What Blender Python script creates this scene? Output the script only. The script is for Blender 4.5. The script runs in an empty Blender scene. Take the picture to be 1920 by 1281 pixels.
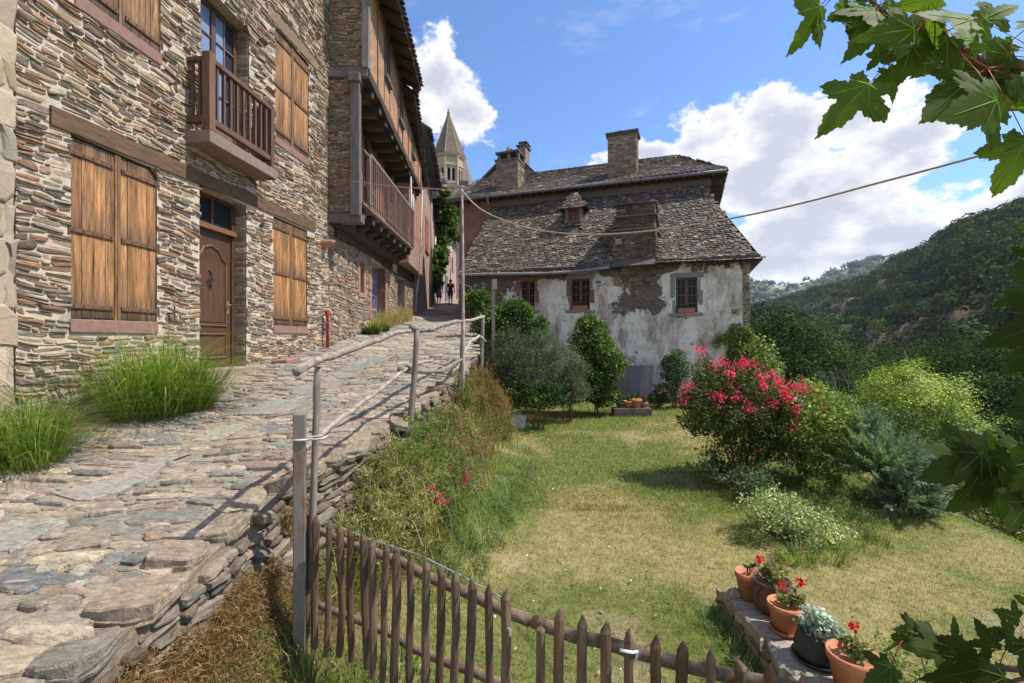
import bpy, math, random
import numpy as np
from mathutils import Vector
R = math.radians
S = bpy.context.scene
COL = S.collection
# ---------------------------------------------------------------- camera
F = 900.0                                   # focal length in pixels of the 1920-wide photo
cam = bpy.data.cameras.new('camera'); cam.sensor_width = 36; cam.lens = F/1920*36
cam.shift_y = -4.5/1920; cam.clip_start = 0.05; cam.clip_end = 5000
co = bpy.data.objects.new('camera', cam); COL.objects.link(co)
co.location = (0, 0, 0); co.rotation_euler = (R(90), 0, 0); S.camera = co
# ---------------------------------------------------------------- world / sun
SUN_EL, SUN_AZ = R(56), R(93)               # azimuth from +Y (view direction) towards +X
w = bpy.data.worlds.new('World'); S.world = w; w.use_nodes = True
def sky():
    nt = w.node_tree; N = nt.nodes; L = nt.links; N.clear()
    def n(t, **k):
        x = N.new(t)
        for a, b in k.items(): setattr(x, a, b)
        return x
    def m(op, a, b=None, c=None):
        x = N.new('ShaderNodeMath'); x.operation = op
        for i, v in enumerate((a, b, c)):
            if v is None: continue
            if isinstance(v, (int, float)): x.inputs[i].default_value = v
            else: L.new(v, x.inputs[i])
        return x.outputs[0]
    out = n('ShaderNodeOutputWorld'); bg = n('ShaderNodeBackground')
    L.new(bg.outputs[0], out.inputs[0])
    sk = n('ShaderNodeTexSky'); sk.sky_type = 'NISHITA'; sk.sun_disc = False
    sk.sun_elevation = SUN_EL; sk.sun_rotation = SUN_AZ
    sk.altitude = 400; sk.air_density = 1.0; sk.dust_density = 0.4; sk.ozone_density = 2.2
    tc = n('ShaderNodeTexCoord'); sep = n('ShaderNodeSeparateXYZ'); L.new(tc.outputs['Generated'], sep.inputs[0])
    az = m('ARCTAN2', sep.outputs[0], sep.outputs[1]); el = m('ARCSINE', sep.outputs[2])
    comb = n('ShaderNodeCombineXYZ'); L.new(az, comb.inputs[0]); L.new(el, comb.inputs[1])
    def noise(scale, detail, rough, sx=1, sy=1, off=0.0):
        mp = n('ShaderNodeMapping'); mp.inputs['Scale'].default_value = (sx, sy, 1); mp.inputs['Location'].default_value = (off, off*1.7, off)
        L.new(comb.outputs[0], mp.inputs[0])
        t = n('ShaderNodeTexNoise'); t.inputs['Scale'].default_value = scale; t.inputs['Detail'].default_value = detail; t.inputs['Roughness'].default_value = rough
        L.new(mp.outputs[0], t.inputs['Vector']); return t.outputs['Fac']
    blobs = CLOUDS
    mask = None
    for (a0, e0, wa, we) in blobs:
        da = m('DIVIDE', m('SUBTRACT', az, a0), wa); de = m('DIVIDE', m('SUBTRACT', el, e0), we)
        d = m('SUBTRACT', 1.0, m('SQRT', m('ADD', m('MULTIPLY', da, da), m('MULTIPLY', de, de))))
        mask = d if mask is None else m('SMOOTH_MAX', mask, d, 0.15)
    big = noise(9, 8, 0.62, 1, 1.5, 3.1)
    gen = m('MULTIPLY_ADD', noise(2.2, 6, 0.6, 1, 2.2, 7.7), 3.2, -1.55)        # unseen clouds out of view, coverage raised for whiter fill light
    away = m('MULTIPLY_ADD', m('ABSOLUTE', az), 1.3, -1.35)                      # only beyond the sides
    gen = m('MINIMUM', gen, away)
    tot = m('MAXIMUM', m('ADD', m('MAXIMUM', mask, -2.0), m('MULTIPLY_ADD', big, 2.8, -1.43)), gen)
    mr = n('ShaderNodeMapRange'); mr.interpolation_type = 'SMOOTHSTEP'; L.new(tot, mr.inputs[0])
    mr.inputs[1].default_value = -0.02; mr.inputs[2].default_value = 0.28
    wisp = n('ShaderNodeMapRange'); L.new(noise(5, 7, 0.7, 1, 3.2, 11.3), wisp.inputs[0])
    wisp.inputs[1].default_value = 0.55; wisp.inputs[2].default_value = 0.85; wisp.inputs[4].default_value = 0.3
    cov = m('MAXIMUM', mr.outputs[0], wisp.outputs[0])
    # cloud tone: thick middles and undersides go grey
    thick = n('ShaderNodeMapRange'); L.new(m('ADD', tot, m('MULTIPLY', noise(7, 6, 0.6, 1, 2.0, 5.0), 0.7)), thick.inputs[0])
    thick.inputs[1].default_value = 0.55; thick.inputs[2].default_value = 1.25
    cr = n('ShaderNodeMix'); cr.data_type = 'RGBA'
    L.new(thick.outputs[0], cr.inputs[0]); cr.inputs[6].default_value = (8.6, 8.5, 8.4, 1); cr.inputs[7].default_value = (4.9, 5.1, 5.9, 1)
    mx = n('ShaderNodeMix'); mx.data_type = 'RGBA'
    tintn = n('ShaderNodeVectorMath', operation='MULTIPLY'); L.new(sk.outputs[0], tintn.inputs[0]); tintn.inputs[1].default_value = (1.12, 1.42, 1.78)
    L.new(cov, mx.inputs[0]); L.new(tintn.outputs[0], mx.inputs[6]); L.new(cr.outputs[2], mx.inputs[7])
    L.new(mx.outputs[2], bg.inputs[0]); bg.inputs[1].default_value = 0.10
def ae(px, py, rx, ry):                      # direction of a cloud seen at that place in the sky
    t = (px-960)/F; r = (636-py)/F; a = math.atan(t)
    return (a, math.atan(r*math.cos(a)), rx/F*math.cos(a)**2, ry/F*math.cos(a))
CLOUDS = [ae(*c) for c in [(815,150,70,70),(865,215,75,60),(790,230,70,60),
    (1330,262,130,65),(1450,245,130,85),(1600,235,140,75),(1215,288,95,30),(1700,262,110,65),(1420,345,170,95),(1530,330,190,80),(1720,300,90,50),(1600,390,260,70),(1760,450,230,60),
    (1500,430,230,70),(1430,500,200,55),(1680,440,190,55),(1850,400,170,50),(1640,480,240,40),(1960,370,120,60)]]
sky()
w.cycles.sampling_method = 'MANUAL'; w.cycles.sample_map_resolution = 1024
sl = bpy.data.lights.new('sun', 'SUN'); sl.energy = 5.0; sl.angle = R(0.53); sl.color = (1.0, 0.94, 0.86)
so = bpy.data.objects.new('sun', sl); COL.objects.link(so)
sd = Vector((math.sin(SUN_AZ)*math.cos(SUN_EL), math.cos(SUN_AZ)*math.cos(SUN_EL), math.sin(SUN_EL)))
so.rotation_euler = sd.to_track_quat('Z', 'Y').to_euler(); so.location = (20, 5, 30)
S.view_settings.view_transform = 'Standard'; S.view_settings.look = 'None'; S.view_settings.exposure = 0.4
S.view_settings.gamma = 1; S.view_settings.use_curve_mapping = False
# ---------------------------------------------------------------- helpers
rng = np.random.default_rng(7)
def P(px, py, Y): return np.array(((px-960)/F*Y, Y, (636-py)/F*Y))
def hsh(i, j, k, s):
    n = (i*73856093 ^ j*19349663 ^ k*83492791 ^ (s*2654435761 & 0x7fffffff)) & 0x7fffffff
    n = (n ^ (n >> 13))*1274126177 & 0x7fffffff
    n = (n ^ (n >> 16)) & 0xffff
    return n/65535.0
def vnoise(x, y, z=0.0, s=0):
    x = np.asarray(x, float); y = np.asarray(y, float)+0*x; z = np.asarray(z, float)+0*x
    i = np.floor(x).astype(np.int64); j = np.floor(y).astype(np.int64); k = np.floor(z).astype(np.int64)
    u = x-i; v = y-j; t = z-k; u = u*u*(3-2*u); v = v*v*(3-2*v); t = t*t*(3-2*t)
    r = 0
    for a in (0, 1):
        for b in (0, 1):
            for c in (0, 1):
                r = r+hsh(i+a, j+b, k+c, s)*(u if a else 1-u)*(v if b else 1-v)*(t if c else 1-t)
    return r
def fbm(x, y, z=0.0, s=0, o=4):
    r = 0; a = .5; f = 1.0; tot = 0
    for q in range(o):
        r = r+a*vnoise(np.asarray(x)*f, np.asarray(y)*f, np.asarray(z)*f, s+q*17); tot += a; a *= .5; f *= 2.03
    return r/tot
def frame(o, u, v, w_):
    o, u, v, w_ = [np.array(q, float) for q in (o, u, v, w_)]
    return lambda a, b, c: o+np.outer(np.atleast_1d(a), u)+np.outer(np.atleast_1d(b), v)+np.outer(np.atleast_1d(c), w_)
class MB:
    def __init__(s): s.V = []; s.Fc = []; s.C = []; s.n = 0
    def add(s, v, f, c):
        v = np.asarray(v, float); m_ = len(v)
        c = np.asarray(c, float)
        if c.ndim == 1: c = np.tile(c[:3], (m_, 1))
        s.V.append(v); s.C.append(c)
        if isinstance(f, np.ndarray): s.Fc.append(f+s.n)
        else:
            for q in f: s.Fc.append(np.array([q])+s.n)
        s.n += m_
    def box(s, fr, u0, u1, v0, v1, w0, w1, c, jit=0.0):
        a = np.array([(u, v, w_) for w_ in (w0, w1) for v in (v0, v1) for u in (u0, u1)], float)
        if jit: a = a+rng.normal(0, jit, a.shape)
        p = fr(a[:, 0], a[:, 1], a[:, 2])
        s.add(p, np.array([[0,2,3,1],[4,5,7,6],[0,1,5,4],[2,6,7,3],[0,4,6,2],[1,3,7,5]]), c)
    def tube(s, pts, rad, n=8, c=(.5,.5,.5), lump=0.0, tw=0.0):
        pts = np.array(pts, float); k = len(pts)
        rad = np.full(k, rad) if np.isscalar(rad) else np.array(rad, float)
        t = np.gradient(pts, axis=0); t /= np.linalg.norm(t, axis=1)[:, None]+1e-9
        ref = np.array((0, 0, 1.)) if abs(t[0][2]) < .9 else np.array((1., 0, 0))
        a = np.cross(ref, t[0]); a /= np.linalg.norm(a)
        V = []
        for q in range(k):
            a = a-t[q]*np.dot(a, t[q]); a /= np.linalg.norm(a); b = np.cross(t[q], a)
            an = np.arange(n)*2*math.pi/n+tw*q
            r = rad[q]*(1+lump*rng.normal(0, 1, n))
            V.append(pts[q]+np.outer(np.cos(an)*r, a)+np.outer(np.sin(an)*r, b))
        V = np.vstack(V); f = []
        i = np.arange(n); j = (i+1) % n
        f = np.vstack([np.stack([q*n+i, q*n+j, (q+1)*n+j, (q+1)*n+i], 1) for q in range(k-1)])
        s.add(V, f, c)
        s.Fc.append(np.array([list(range(n))[::-1]])+s.n-len(V)); s.Fc.append(np.array([list(range((k-1)*n, k*n))])+s.n-len(V))
    def lathe(s, o, prof, n=24, c=(.5,.5,.5), ax=None):
        o = np.array(o, float); an = np.arange(n)*2*math.pi/n; V = []
        for r, z in prof: V.append(np.stack([o[0]+r*np.cos(an), o[1]+r*np.sin(an), np.full(n, o[2]+z)], 1))
        i = np.arange(n); j = (i+1) % n
        f = np.vstack([np.stack([q*n+i, q*n+j, (q+1)*n+j, (q+1)*n+i], 1) for q in range(len(prof)-1)])
        b = s.n; s.add(np.vstack(V), f, c)
        s.Fc.append(np.array([list(range(n))[::-1]])+b); s.Fc.append(np.array([list(range((len(prof)-1)*n, len(prof)*n))])+b)
    def quad(s, pts, c): s.add(np.array(pts, float), [list(range(len(pts)))], c)
    def build(s, name, mat, parent=None, smooth=False, bevel=0, label=None, cat=None, group=None, kind=None, origin=None):
        V = np.vstack(s.V); C = np.vstack(s.C)
        if parent is not None:
            o = np.array(parent['_o'])
        elif origin is not None: o = np.array(origin, float)
        else: o = np.array(((V[:, 0].min()+V[:, 0].max())/2, (V[:, 1].min()+V[:, 1].max())/2, V[:, 2].min()))
        me = bpy.data.meshes.new(name)
        me.vertices.add(len(V)); me.vertices.foreach_set('co', (V-o).astype(np.float32).ravel())
        lens = np.concatenate([np.full(len(f), f.shape[1]) for f in s.Fc]); idx = np.concatenate([f.ravel() for f in s.Fc])
        me.loops.add(len(idx)); me.loops.foreach_set('vertex_index', idx.astype(np.int32))
        me.polygons.add(len(lens)); me.polygons.foreach_set('loop_start', np.concatenate([[0], np.cumsum(lens)[:-1]]).astype(np.int32))
        me.polygons.foreach_set('loop_total', lens.astype(np.int32))
        me.update(calc_edges=True)
        at = me.color_attributes.new('Col', 'FLOAT_COLOR', 'POINT')
        at.data.foreach_set('color', np.hstack([C, np.ones((len(C), 1))]).astype(np.float32).ravel())
        me.polygons.foreach_set('use_smooth', np.full(len(lens), bool(smooth)))
        me.materials.append(mat)
        ob = bpy.data.objects.new(name, me); COL.objects.link(ob)
        ob['_o'] = [float(q) for q in o]
        if parent is not None: ob.parent = parent
        else: ob.location = o
        if bevel:
            b = ob.modifiers.new('bevel', 'BEVEL'); b.width = bevel; b.segments = 2; b.limit_method = 'ANGLE'
        tag(ob, label, cat, group, kind)
        return ob
def tag(o, label=None, cat=None, group=None, kind=None):
    if label: o['label'] = label
    if cat: o['category'] = cat
    if group: o['group'] = group
    if kind: o['kind'] = kind
    return o
def thing(name, loc, label, cat, group=None):
    o = bpy.data.objects.new(name, None); COL.objects.link(o); o.location = tuple(float(q) for q in loc)
    o['_o'] = [float(q) for q in loc]; o.empty_display_size = .2
    return tag(o, label, cat, group)
def copy_tree(o, parent=None):
    c = o.copy(); COL.objects.link(c)
    if parent is not None: c.parent = parent
    for ch in o.children: copy_tree(ch, c)
    return c
# ---------------------------------------------------------------- materials (all read the per-piece colour 'Col')
def am(name, rough=.85, ns=6.0, lo=.75, hi=1.25, bump=.3, bs=60.0, bd=.01, stretch=(1,1,1), spec=.3, trans=0.0, tint=None, metal=0.0, wave=None, bstretch=None, streak=None):
    m = bpy.data.materials.new(name); m.use_nodes = True; nt = m.node_tree; N = nt.nodes; L = nt.links
    bs_ = N['Principled BSDF']; tc = N.new('ShaderNodeTexCoord')
    def mp(st):
        q = N.new('ShaderNodeMapping'); q.inputs['Scale'].default_value = st; L.new(tc.outputs['Object'], q.inputs[0]); return q.outputs[0]
    def noi(sc, det, st, rg=.6):
        t = N.new('ShaderNodeTexNoise'); t.inputs['Scale'].default_value = sc; t.inputs['Detail'].default_value = det; t.inputs['Roughness'].default_value = rg
        L.new(mp(st), t.inputs['Vector']); return t.outputs['Fac']
    at = N.new('ShaderNodeAttribute'); at.attribute_name = 'Col'
    mr = N.new('ShaderNodeMapRange'); L.new(noi(ns, 6, stretch, .65), mr.inputs[0]); mr.inputs[1].default_value = .3; mr.inputs[2].default_value = .7
    mr.inputs[3].default_value = lo; mr.inputs[4].default_value = hi
    mu = N.new('ShaderNodeVectorMath'); mu.operation = 'SCALE'; L.new(at.outputs['Color'], mu.inputs[0]); L.new(mr.outputs[0], mu.inputs['Scale'])
    col = mu.outputs[0]
    for tn in ([tint] if tint and not isinstance(tint, list) else (tint or [])):   # (colour, noise scale, from, to, stretch)
        c2, sc, a, b = tn[:4]; st = tn[4] if len(tn) > 4 else (1,1,1)
        r2 = N.new('ShaderNodeMapRange'); L.new(noi(sc, 7, st, .7), r2.inputs[0]); r2.inputs[1].default_value = a; r2.inputs[2].default_value = b
        mx = N.new('ShaderNodeMix'); mx.data_type = 'RGBA'; L.new(r2.outputs[0], mx.inputs[0]); L.new(col, mx.inputs[6]); mx.inputs[7].default_value = (*c2, 1)
        col = mx.outputs[2]
    L.new(col, bs_.inputs['Base Color']); bs_.inputs['Roughness'].default_value = rough
    bs_.inputs['Specular IOR Level'].default_value = spec; bs_.inputs['Metallic'].default_value = metal
    if bump:
        bp = N.new('ShaderNodeBump'); bp.inputs['Strength'].default_value = bump; bp.inputs['Distance'].default_value = bd
        L.new(noi(bs, 5, bstretch or stretch, .65), bp.inputs['Height']); L.new(bp.outputs[0], bs_.inputs['Normal'])
    if trans:
        tr = N.new('ShaderNodeBsdfTranslucent'); sc = N.new('ShaderNodeVectorMath'); sc.operation = 'MULTIPLY'
        L.new(col, sc.inputs[0]); sc.inputs[1].default_value = (1.5, 1.7, .6); L.new(sc.outputs[0], tr.inputs['Color'])
        ms = N.new('ShaderNodeMixShader'); ms.inputs[0].default_value = trans
        L.new(bs_.outputs[0], ms.inputs[1]); L.new(tr.outputs[0], ms.inputs[2]); L.new(ms.outputs[0], N['Material Output'].inputs['Surface'])
    return m
M = {}
M['stone'] = am('rubble_stone', .9, 22, .5, 1.4, .9, 55, .012, (1,.6,2.2), tint=[((.13,.12,.10), 9, .60, .78), ((.30,.25,.17), 4, .58, .72)])
M['mortar'] = am('lime_mortar', .95, 12, .8, 1.15, .8, 70, .01, tint=((.20,.17,.13), 3, .55, .75))
M['pave'] = am('schist_paving', .85, 16, .5, 1.4, 1.0, 45, .015, (1,2.2,1), tint=[((.34,.29,.22), 5, .55, .75), ((.07,.07,.065), 26, .62, .8)])
M['pavebed'] = am('paving_bed', .95, 9, .75, 1.2, .9, 50, .012, tint=((.16,.12,.08), 2.2, .55, .72))
M['slate'] = am('stone_slate', .8, 11, .65, 1.3, .5, 60, .006, tint=((.045,.045,.035), 2.6, .5, .7))
M['varnish'] = am('varnished_planks', .55, 3.2, .35, 1.5, .35, 30, .004, (9,9,.9), spec=.45, tint=[((.05,.022,.010), 1.6, .50, .68, (9,9,.55)), ((.50,.29,.12), 1.6, .62, .75, (6,6,1.2))])
M['beam'] = am('aged_oak', .85, 5, .55, 1.4, .7, 26, .008, (6,.7,6), tint=((.05,.035,.025), 7, .58, .75, (5,.6,5)))
M['beamv'] = am('aged_oak_post', .85, 5, .55, 1.4, .7, 26, .008, (6,6,.6))
M['door'] = am('stained_door', .45, 4, .7, 1.3, .25, 30, .003, (8,8,.8), spec=.45)
M['greywood'] = am('silvered_wood', .85, 11, .4, 1.4, .9, 36, .006, (4,1,4), tint=((.09,.075,.06), 9, .55, .75))
M['greywoodv'] = am('silvered_post', .85, 7, .5, 1.4, .9, 30, .006, (6,6,.7), tint=((.09,.07,.055), 8, .55, .75, (6,6,.8)))
M['picket'] = am('brown_picket_wood', .8, 6, .5, 1.45, .8, 28, .005, (6,6,.8), tint=((.22,.17,.12), 5, .6, .8, (6,6,.8)))
M['iron'] = am('rusty_iron', .7, 20, .7, 1.3, .3, 60, .002, tint=((.10,.045,.022), 8, .5, .7))
M['steel'] = am('galvanised_steel', .6, 8, .7, 1.25, .1, 40, .002, (3,3,.6), spec=.3, metal=.2, tint=((.16,.08,.04), 3.5, .5, .65, (3,3,.7)))
M['sand'] = am('red_sandstone', .9, 12, .8, 1.2, .5, 80, .004)
M['plain'] = am('painted', .6, 10, .88, 1.1, .1, 50, .002)
M['plast2'] = am('street_plaster', .95, 2.0, .75, 1.2, .6, 22, .012, tint=[((.15,.10,.085), 1.1, .55, .75), ((.36,.28,.22), .8, .6, .75)])
M['cob'] = am('cob_infill', .95, 5, .6, 1.35, 1.0, 16, .02, (1,1,1.5), tint=[((.36,.17,.08), 1.6, .52, .68), ((.15,.10,.07), 7, .58, .75)])
M['leaf'] = am('leaf', .5, 3, .9, 1.1, 0, trans=.24, spec=.25)
M['mleaf'] = am('maple_leaf', .6, 9, .8, 1.2, .15, 45, .002, trans=.5, spec=.18)
M['ffol'] = am('far_foliage', .9, 1.2, .85, 1.15, 0, trans=.08, spec=.05)
M['grass'] = am('grass_blade', .6, 3, .9, 1.1, 0, trans=.35, spec=.25)
M['petal'] = am('petal', .7, 3, .9, 1.1, 0, trans=.3, spec=.2)
M['bark'] = am('bark', .95, 9, .6, 1.3, .8, 30, .01, (3,3,.8))
M['terra'] = am('terracotta', .8, 9, .75, 1.2, .2, 60, .002, tint=((.50,.38,.30), 6, .6, .8))
M['castiron'] = am('rusty_cast_iron', .75, 14, .6, 1.35, .5, 60, .003, tint=((.15,.12,.10), 11, .6, .72))
M['blackpot'] = am('dark_glaze', .5, 8, .8, 1.2, .2, 60, .002)
M['soil'] = am('soil', .95, 30, .5, 1.5, 1, 60, .02)
M['lawn'] = am('lawn_ground', .95, 7, .6, 1.35, 1.0, 40, .02, tint=[((.10,.115,.035), 14, .5, .65)])
M['terrain'] = am('hillside', .95, .15, .6, 1.4, 1, 2, .3, tint=((.05,.06,.02), .35, .5, .65))
M['skin'] = am('skin', .6, 5, .95, 1.05, 0)
M['cloth'] = am('clothing', .9, 30, .9, 1.1, 0)
M['rope'] = am('rope', .9, 60, .8, 1.2, .4, 100, .003)
def glass():
    m = am('window_glass', .12, 3, .9, 1.1, 0, spec=.15); return m
M['glass'] = glass()
def plaster():
    # lime render over rubble: falls away in patches and shows the wall stones
    m = am('limewashed_render', .92, 1.6, .82, 1.12, 0); nt = m.node_tree; N = nt.nodes; L = nt.links
    bsd = N['Principled BSDF']; base = bsd.inputs['Base Color'].links[0].from_socket
    tc = N.new('ShaderNodeTexCoord')
    def noi(sc, det, rg, st=(1,1,1)):
        q = N.new('ShaderNodeMapping'); q.inputs['Scale'].default_value = st; L.new(tc.outputs['Object'], q.inputs[0])
        t = N.new('ShaderNodeTexNoise'); t.inputs['Scale'].default_value = sc; t.inputs['Detail'].default_value = det; t.inputs['Roughness'].default_value = rg
        L.new(q.outputs[0], t.inputs['Vector']); return t.outputs['Fac'], q
    def rng_(x, a, b, c=0, d=1):
        r = N.new('ShaderNodeMapRange'); L.new(x, r.inputs[0])
        for i, v in enumerate((a, b, c, d)): r.inputs[i+1].default_value = v
        return r.outputs[0]
    def mix(f, a, b):
        x = N.new('ShaderNodeMix'); x.data_type = 'RGBA'; L.new(f, x.inputs[0])
        for i, v in ((6, a), (7, b)):
            if isinstance(v, tuple): x.inputs[i].default_value = (*v, 1)
            else: L.new(v, x.inputs[i])
        return x.outputs[2]
    def mt(op, a, b):
        x = N.new('ShaderNodeMath'); x.operation = op
        for i, v in enumerate((a, b)):
            if isinstance(v, (int, float)): x.inputs[i].default_value = v
            else: L.new(v, x.inputs[i])
        return x.outputs[0]
    vo = N.new('ShaderNodeTexVoronoi'); vo.inputs['Scale'].default_value = 3.2
    q = N.new('ShaderNodeMapping'); q.inputs['Scale'].default_value = (1,1,3.2); L.new(tc.outputs['Object'], q.inputs[0])
    w1, _ = noi(6, 3, .5)
    add = N.new('ShaderNodeVectorMath'); add.operation = 'ADD'; L.new(q.outputs[0], add.inputs[0])
    sc = N.new('ShaderNodeVectorMath'); sc.operation = 'SCALE'; sc.inputs[0].default_value = (1,1,1); L.new(w1, sc.inputs['Scale']); L.new(sc.outputs[0], add.inputs[1])
    L.new(add.outputs[0], vo.inputs['Vector'])
    st = mix(rng_(vo.outputs['Color'], .2, .8), (.075,.06,.05), (.20,.155,.12))
    st = mix(rng_(vo.outputs['Distance'], .35, .6), st, (.16,.13,.10))
    sep = N.new('ShaderNodeSeparateXYZ'); L.new(tc.outputs['Object'], sep.inputs[0])
    at = N.new('ShaderNodeAttribute'); at.attribute_name = 'Col'
    # render worn mask comes with the mesh: blue channel low = bare stone
    big, _ = noi(1.1, 8, .72); fine, _ = noi(9, 6, .7, (1,1,1.6)); dots, _ = noi(14, 4, .6, (1,1,2.2))
    bare = mt('SUBTRACT', mt('ADD', big, mt('MULTIPLY', fine, .55)), .0)
    sepc = N.new('ShaderNodeSeparateColor'); L.new(at.outputs['Color'], sepc.inputs[0])
    bare = mt('ADD', bare, mt('MULTIPLY', mt('SUBTRACT', 1.0, sepc.outputs[2]), .45))
    bare = rng_(bare, .925, .955); pits = rng_(dots, .665, .68)
    bare = mt('MAXIMUM', bare, pits)
    s1, _ = noi(1.7, 7, .65, (1,1,.45)); s2, _ = noi(3.5, 7, .7)
    pl = mix(rng_(s1, .46, .64), (.84,.785,.70), (.30,.215,.15)); pl = mix(rng_(s2, .48, .7), pl, (.52,.44,.34))
    s3, _ = noi(26, 5, .7); pl = mix(rng_(s3, .45, .8, 0, .5), pl, (.25,.22,.19))
    L.new(mix(bare, pl, st), bsd.inputs['Base Color'])
    bp = N.new('ShaderNodeBump'); bp.inputs['Strength'].default_value = .8; bp.inputs['Distance'].default_value = .03
    hh = mt('ADD', mt('MULTIPLY', bare, -1.0), mt('MULTIPLY', fine, .6)); hh = mt('SUBTRACT', hh, mt('MULTIPLY', mt('MULTIPLY', vo.outputs['Distance'], bare), .8))
    L.new(hh, bp.inputs['Height']); L.new(bp.outputs[0], bsd.inputs['Normal'])
    return m
M['plaster'] = plaster()
# ---------------------------------------------------------------- masonry / paving / slates
PAL_H1 = np.array((1.06, 1.0, .93))*np.array([(.31,.25,.185),(.20,.185,.155),(.40,.335,.25),(.24,.165,.105),(.17,.17,.155),(.46,.39,.30),(.27,.155,.09),(.12,.105,.085),(.21,.125,.09),(.35,.295,.215),(.22,.205,.17)])
PAL_H1 = (PAL_H1*.78+PAL_H1.mean(0)*.22)*np.array((1.0, .97, .92))
PAL_H2 = np.array([(.30,.235,.16),(.22,.19,.145),(.35,.285,.20),(.25,.175,.11),(.185,.175,.15),(.27,.15,.105),(.32,.255,.175)])
PAL_BR = np.array([(.22,.15,.10),(.16,.12,.09),(.28,.20,.13),(.19,.16,.13),(.12,.10,.08)])
PAL_PV = 1.12*np.array([(.30,.25,.195),(.235,.215,.18),(.35,.29,.22),(.27,.20,.145),(.205,.20,.185),(.33,.275,.205),(.25,.22,.175)])
def pick(pal, r, j=.12):
    c = pal[r.integers(len(pal))]*(1+r.normal(0, j)); return np.clip(c*(1+r.normal(0, .02, 3)), .02, .8)
def stone(mb, fr, cu, cv, l, h, prot, r, col, rot=0.0, warp=None, n=10, base=-.02, pw=(.45,.55), flat=False, holes=()):
    an = (np.arange(n)+r.uniform(-.25, .25, n))*2*math.pi/n
    c_, s_ = np.cos(an), np.sin(an)
    x = np.sign(c_)*np.abs(c_)**pw[0]*l/2; y = np.sign(s_)*np.abs(s_)**pw[1]*h/2
    k = r.uniform(-.35, .35)*min(1, .12/h); y = y*(1+k*x/l*1.2); x = x+r.normal(0, .07, n)*h; y = y+r.normal(0, .075, n)*h; x = x+y*r.uniform(-.6, .6)*min(1, .07/h)
    tl, tv = r.normal(0, .12)*prot/l*2, r.normal(0, .25)*prot/h*2
    V = []
    be = min(h*.16, .02)
    for q, (shr, o) in enumerate(((0, base), (0, prot*.55), (be, prot))):
        sx = max(.2, 1-2*shr/l); sy = max(.2, 1-2*shr/h)
        xx, yy = x*sx, y*sy
        oo = np.full(n, o) + (tl*xx+tv*yy+r.normal(0, .06*prot, n) if q else 0)
        V.append((xx, yy, oo))
    X = np.concatenate([v[0] for v in V]+[[0]]); Y = np.concatenate([v[1] for v in V]+[[0]]); O = np.concatenate([v[2] for v in V]+[[prot*(1 if flat else r.uniform(.95, 1.3))]])
    cr, sr = math.cos(rot), math.sin(rot)
    U = cu+X*cr-Y*sr; W = cv+X*sr+Y*cr
    if warp is not None: W = W+warp(U, W)
    for (a0, a1, b0, b1) in holes:
        ins = (U > a0) & (U < a1) & (W > b0) & (W < b1)
        if ins.any():
            du = np.minimum(U-a0, a1-U); dv = np.minimum(W-b0, b1-W); hor = du < dv
            U = np.where(ins & hor, np.where(U-a0 < a1-U, a0, a1), U); W = np.where(ins & ~hor, np.where(W-b0 < b1-W, b0, b1), W)
    i = np.arange(n); j = (i+1) % n
    f = np.vstack([np.stack([q*n+i, q*n+j, (q+1)*n+j, (q+1)*n+i], 1) for q in (0, 1)])
    mb.add(fr(U, W, O), f, col)
    mb.Fc.append(np.stack([2*n+i, 2*n+j, np.full(n, 3*n)], 1)+mb.n-len(U))
def slab(mb, fr, cu, cv, l, h, top, thick, r, col, rot=0.0, n=26):
    """a big split schist block: ragged outline, layered edge, undulating cleaved top"""
    an = np.arange(n)*2*math.pi/n; c_, s_ = np.cos(an), np.sin(an); sd = r.uniform(0, 99)
    rad = 1+.22*(fbm(c_*1.6+sd, s_*1.6, 0, 7, 3)-.5)*2; x0 = np.sign(c_)*np.abs(c_)**.55*l/2*rad; y0 = np.sign(s_)*np.abs(s_)**.6*h/2*rad
    cr, sr = math.cos(rot), math.sin(rot); tu, tv = r.normal(0, .025), r.normal(0, .025); X, Y, O = [], [], []
    lev = [(.96, -thick), (1.0, -thick*.8), (.985, -thick*.7), (1.01, -thick*.45), (.99, -thick*.34), (1.0, -thick*.12), (.955, 0)]+[(q, 0) for q in (.86, .70, .52, .32, .14)]
    for i_, (f_, o) in enumerate(lev):
        jit = 1+r.normal(0, .012, n) if i_ < 7 else 1
        xx, yy = x0*f_*jit, y0*f_*jit; X.append(xx); Y.append(yy)
        st = np.floor(fbm(xx*3+sd, yy*9, 0, 12, 3)*6)/6
        O.append(np.full(n, o)+(top+.03*(st-.5)+.022*(fbm(xx*18+sd, yy*22, 0, 4, 3)-.5)+tu*xx/l*2+tv*yy/h*2 if i_ >= 5 else top*.9+r.normal(0, .003, n)))
    X, Y, O = map(np.concatenate, (X, Y, O)); X = np.append(X, 0); Y = np.append(Y, 0); O = np.append(O, O[-n:].mean())
    m_ = len(lev); i = np.arange(n); j = (i+1) % n; U = cu+X*cr-Y*sr; W = cv+X*sr+Y*cr
    C = np.tile(col, (len(U), 1))*(1+.3*(fbm(X*5+sd, Y*14, 0, 3, 3)-.5))[:, None]
    mb.add(fr(U, W, O), np.vstack([np.stack([q*n+i, q*n+j, (q+1)*n+j, (q+1)*n+i], 1) for q in range(m_-1)]), C)
    mb.Fc.append(np.stack([(m_-1)*n+i, (m_-1)*n+j, np.full(n, m_*n)], 1)+mb.n-len(U))
def wobble(amp, s):
    return lambda U, V: amp*((fbm(U*.9, V*.9, 0, s, 2)-.5)*2+(fbm(U*3.1, V*3.1, 0, s+5, 1)-.5)*.7)
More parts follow.
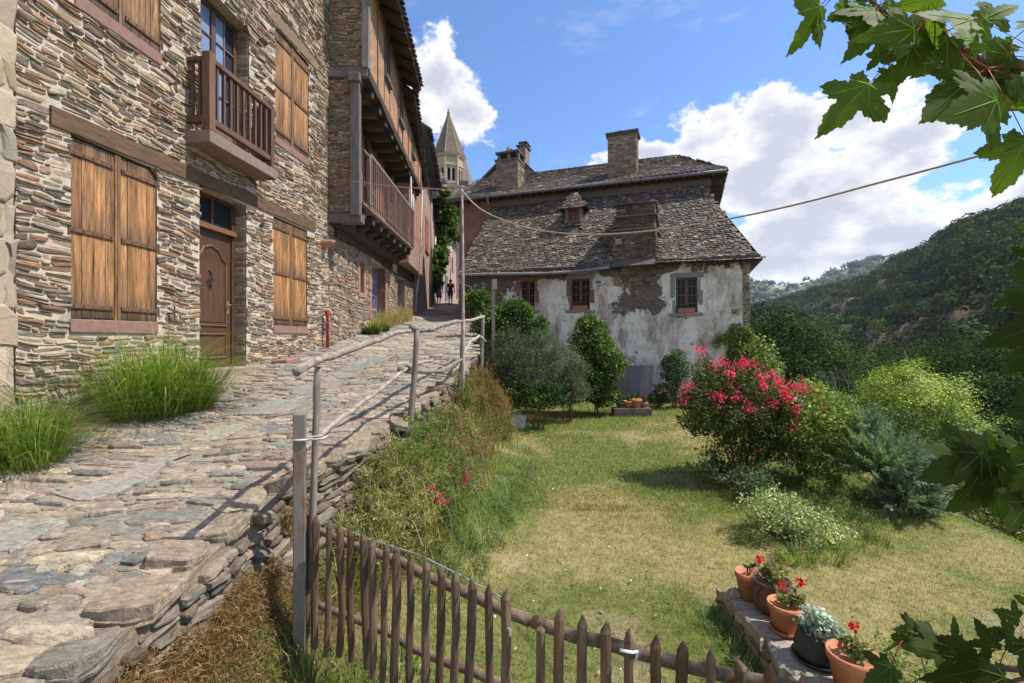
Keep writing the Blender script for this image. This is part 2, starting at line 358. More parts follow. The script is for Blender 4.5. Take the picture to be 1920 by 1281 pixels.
def masonry(mb, fr, u0, u1, v0, v1, pal, seed, hr=(.045,.12), lr=(.12,.42), prot=(.008,.03), gap=.014, holes=(), keep=None, warp=.05, rot=.04, split=.3, pw=(.38,.48)):
    r = np.random.default_rng(seed); wf = wobble(warp, seed) if warp else None
    v = v0
    while v < v1:
        h = r.uniform(*hr)*(1.4 if r.random() < .12 else 1); h = min(h, max(v1-v, hr[0]))
        u = u0
        while u < u1:
            l = r.uniform(*lr)*(.6+.5*h/hr[1]); l = min(l, u1-u+.03)
            cu, cv = u+l/2, v+h/2
            cw = cv+(float(wf(np.array([cu]), np.array([cv]))[0]) if wf else 0)
            ok = not any(a0-.0 < cu < a1+.0 and b0 < cw < b1 for a0, a1, b0, b1 in holes)
            if ok and keep is not None: ok = keep(cu, cw)
            if ok and l > .04:
                if h > hr[1]*.75 and r.random() < split:
                    q = r.uniform(.35, .65)
                    for (c0, hh) in ((v+h*q/2, h*q), (v+h*(1+q)/2, h*(1-q))):
                        stone(mb, fr, cu, c0, l-gap, hh-gap, r.uniform(*prot), r, pick(pal, r), r.normal(0, rot), wf, holes=holes, pw=pw)
                else:
                    stone(mb, fr, cu, cv+r.normal(0, .004), l-gap, h-gap*.8, r.uniform(*prot), r, pick(pal, r), r.normal(0, rot), wf, holes=holes, pw=pw)
            u += l
        v += h
def sheet(mb, fr, u0, u1, v0, v1, holes, w_, c, depth=0.0):
    us = sorted({u0, u1, *[q for h in holes for q in h[:2] if u0 < q < u1]}); vs = sorted({v0, v1, *[q for h in holes for q in h[2:4] if v0 < q < v1]})
    for a0, a1 in zip(us, us[1:]):
        for b0, b1 in zip(vs, vs[1:]):
            cu, cv = (a0+a1)/2, (b0+b1)/2
            if any(h[0] < cu < h[1] and h[2] < cv < h[3] for h in holes): continue
            mb.quad(fr([a0, a1, a1, a0], [b0, b0, b1, b1], [w_]*4), c)
    if depth:
        for a0, a1, b0, b1 in holes:
            for (p, q) in (((a0, b0), (a0, b1)), ((a0, b1), (a1, b1)), ((a1, b1), (a1, b0)), ((a1, b0), (a0, b0))):
                mb.quad(fr([p[0], q[0], q[0], p[0]], [p[1], q[1], q[1], p[1]], [w_, w_, w_-depth, w_-depth]), c)
def slates(mb, surf, u0f, u1f, nrow, v0, v1, wd, seed, pal, hang=.06, thick=.018, skip=None):
    """rows of rounded stone slates on a roof; surf(u,v)->(pos, normal, downslope, along)"""
    r = np.random.default_rng(seed)
    for k in range(nrow):
        v = v0+(v1-v0)*k/nrow; dv = (v1-v0)/nrow
        u = u0f(v)-r.uniform(0, wd)
        while u < u1f(v):
            wv = wd*r.uniform(.65, 1.45); cu = u+wv/2; u += wv
            if skip and skip(cu, v): continue
            p, nrm, dn, al = surf(cu, v)
            L_ = dv*r.uniform(1.25, 1.6)*(1 if True else 1); a = r.normal(0, .06)
            al2 = al*math.cos(a)+dn*math.sin(a); dn2 = dn*math.cos(a)-al*math.sin(a)
            hw = wv*.5*r.uniform(.86, .98)
            out = [(-hw, -.55*L_), (hw, -.55*L_), (hw*r.uniform(.9,1), .30*L_), (hw*.55*r.uniform(.8,1.1), .5*L_), (-hw*.5*r.uniform(.8,1.1), .5*L_*r.uniform(.9,1.1)), (-hw*r.uniform(.9,1), .26*L_)]
            t = thick*r.uniform(.6, 1.7); lift = r.uniform(.0, .012)
            top = [p+al2*x+dn2*y+nrm*(lift+t+(.03*(y/L_+.55) if True else 0)) for x, y in out]
            bot = [q-nrm*(t) for q in top]
            c = pick(pal, r, .22)
            mb.add(np.array(top+bot), [[0,1,2,3,4,5], [1,7,8,2], [2,8,9,3], [3,9,10,4], [4,10,11,5], [5,11,6,0]], c)
PAL_SL = np.array((.84, .80, .76))*np.array([(.185,.155,.125),(.145,.125,.105),(.24,.21,.175),(.11,.095,.08),(.33,.30,.26),(.17,.135,.105),(.13,.115,.10),(.20,.15,.11)])
# ---------------------------------------------------------------- foliage
def leaves(mb, pos, size, pal, r, up=.35, asp=.5, fold=.25, ccol=None, nrm=None):
    n = len(pos)
    d = r.normal(0, 1, (n, 3)); d /= np.linalg.norm(d, axis=1)[:, None]
    k = r.normal(0, 1, (n, 3)) if nrm is None else nrm+r.normal(0, .5, (n, 3)); k[:, 2] += up*2
    k /= np.linalg.norm(k, axis=1)[:, None]
    d = d-k*np.sum(d*k, 1)[:, None]; d /= np.linalg.norm(d, axis=1)[:, None]+1e-9
    s = np.cross(k, d); sz = (size*r.uniform(.6, 1.3, n))[:, None]
    mid = pos+d*sz*.5
    V = np.stack([pos, mid+s*sz*asp*.5+k*sz*fold*.3, pos+d*sz, mid-s*sz*asp*.5+k*sz*fold*.3], 1).reshape(-1, 3)
    c = pal[r.integers(len(pal), size=n)]*r.uniform(.75, 1.25, (n, 1))
    if ccol is not None: c = c*ccol[:, None]
    mb.add(V, np.arange(4*n).reshape(-1, 4), np.repeat(c, 4, 0))
def blobpts(r, c, rad, nclump, per, spread=.13, hollow=.55, zflat=-.8, lump=.35, seedn=0):
    """clump centres spread over an uneven crown, leaves gathered round each"""
    d = r.normal(0, 1, (nclump, 3)); d /= np.linalg.norm(d, axis=1)[:, None]
    d[:, 2] = np.maximum(d[:, 2], zflat)
    q = 1+lump*(fbm(d[:, 0]*1.8+9, d[:, 1]*1.8+4, d[:, 2]*1.8+seedn, seedn, 3)-.5)*2.4
    rr = (hollow+(1-hollow)*r.random(nclump)**.6)*q
    cc = np.array(c)+d*rr[:, None]*np.array(rad)
    off = r.normal(0, 1, (nclump*per, 3))*np.array(rad).mean()*spread
    off[:, 2] *= .7
    cl = np.repeat(r.uniform(.55, 1.35, nclump), per)
    return np.repeat(cc, per, 0)+off, cl, cc
G_MID = np.array([(.055,.10,.022),(.075,.13,.03),(.04,.08,.018),(.10,.15,.035)])
G_DARK = np.array([(.022,.046,.010),(.033,.062,.014),(.016,.035,.009),(.046,.078,.017)])
G_YEL = np.array([(.16,.21,.025),(.20,.24,.03),(.11,.17,.022),(.25,.27,.045)])
G_OLIVE = np.array([(.11,.14,.075),(.15,.18,.10),(.08,.11,.055),(.19,.21,.13)])
G_BLUE = np.array([(.13,.20,.15),(.17,.25,.20),(.09,.15,.11),(.22,.31,.26)])
G_VAR = np.array([(.50,.53,.28),(.55,.56,.36),(.12,.19,.05),(.42,.48,.20),(.17,.24,.07)])
G_FAR = np.array([(.050,.078,.016),(.072,.104,.022),(.036,.060,.014),(.095,.118,.028)])
G_DRY = np.array([(.36,.27,.13),(.28,.19,.08),(.44,.35,.19),(.20,.12,.05)])
def bush(name, label, cat, base, crown, pal, leaf, group=None, mat='leaf', stems=5, stemc=(.16,.11,.07), seed=0, flowers=None, up=.35, asp=.5, stemr=.018):
    """crown: list of (centre, radii, clumps, leaves per clump)"""
    r = np.random.default_rng(seed+100); t = thing(name, base, label, cat, group)
    mb = MB(); allc = []
    for (c, rad, nc, per) in crown:
        big_ = stemr > .05; p, cl, cc = blobpts(r, c, rad, nc, per, seedn=seed, lump=.6 if big_ else .45, spread=.10 if big_ else .13)
        nr_ = None
        if big_: nr_ = (p-np.array(c))/np.array(rad); nr_ = nr_/(np.linalg.norm(nr_, axis=1)[:, None]+1e-6)*1.3
        leaves(mb, p, leaf, pal, r, up, asp, ccol=cl, nrm=nr_); allc.append(cc)
    mb.build('foliage', M[mat], t)
    allc = np.vstack(allc)
    if stems:
        ms = MB()
        for k in range(stems):
            e = allc[r.integers(len(allc))]; b = np.array(base)+np.array((r.normal(0, .06), r.normal(0, .06), -.03))*(1 if stemr < .05 else .1)
            m1 = b*.6+e*.4+np.array((0, 0, .12*np.linalg.norm(e-b))); m2 = b*.25+e*.75+np.array((0, 0, .06*np.linalg.norm(e-b)))
            ms.tube([b, m1, m2, e], [stemr, stemr*.8, stemr*.5, stemr*.2], 6, stemc, .1)
        ms.build('stem' if stemr < .05 else 'trunk', M['bark'], t, smooth=True)
    if flowers:
        mf = MB()
        for (pts, per, spread, size, fpal) in flowers:
            q = np.repeat(np.array(pts), per, 0)+r.normal(0, 1, (len(pts)*per, 3))*spread
            leaves(mf, q, size, fpal, r, .3, .9)
        mf.build('blossom', M['petal'], t)
    return t
def blades(mb, pos, hgt, lean, wid, col, r, az=None, curl=1.0):
    n = len(pos); a = r.uniform(0, 2*math.pi, n) if az is None else az
    d = np.stack([np.cos(a), np.sin(a), 0*a], 1); s = np.stack([-np.sin(a), np.cos(a), 0*a], 1)
    h = hgt[:, None]; ln = (lean[:, None])*h; z = np.array((0, 0, 1.))
    p0 = pos; p1 = pos+z*h*.55+d*ln*.3; p2 = pos+z*h*(1-.25*curl*lean[:, None])+d*ln
    wv = (wid[:, None])*.5
    V = np.stack([p0-s*wv, p0+s*wv, p1+s*wv*.8, p1-s*wv*.8, p2], 1).reshape(-1, 3)
    b = np.arange(n)*5
    C = np.repeat(col, 5, 0)
    k = mb.n; mb.add(V, np.stack([b, b+1, b+2, b+3], 1), C); mb.Fc.append(np.stack([b+3, b+2, b+4], 1)+k)
# ================================================================ GROUND
def smooth(a, b, x): t = np.clip((np.asarray(x, float)-a)/(b-a), 0, 1); return t*t*(3-2*t)
def xe(y): return np.interp(y, [-6, 0, 3.6, 5.2, 7.7, 9.3, 13, 18.5, 24, 34, 60], [-1.9, -1.72, -1.68, -1.2, -.9, -.72, -.95, -1.7, -2.4, -2.9, -3.2])
def xf(y): return np.interp(y, [-10, 11.3, 22, 30, 34, 60], [-5.98, -4.32, -4.5, -5.1, -5.5, -5.3])
def zst(x, y):
    y = np.asarray(y, float)
    b = -1.5+.115*np.minimum(y, 45)
    b = np.where(y < 0, -1.5+.06*y, b)
    xc = np.interp(y, [0, 5, 12, 30], [-2.95, -2.98, -2.6, -3.6])
    return b-.035*np.exp(-((x-xc)/.35)**2)+.03*(fbm(np.asarray(x)*1.3, y*.9, 0, 3, 3)-.5)+.05*smooth(-3.6, -5, x)
def zlawn(x, y):
    x = np.asarray(x, float); y = np.asarray(y, float)
    z = -2.8+.04*y+.10*(fbm(x*.5, y*.5, 0, 11, 3)-.5)
    z = z+.75*np.exp(-(np.maximum(x-xe(y), 0)/.5)**2)*smooth(12, 2, y)+.22*np.exp(-(np.maximum(x-xe(y), 0)/.9)**2)
    drop = np.maximum(x-(6.0+.25*(fbm(y*.4, 3, 0, 5)-.5)+.06*(y-6)), 0)
    return z-np.minimum(.10*drop+.22*drop**1.7, 26+0*x)
# --- terrain sheet: lawn terrace, valley on the right, slope on the left
def zter(x, y):
    z = zlawn(x, y)
    z = np.maximum(z, -24+.0*x+3*(fbm(x*.03, y*.03, 0, 2)-.5))
    back = smooth(17, 30, y)*smooth(9, 6.5, x-.06*(y-6))
    z = z*(1-back)+(-2.1-.25*np.maximum(y-17, 0)*.5)*back
    far = smooth(60, 300, np.hypot(x, y)); z = z*(1-far)+(-22)*far
    left = smooth(-1.0, -1.9, x-xe(y)+1.9-1.9)                   # under the street
    zs = np.minimum(zst(np.maximum(x, -5), np.minimum(y, 60))-.12, 6)
    z = np.where(x < xe(y)-.12, np.where(y < 90, zs, z), z)
    z = np.where(x < -7, zs+.25*np.minimum(-7-x, 60), z)
    return z
def grid_mesh(xs, ys, zf, cf):
    X, Y = np.meshgrid(xs, ys); Z = zf(X, Y); nx, ny = len(xs), len(ys)
    V = np.stack([X.ravel(), Y.ravel(), Z.ravel()], 1); i = np.arange(nx*ny).reshape(ny, nx)
    f = np.stack([i[:-1, :-1].ravel(), i[:-1, 1:].ravel(), i[1:, 1:].ravel(), i[1:, :-1].ravel()], 1)
    return V, f, cf(V)
def lawncol(V):
    n = fbm(V[:, 0]*.7, V[:, 1]*.7, 0, 21, 4)
    dry = smooth(.42, .64, n+.10*smooth(9, 4, V[:, 1])-.03)[:, None]
    c = np.array((.15, .16, .04))*(1-dry)+np.array((.29, .245, .10))*dry
    bare = smooth(.66, .78, fbm(V[:, 0]*1.1+5, V[:, 1]*1.1, 0, 33, 3))[:, None]*.5
    c = c*(1-bare)+np.array((.36, .27, .19))*bare
    near = (smooth(.9, .3, V[:, 0]-xe(V[:, 1]))*smooth(5.5, 3.2, V[:, 1]))[:, None]; c = c*(1-near)+np.array((.16, .105, .06))*near
    wild = smooth(7, 12, V[:, 0])[:, None]
    return c*(1-wild)+np.array((.06, .065, .025))*wild
xs = np.unique(np.concatenate([np.linspace(-600, -8, 14), np.linspace(-8, -2.4, 12), np.arange(-2.4, 9, .1), np.linspace(9, 40, 30), np.linspace(44, 1500, 25)]))
ys = np.unique(np.concatenate([np.linspace(-300, -3, 12), np.arange(-3, 17.5, .12), np.linspace(18, 60, 40), np.linspace(65, 2500, 30)]))
mb = MB(); V, f, c = grid_mesh(xs, ys, zter, lawncol); mb.add(V, f, c)
ground = mb.build('ground', M['lawn'], smooth=True, kind='structure', origin=(0, 0, 0)); tag(ground, 'sunburnt garden ground dropping away into the valley')
# --- street bed + schist paving
mb = MB(); ysv = np.concatenate([np.arange(-4, 14, .12), np.arange(14, 62, .6)])
U = np.linspace(0, 1, 34); X = []; 
for y in ysv: X.append(xf(y)-.3+(xe(y)-.16-xf(y)+.3)*U)
X = np.array(X); Yg = np.repeat(ysv[:, None], 34, 1); Z = zst(X, Yg)+.012*(fbm(X*9, Yg*9, 0, 8, 2)-.5)
i = np.arange(X.size).reshape(X.shape)
V = np.stack([X.ravel(), Yg.ravel(), Z.ravel()], 1)
f = np.stack([i[:-1, :-1].ravel(), i[:-1, 1:].ravel(), i[1:, 1:].ravel(), i[1:, :-1].ravel()], 1)
mb.add(V, f, np.array((.31, .25, .185)))
frs = lambda a, b, c_: np.stack([a, b, zst(a, b)+c_], 1)
rr = np.random.default_rng(5)
xch = lambda y: float(np.interp(y, [0, 5, 12, 30], [-2.95, -2.98, -2.6, -3.6]))
# big edge copings along the drop
y = -.4
while y < 9.4:
    l = rr.uniform(.22, .55) if y < 4.6 else rr.uniform(.18, .4); ww = rr.uniform(.2, .34) if y < 4.6 else rr.uniform(.18, .3)
    xc_ = float(xe(y+l/2))-ww/2+.04+rr.normal(0, .03)
    slab(mb, frs, xc_, y+l/2, ww, l-.045, rr.uniform(.012, .05), .075, rr, 1.15*rr.uniform(.75, 1.2)*pick(np.array([(.27,.22,.165),(.23,.20,.16),(.31,.25,.18),(.22,.18,.135)]), rr), rr.normal(.05, .13))
    if y < -9: slab(mb, frs, xc_-ww/2-rr.uniform(.13, .2), y+l/2+rr.normal(0, .08), rr.uniform(.22, .36), l*rr.uniform(.5, .8), rr.uniform(.005, .03), .08, rr, pick(PAL_PV*.95, rr), rr.normal(.1, .3))
    y += l
# chips of stone tucked between the larger pieces
for k in range(1900):
    v = .4+9*rr.random()**1.3; u = rr.uniform(float(xf(v)), float(xe(v))-.1); s0 = rr.uniform(.03, .09)
    stone(mb, frs, u, v, s0*rr.uniform(1.2, 2.6), s0, rr.uniform(.004, .016), rr, pick(PAL_PV, rr), rr.normal(0, .35), None, 8, -.02, (.5, .6))
# channel slabs
y = .4
while y < 30:
    l = rr.uniform(.45, 1.0); ww = rr.uniform(.3, .5)
    stone(mb, frs, xch(y+l/2)+rr.normal(0, .06), y+l/2, ww, l-.05, .018, rr, pick(np.array([(.28,.26,.225),(.33,.29,.225),(.24,.235,.215)]), rr, .07), rr.normal(0, .12), None, 11, -.02, (.5, .5), True)
    if rr.random() < .65: stone(mb, frs, xch(y+l/2)+.5+rr.normal(0, .06), y+l/2+rr.normal(0, .1), ww*.9, l*.7, .014, rr, pick(np.array([(.31,.265,.20),(.25,.235,.20),(.165,.17,.175)]), rr, .07), rr.normal(.2, .2), None, 11, -.02, (.5, .5), True)
    y += l+rr.uniform(0, .25)
# slivers of schist laid across the lane
v = -.6; k = 0
while v < 42:
    h = rr.uniform(.03, .115)*(1 if v < 10 else 1.5 if v < 18 else 2.6)*(1.75 if rr.random() < .2 else 1)
    u = float(xf(v))-.1; ue = float(xe(v))-(.22 if v < 5 else .12)
    while u < ue:
        l = rr.uniform(.10, .44)*(1.35 if h > .13 else 1)*(1 if v < 10 else 1.2 if v < 18 else 1.8)
        cu = u+l/2; u += l
        if -.26 < cu-xch(v) < .26 and v < 30: continue
        if rr.random() < .04: continue
        if cu > ue: continue
        stone(mb, frs, cu, v+h/2+rr.normal(0, .006)+.05*math.sin(cu*2.1+v)+.08*(cu+3), l-.012, h-.006, rr.uniform(.004, .034), rr, pick(PAL_PV if cu > -4.3 or v > 6 else PAL_PV*np.array((1, .86, .78)), rr), rr.normal(.03, .10), None, 9, -.02, (.5, .6))
    v += h
mb.build('cobbled_lane', M['pave'], kind='structure', origin=(0, 0, 0), label='steep schist paved lane climbing between the stone houses')
# --- retaining wall under the lane
def fr_ret(a, b, c_):
    a = np.atleast_1d(np.asarray(a, float)); b = np.atleast_1d(np.asarray(b, float)); c_ = np.asarray(c_, float); x = xe(a); dx = (xe(a+.05)-xe(a-.05))/.1
    return np.stack([x+c_+.10*(-b-1.2), a-c_*dx*.6, np.atleast_1d(b)], 1)
mb = MB()
ys_ = np.arange(-2.4, 18.5, .25); 
for a0, a1 in zip(ys_, ys_[1:]):
    t0, t1 = float(zst(-1.8, a0))-.02, float(zst(-1.8, a1))-.02
    mb.quad(fr_ret([a0, a1, a1, a0], [-3.4, -3.4, t1, t0], np.array([0, 0, 0, 0.])), (.22, .18, .13))
    mb.quad(np.vstack([fr_ret([a0, a1], [t0, t1], np.zeros(2)), fr_ret([a1, a0], [t1, t0], np.full(2, -.4))]), (.25, .21, .16))
masonry(mb, fr_ret, -.6, 9.5, -3.0, .0, np.array([(.19,.15,.105),(.15,.125,.095),(.24,.19,.135),(.14,.105,.07),(.21,.18,.14)]), 31, (.035, .10), (.07, .30), (.01, .06), .010, keep=lambda u, v: v < float(zst(-1.8, u))-.07, warp=.10, rot=.12)
masonry(mb, fr_ret, 9.5, 18.3, -2.6, .8, np.array([(.22,.18,.14),(.17,.155,.14),(.28,.24,.19)]), 32, (.08, .18), (.2, .5), (.02, .05), .012, keep=lambda u, v: v < float(zst(-1.8, u))-.07, warp=.10)
mb.build('retaining_wall', M['stone'], label='rough dry stone retaining wall holding up the lane above the garden', cat='retaining wall')
# ================================================================ HOUSE ONE
F1 = frame((-5.2, 0, 0), (.0778, 1, 0), (0, 0, 1), (.997, -.0776, 0))
def Y1(px): return 4680.0/(1030-px)
ZW = {'base': lambda y: float(zst(-4.9, y))}
door = (7.12, 8.225, -.62, 2.29); fw = (7.14, 8.30, 2.98, 5.35)
sh = [(5.206, 6.35, .226, 2.215), (9.03, 10.29, .27, 2.30), (5.26, 6.41, 3.80, 5.80), (9.09, 10.35, 3.86, 5.90)]
beams = [(4.98, 10.62, 2.235, .025, .20), (4.95, 6.75, 5.84, .0, .20), (6.6, 10.62, 5.98, .0, .2)]
hs = thing('stone_house', F1(8, -.7, 0)[0], 'tall rubble stone house with orange plank shutters and small balcony, left of the lane', 'house')
holes = [door, fw]+[(a, b, c-.15, d+.02) for a, b, c, d in sh]
wb = MB(); sheet(wb, F1, 4.66, 11.3, -1.4, 9.4, holes, -.01, (.45, .37, .27), .30)
beamh = [(4.98, 10.62, 2.25, 2.47), (4.95, 6.75, 5.84, 6.04), (8.9, 10.62, 5.98, 6.18)]
masonry(wb, F1, 4.66, 11.3, -1.35, 7.9, PAL_H1, 41, (.022, .085), (.07, .36), (.010, .036), .010, holes=holes+beamh, keep=lambda u, v: v < .74*u+.5 and v > float(zst(-4.9, u))-.15, warp=.09, rot=.05)
# reveals on the far jambs
FR = lambda y0: frame(F1(y0, 0, 0)[0], (-.997, .0776, 0), (0, 0, 1), (-.0778, -1, 0))
masonry(wb, FR(8.225), 0, .30, -.6, 2.28, PAL_H1, 42, (.05, .1), (.14, .3), (.003, .012), .014, warp=0)
masonry(wb, FR(8.30), 0, .30, 2.98, 5.3, PAL_H1, 43, (.05, .1), (.14, .3), (.003, .012), .014, warp=0)
# body behind the facade and roof
bd = MB(); bd.box(F1, 4.68, 11.28, -1.6, 9.4, -7, -.32, (.36, .31, .25)); bd.build('rear_walls', M['mortar'], hs)
rb = MB(); rb.quad(F1([4.3, 11.6, 11.6, 4.3], [9.2, 9.2, 12, 12], [.5, .5, -3.6, -3.6]), (.13, .12, .11)); rb.quad(F1([4.3, 11.6, 11.6, 4.3], [12, 12, 9.2, 9.2], [-3.6, -3.6, -7.5, -7.5]), (.13, .12, .11)); rb.build('roof', M['slate'], hs)
wb.build('wall', M['stone'], hs)
mo = MB(); sheet(mo, F1, 4.67, 11.29, -1.39, 9.39, holes, .010, (.52, .45, .36), 0)
mo.build('pointing', M['mortar'], hs)
bm = [(4.98, 10.62, 2.235, .025, .20, .03), (4.92, 6.8, 5.84, .0, .21, .03), (8.8, 10.7, 5.96, .0, .21, .03)]
for k, (a, b, z0, sl_, th, pr) in enumerate(bm):
    q = MB(); n_ = 14; us = np.linspace(a, b, n_)
    wv = .008*(fbm(us*2, k, 0, 3)-.5); 
    for s0 in range(n_-1):
        u = [us[s0], us[s0+1]]; V = []
        zz = [z0+sl_*(t-a)+.035*(fbm(t*1.1, k*3, 0, 4)-.5) for t in u]
        pts = F1([u[0], u[1], u[1], u[0]]*2, [zz[0], zz[1], zz[1]+th, zz[0]+th]*2, [-.25]*4+[pr+.01]*4)
        q.add(pts, [[0,3,2,1],[4,5,6,7],[0,1,5,4],[3,7,6,2],[0,4,7,3],[1,2,6,5]], (.13, .078, .046) if k == 0 else (.22, .15, .10))
    q.build('lintel', M['beam'], hs)
def shutter_pair(y0, y1, z0, z1, seed):
    r = np.random.default_rng(seed); mid = (y0+y1)/2+.0
    for (a, b, s_) in ((y0, mid-.004, 0), (mid+.004, y1, 1)):
        q = MB(); n_ = 4; w_ = (b-a)/n_
        for k in range(n_):
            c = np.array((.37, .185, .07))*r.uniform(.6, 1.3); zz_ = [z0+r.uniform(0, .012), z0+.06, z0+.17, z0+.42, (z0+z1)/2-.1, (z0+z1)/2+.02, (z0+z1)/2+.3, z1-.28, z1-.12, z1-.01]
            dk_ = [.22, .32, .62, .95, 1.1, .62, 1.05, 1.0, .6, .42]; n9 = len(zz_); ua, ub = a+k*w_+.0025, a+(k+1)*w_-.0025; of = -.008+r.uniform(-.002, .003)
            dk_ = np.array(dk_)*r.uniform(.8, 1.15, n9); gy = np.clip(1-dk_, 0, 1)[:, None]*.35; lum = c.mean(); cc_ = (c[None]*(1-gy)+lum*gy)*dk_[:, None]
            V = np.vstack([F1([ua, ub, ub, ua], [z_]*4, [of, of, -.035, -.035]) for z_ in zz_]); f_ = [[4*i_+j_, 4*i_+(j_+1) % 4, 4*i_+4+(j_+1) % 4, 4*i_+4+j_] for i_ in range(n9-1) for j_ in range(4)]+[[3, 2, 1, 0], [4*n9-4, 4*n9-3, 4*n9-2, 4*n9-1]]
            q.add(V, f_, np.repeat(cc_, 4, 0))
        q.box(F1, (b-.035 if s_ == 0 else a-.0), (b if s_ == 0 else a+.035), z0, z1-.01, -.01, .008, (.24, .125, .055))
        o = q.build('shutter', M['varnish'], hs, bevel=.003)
        for zz in (z0+.14, (z0+z1)/2-.02, z1-.17):
            t = MB(); t.box(F1, a-.02 if s_ == 0 else a+.05, b-.05 if s_ == 0 else b+.02, zz-.024, zz+.024, -.006, .012, (.16, .085, .05))
            for k in range(5):
                uu = a+.03+(b-a-.12)*k/4+(.05 if s_ else 0); t.box(F1, uu-.008, uu+.008, zz-.008, zz+.008, .012, .018, (.07, .05, .04))
            e = a-.02 if s_ == 0 else b+.02
            t.tube(F1([e, e], [zz-.06, zz+.06], [.01, .01]), .016, 8, (.10, .06, .04))
            t.build('hinge_strap', M['iron'], o_child(o))
    q = MB(); q.box(F1, y0-.02, y1, z0-.155, z0-.003, -.2, .035, (.25, .145, .115), .004); q.build('sill', M['sand'], hs, bevel=.01)
def o_child(o): return o
# sub-parts hang on parts: the part's own origin equals its thing's
for k, s_ in enumerate(sh): shutter_pair(*s_, 60+k)
# entrance door set back in its opening
dz0, dz1 = -.445, 1.735; dw = -.21
q = MB(); c = (.080, .040, .022)
q.box(F1, 7.13, 7.21, dz0, 2.29, dw-.05, dw+.02, c); q.box(F1, 8.14, 8.22, dz0, 2.29, dw-.05, dw+.02, c); q.box(F1, 7.21, 8.14, 2.23, 2.29, dw-.05, dw+.02, c)
q.box(F1, 7.19, 8.20, dz1, dz1+.08, dw-.04, dw+.07, (.19, .09, .045)); q.box(F1, 7.66, 7.70, dz1+.08, 2.23, dw-.03, dw+.01, c)
fro = q.build('door_frame', M['door'], hs, bevel=.004)
q = MB(); q.box(F1, 7.20, 8.15, dz1+.07, 2.24, dw-.03, dw-.02, (.02, .025, .03)); q.build('transom_pane', M['glass'], fro)
q = MB(); q.box(F1, 7.21, 8.14, dz0, dz1, dw-.05, dw-.012, c)
# raised arched panel: moulding strips
a0, a1, pz0, pz1 = 7.33, 8.02, .22, 1.50
arch = [(a0, pz0)]+[(a0, pz1-.25), (a0+.05, pz1-.20), (a0+.10, pz1-.17), (a0+.18, pz1-.05), ((a0+a1)/2, pz1), (a1-.18, pz1-.05), (a1-.10, pz1-.17), (a1-.05, pz1-.20), (a1, pz1-.25), (a1, pz0), (a0, pz0)]
q.tube(F1([p[0] for p in arch], [p[1] for p in arch], [dw-.008]*len(arch)), .022, 6, (.15, .07, .035))
q.tube(F1([a0, a1, a1, a0, a0], [-.3, -.3, .08, .08, -.3], [dw-.008]*5), .022, 6, (.15, .07, .035))
q.box(F1, a0+.07, a1-.07, pz0+.06, pz1-.28, dw-.014, dw-.002, (.095, .047, .026)); q.box(F1, a0+.06, a1-.06, -.25, .03, dw-.014, dw-.002, (.095, .047, .026))
dr = q.build('door', M['door'], hs)
q = MB(); k0 = (a0+a1)/2-.04
q.tube(F1([k0+.055*math.cos(t) for t in np.linspace(0, 6.28, 12)], [.93+.055*math.sin(t) for t in np.linspace(0, 6.28, 12)], [dw+.03]*12), .009, 6, (.05, .045, .04))
q.tube(F1([k0-.02, k0+.02, k0, k0+.03], [1.10, 1.05, 1.0, .96], [dw+.0, dw+.03, dw+.02, dw+.03]), .014, 6, (.05, .045, .04)); q.tube(F1([k0]*2, [.92, .84], [dw+.03]*2), [.012, .018], 6, (.05, .045, .04))
q.build('knocker', M['iron'], dr)
q = MB(); q.box(F1, 8.05, 8.09, .42, .64, dw-.012, dw, (.25, .22, .17)); q.tube(F1([8.07, 8.07, 7.98], [.57, .57, .57], [dw, dw+.05, dw+.055]), .010, 6, (.3, .27, .2)); q.build('handle', M['steel'], dr)
# french window over the balcony
q = MB(); c = (.10, .055, .035); fz = -.22
for (a, b, z0, z1) in ((7.15, 7.22, 2.98, 5.35), (8.2, 8.28, 2.98, 5.35), (7.66, 7.76, 2.98, 5.35), (7.22, 8.2, 5.27, 5.35), (7.22, 8.2, 2.98, 3.05)): q.box(F1, a, b, z0, z1, fz-.04, fz+.02, c)
for a, b in ((7.22, 7.66), (7.76, 8.2)):
    q.box(F1, a, b, 3.05, 3.50, fz-.03, fz+.005, (.20, .12, .08)); q.box(F1, a, b, 3.50, 3.56, fz-.03, fz+.015, c)
    q.box(F1, (a+b)/2-.012, (a+b)/2+.012, 3.56, 5.27, fz-.02, fz+.01, (.22, .14, .10))
    for zz in (3.98, 4.40, 4.83): q.box(F1, a, b, zz-.012, zz+.012, fz-.02, fz+.012, (.22, .14, .10))
wn = q.build('french_window', M['door'], hs, bevel=.003)
q = MB(); q.box(F1, 7.2, 8.22, 3.55, 5.28, fz-.025, fz-.018, (.03, .04, .06)); q.build('pane', M['glass'], wn)
q = MB()
for a, b in ((7.23, 7.44), (7.46, 7.65), (7.77, 7.97)):
    us = np.linspace(a, b, 12); 
    for s0 in range(11): 
        d0, d1 = [.01*math.sin(t*9) for t in (s0, s0+1)]
        q.quad(F1([us[s0], us[s0+1], us[s0+1], us[s0]], [3.56, 3.56, 5.26, 5.26], [fz-.015+.006*(s0 % 2), fz-.015+.006*((s0+1) % 2)]*2 if False else [fz-.014+.005*(s0 % 2), fz-.014+.005*((s0+1) % 2), fz-.014+.005*((s0+1) % 2), fz-.014+.005*(s0 % 2)]), (.17, .24, .40))
q.build('curtain', M['cloth'], wn)
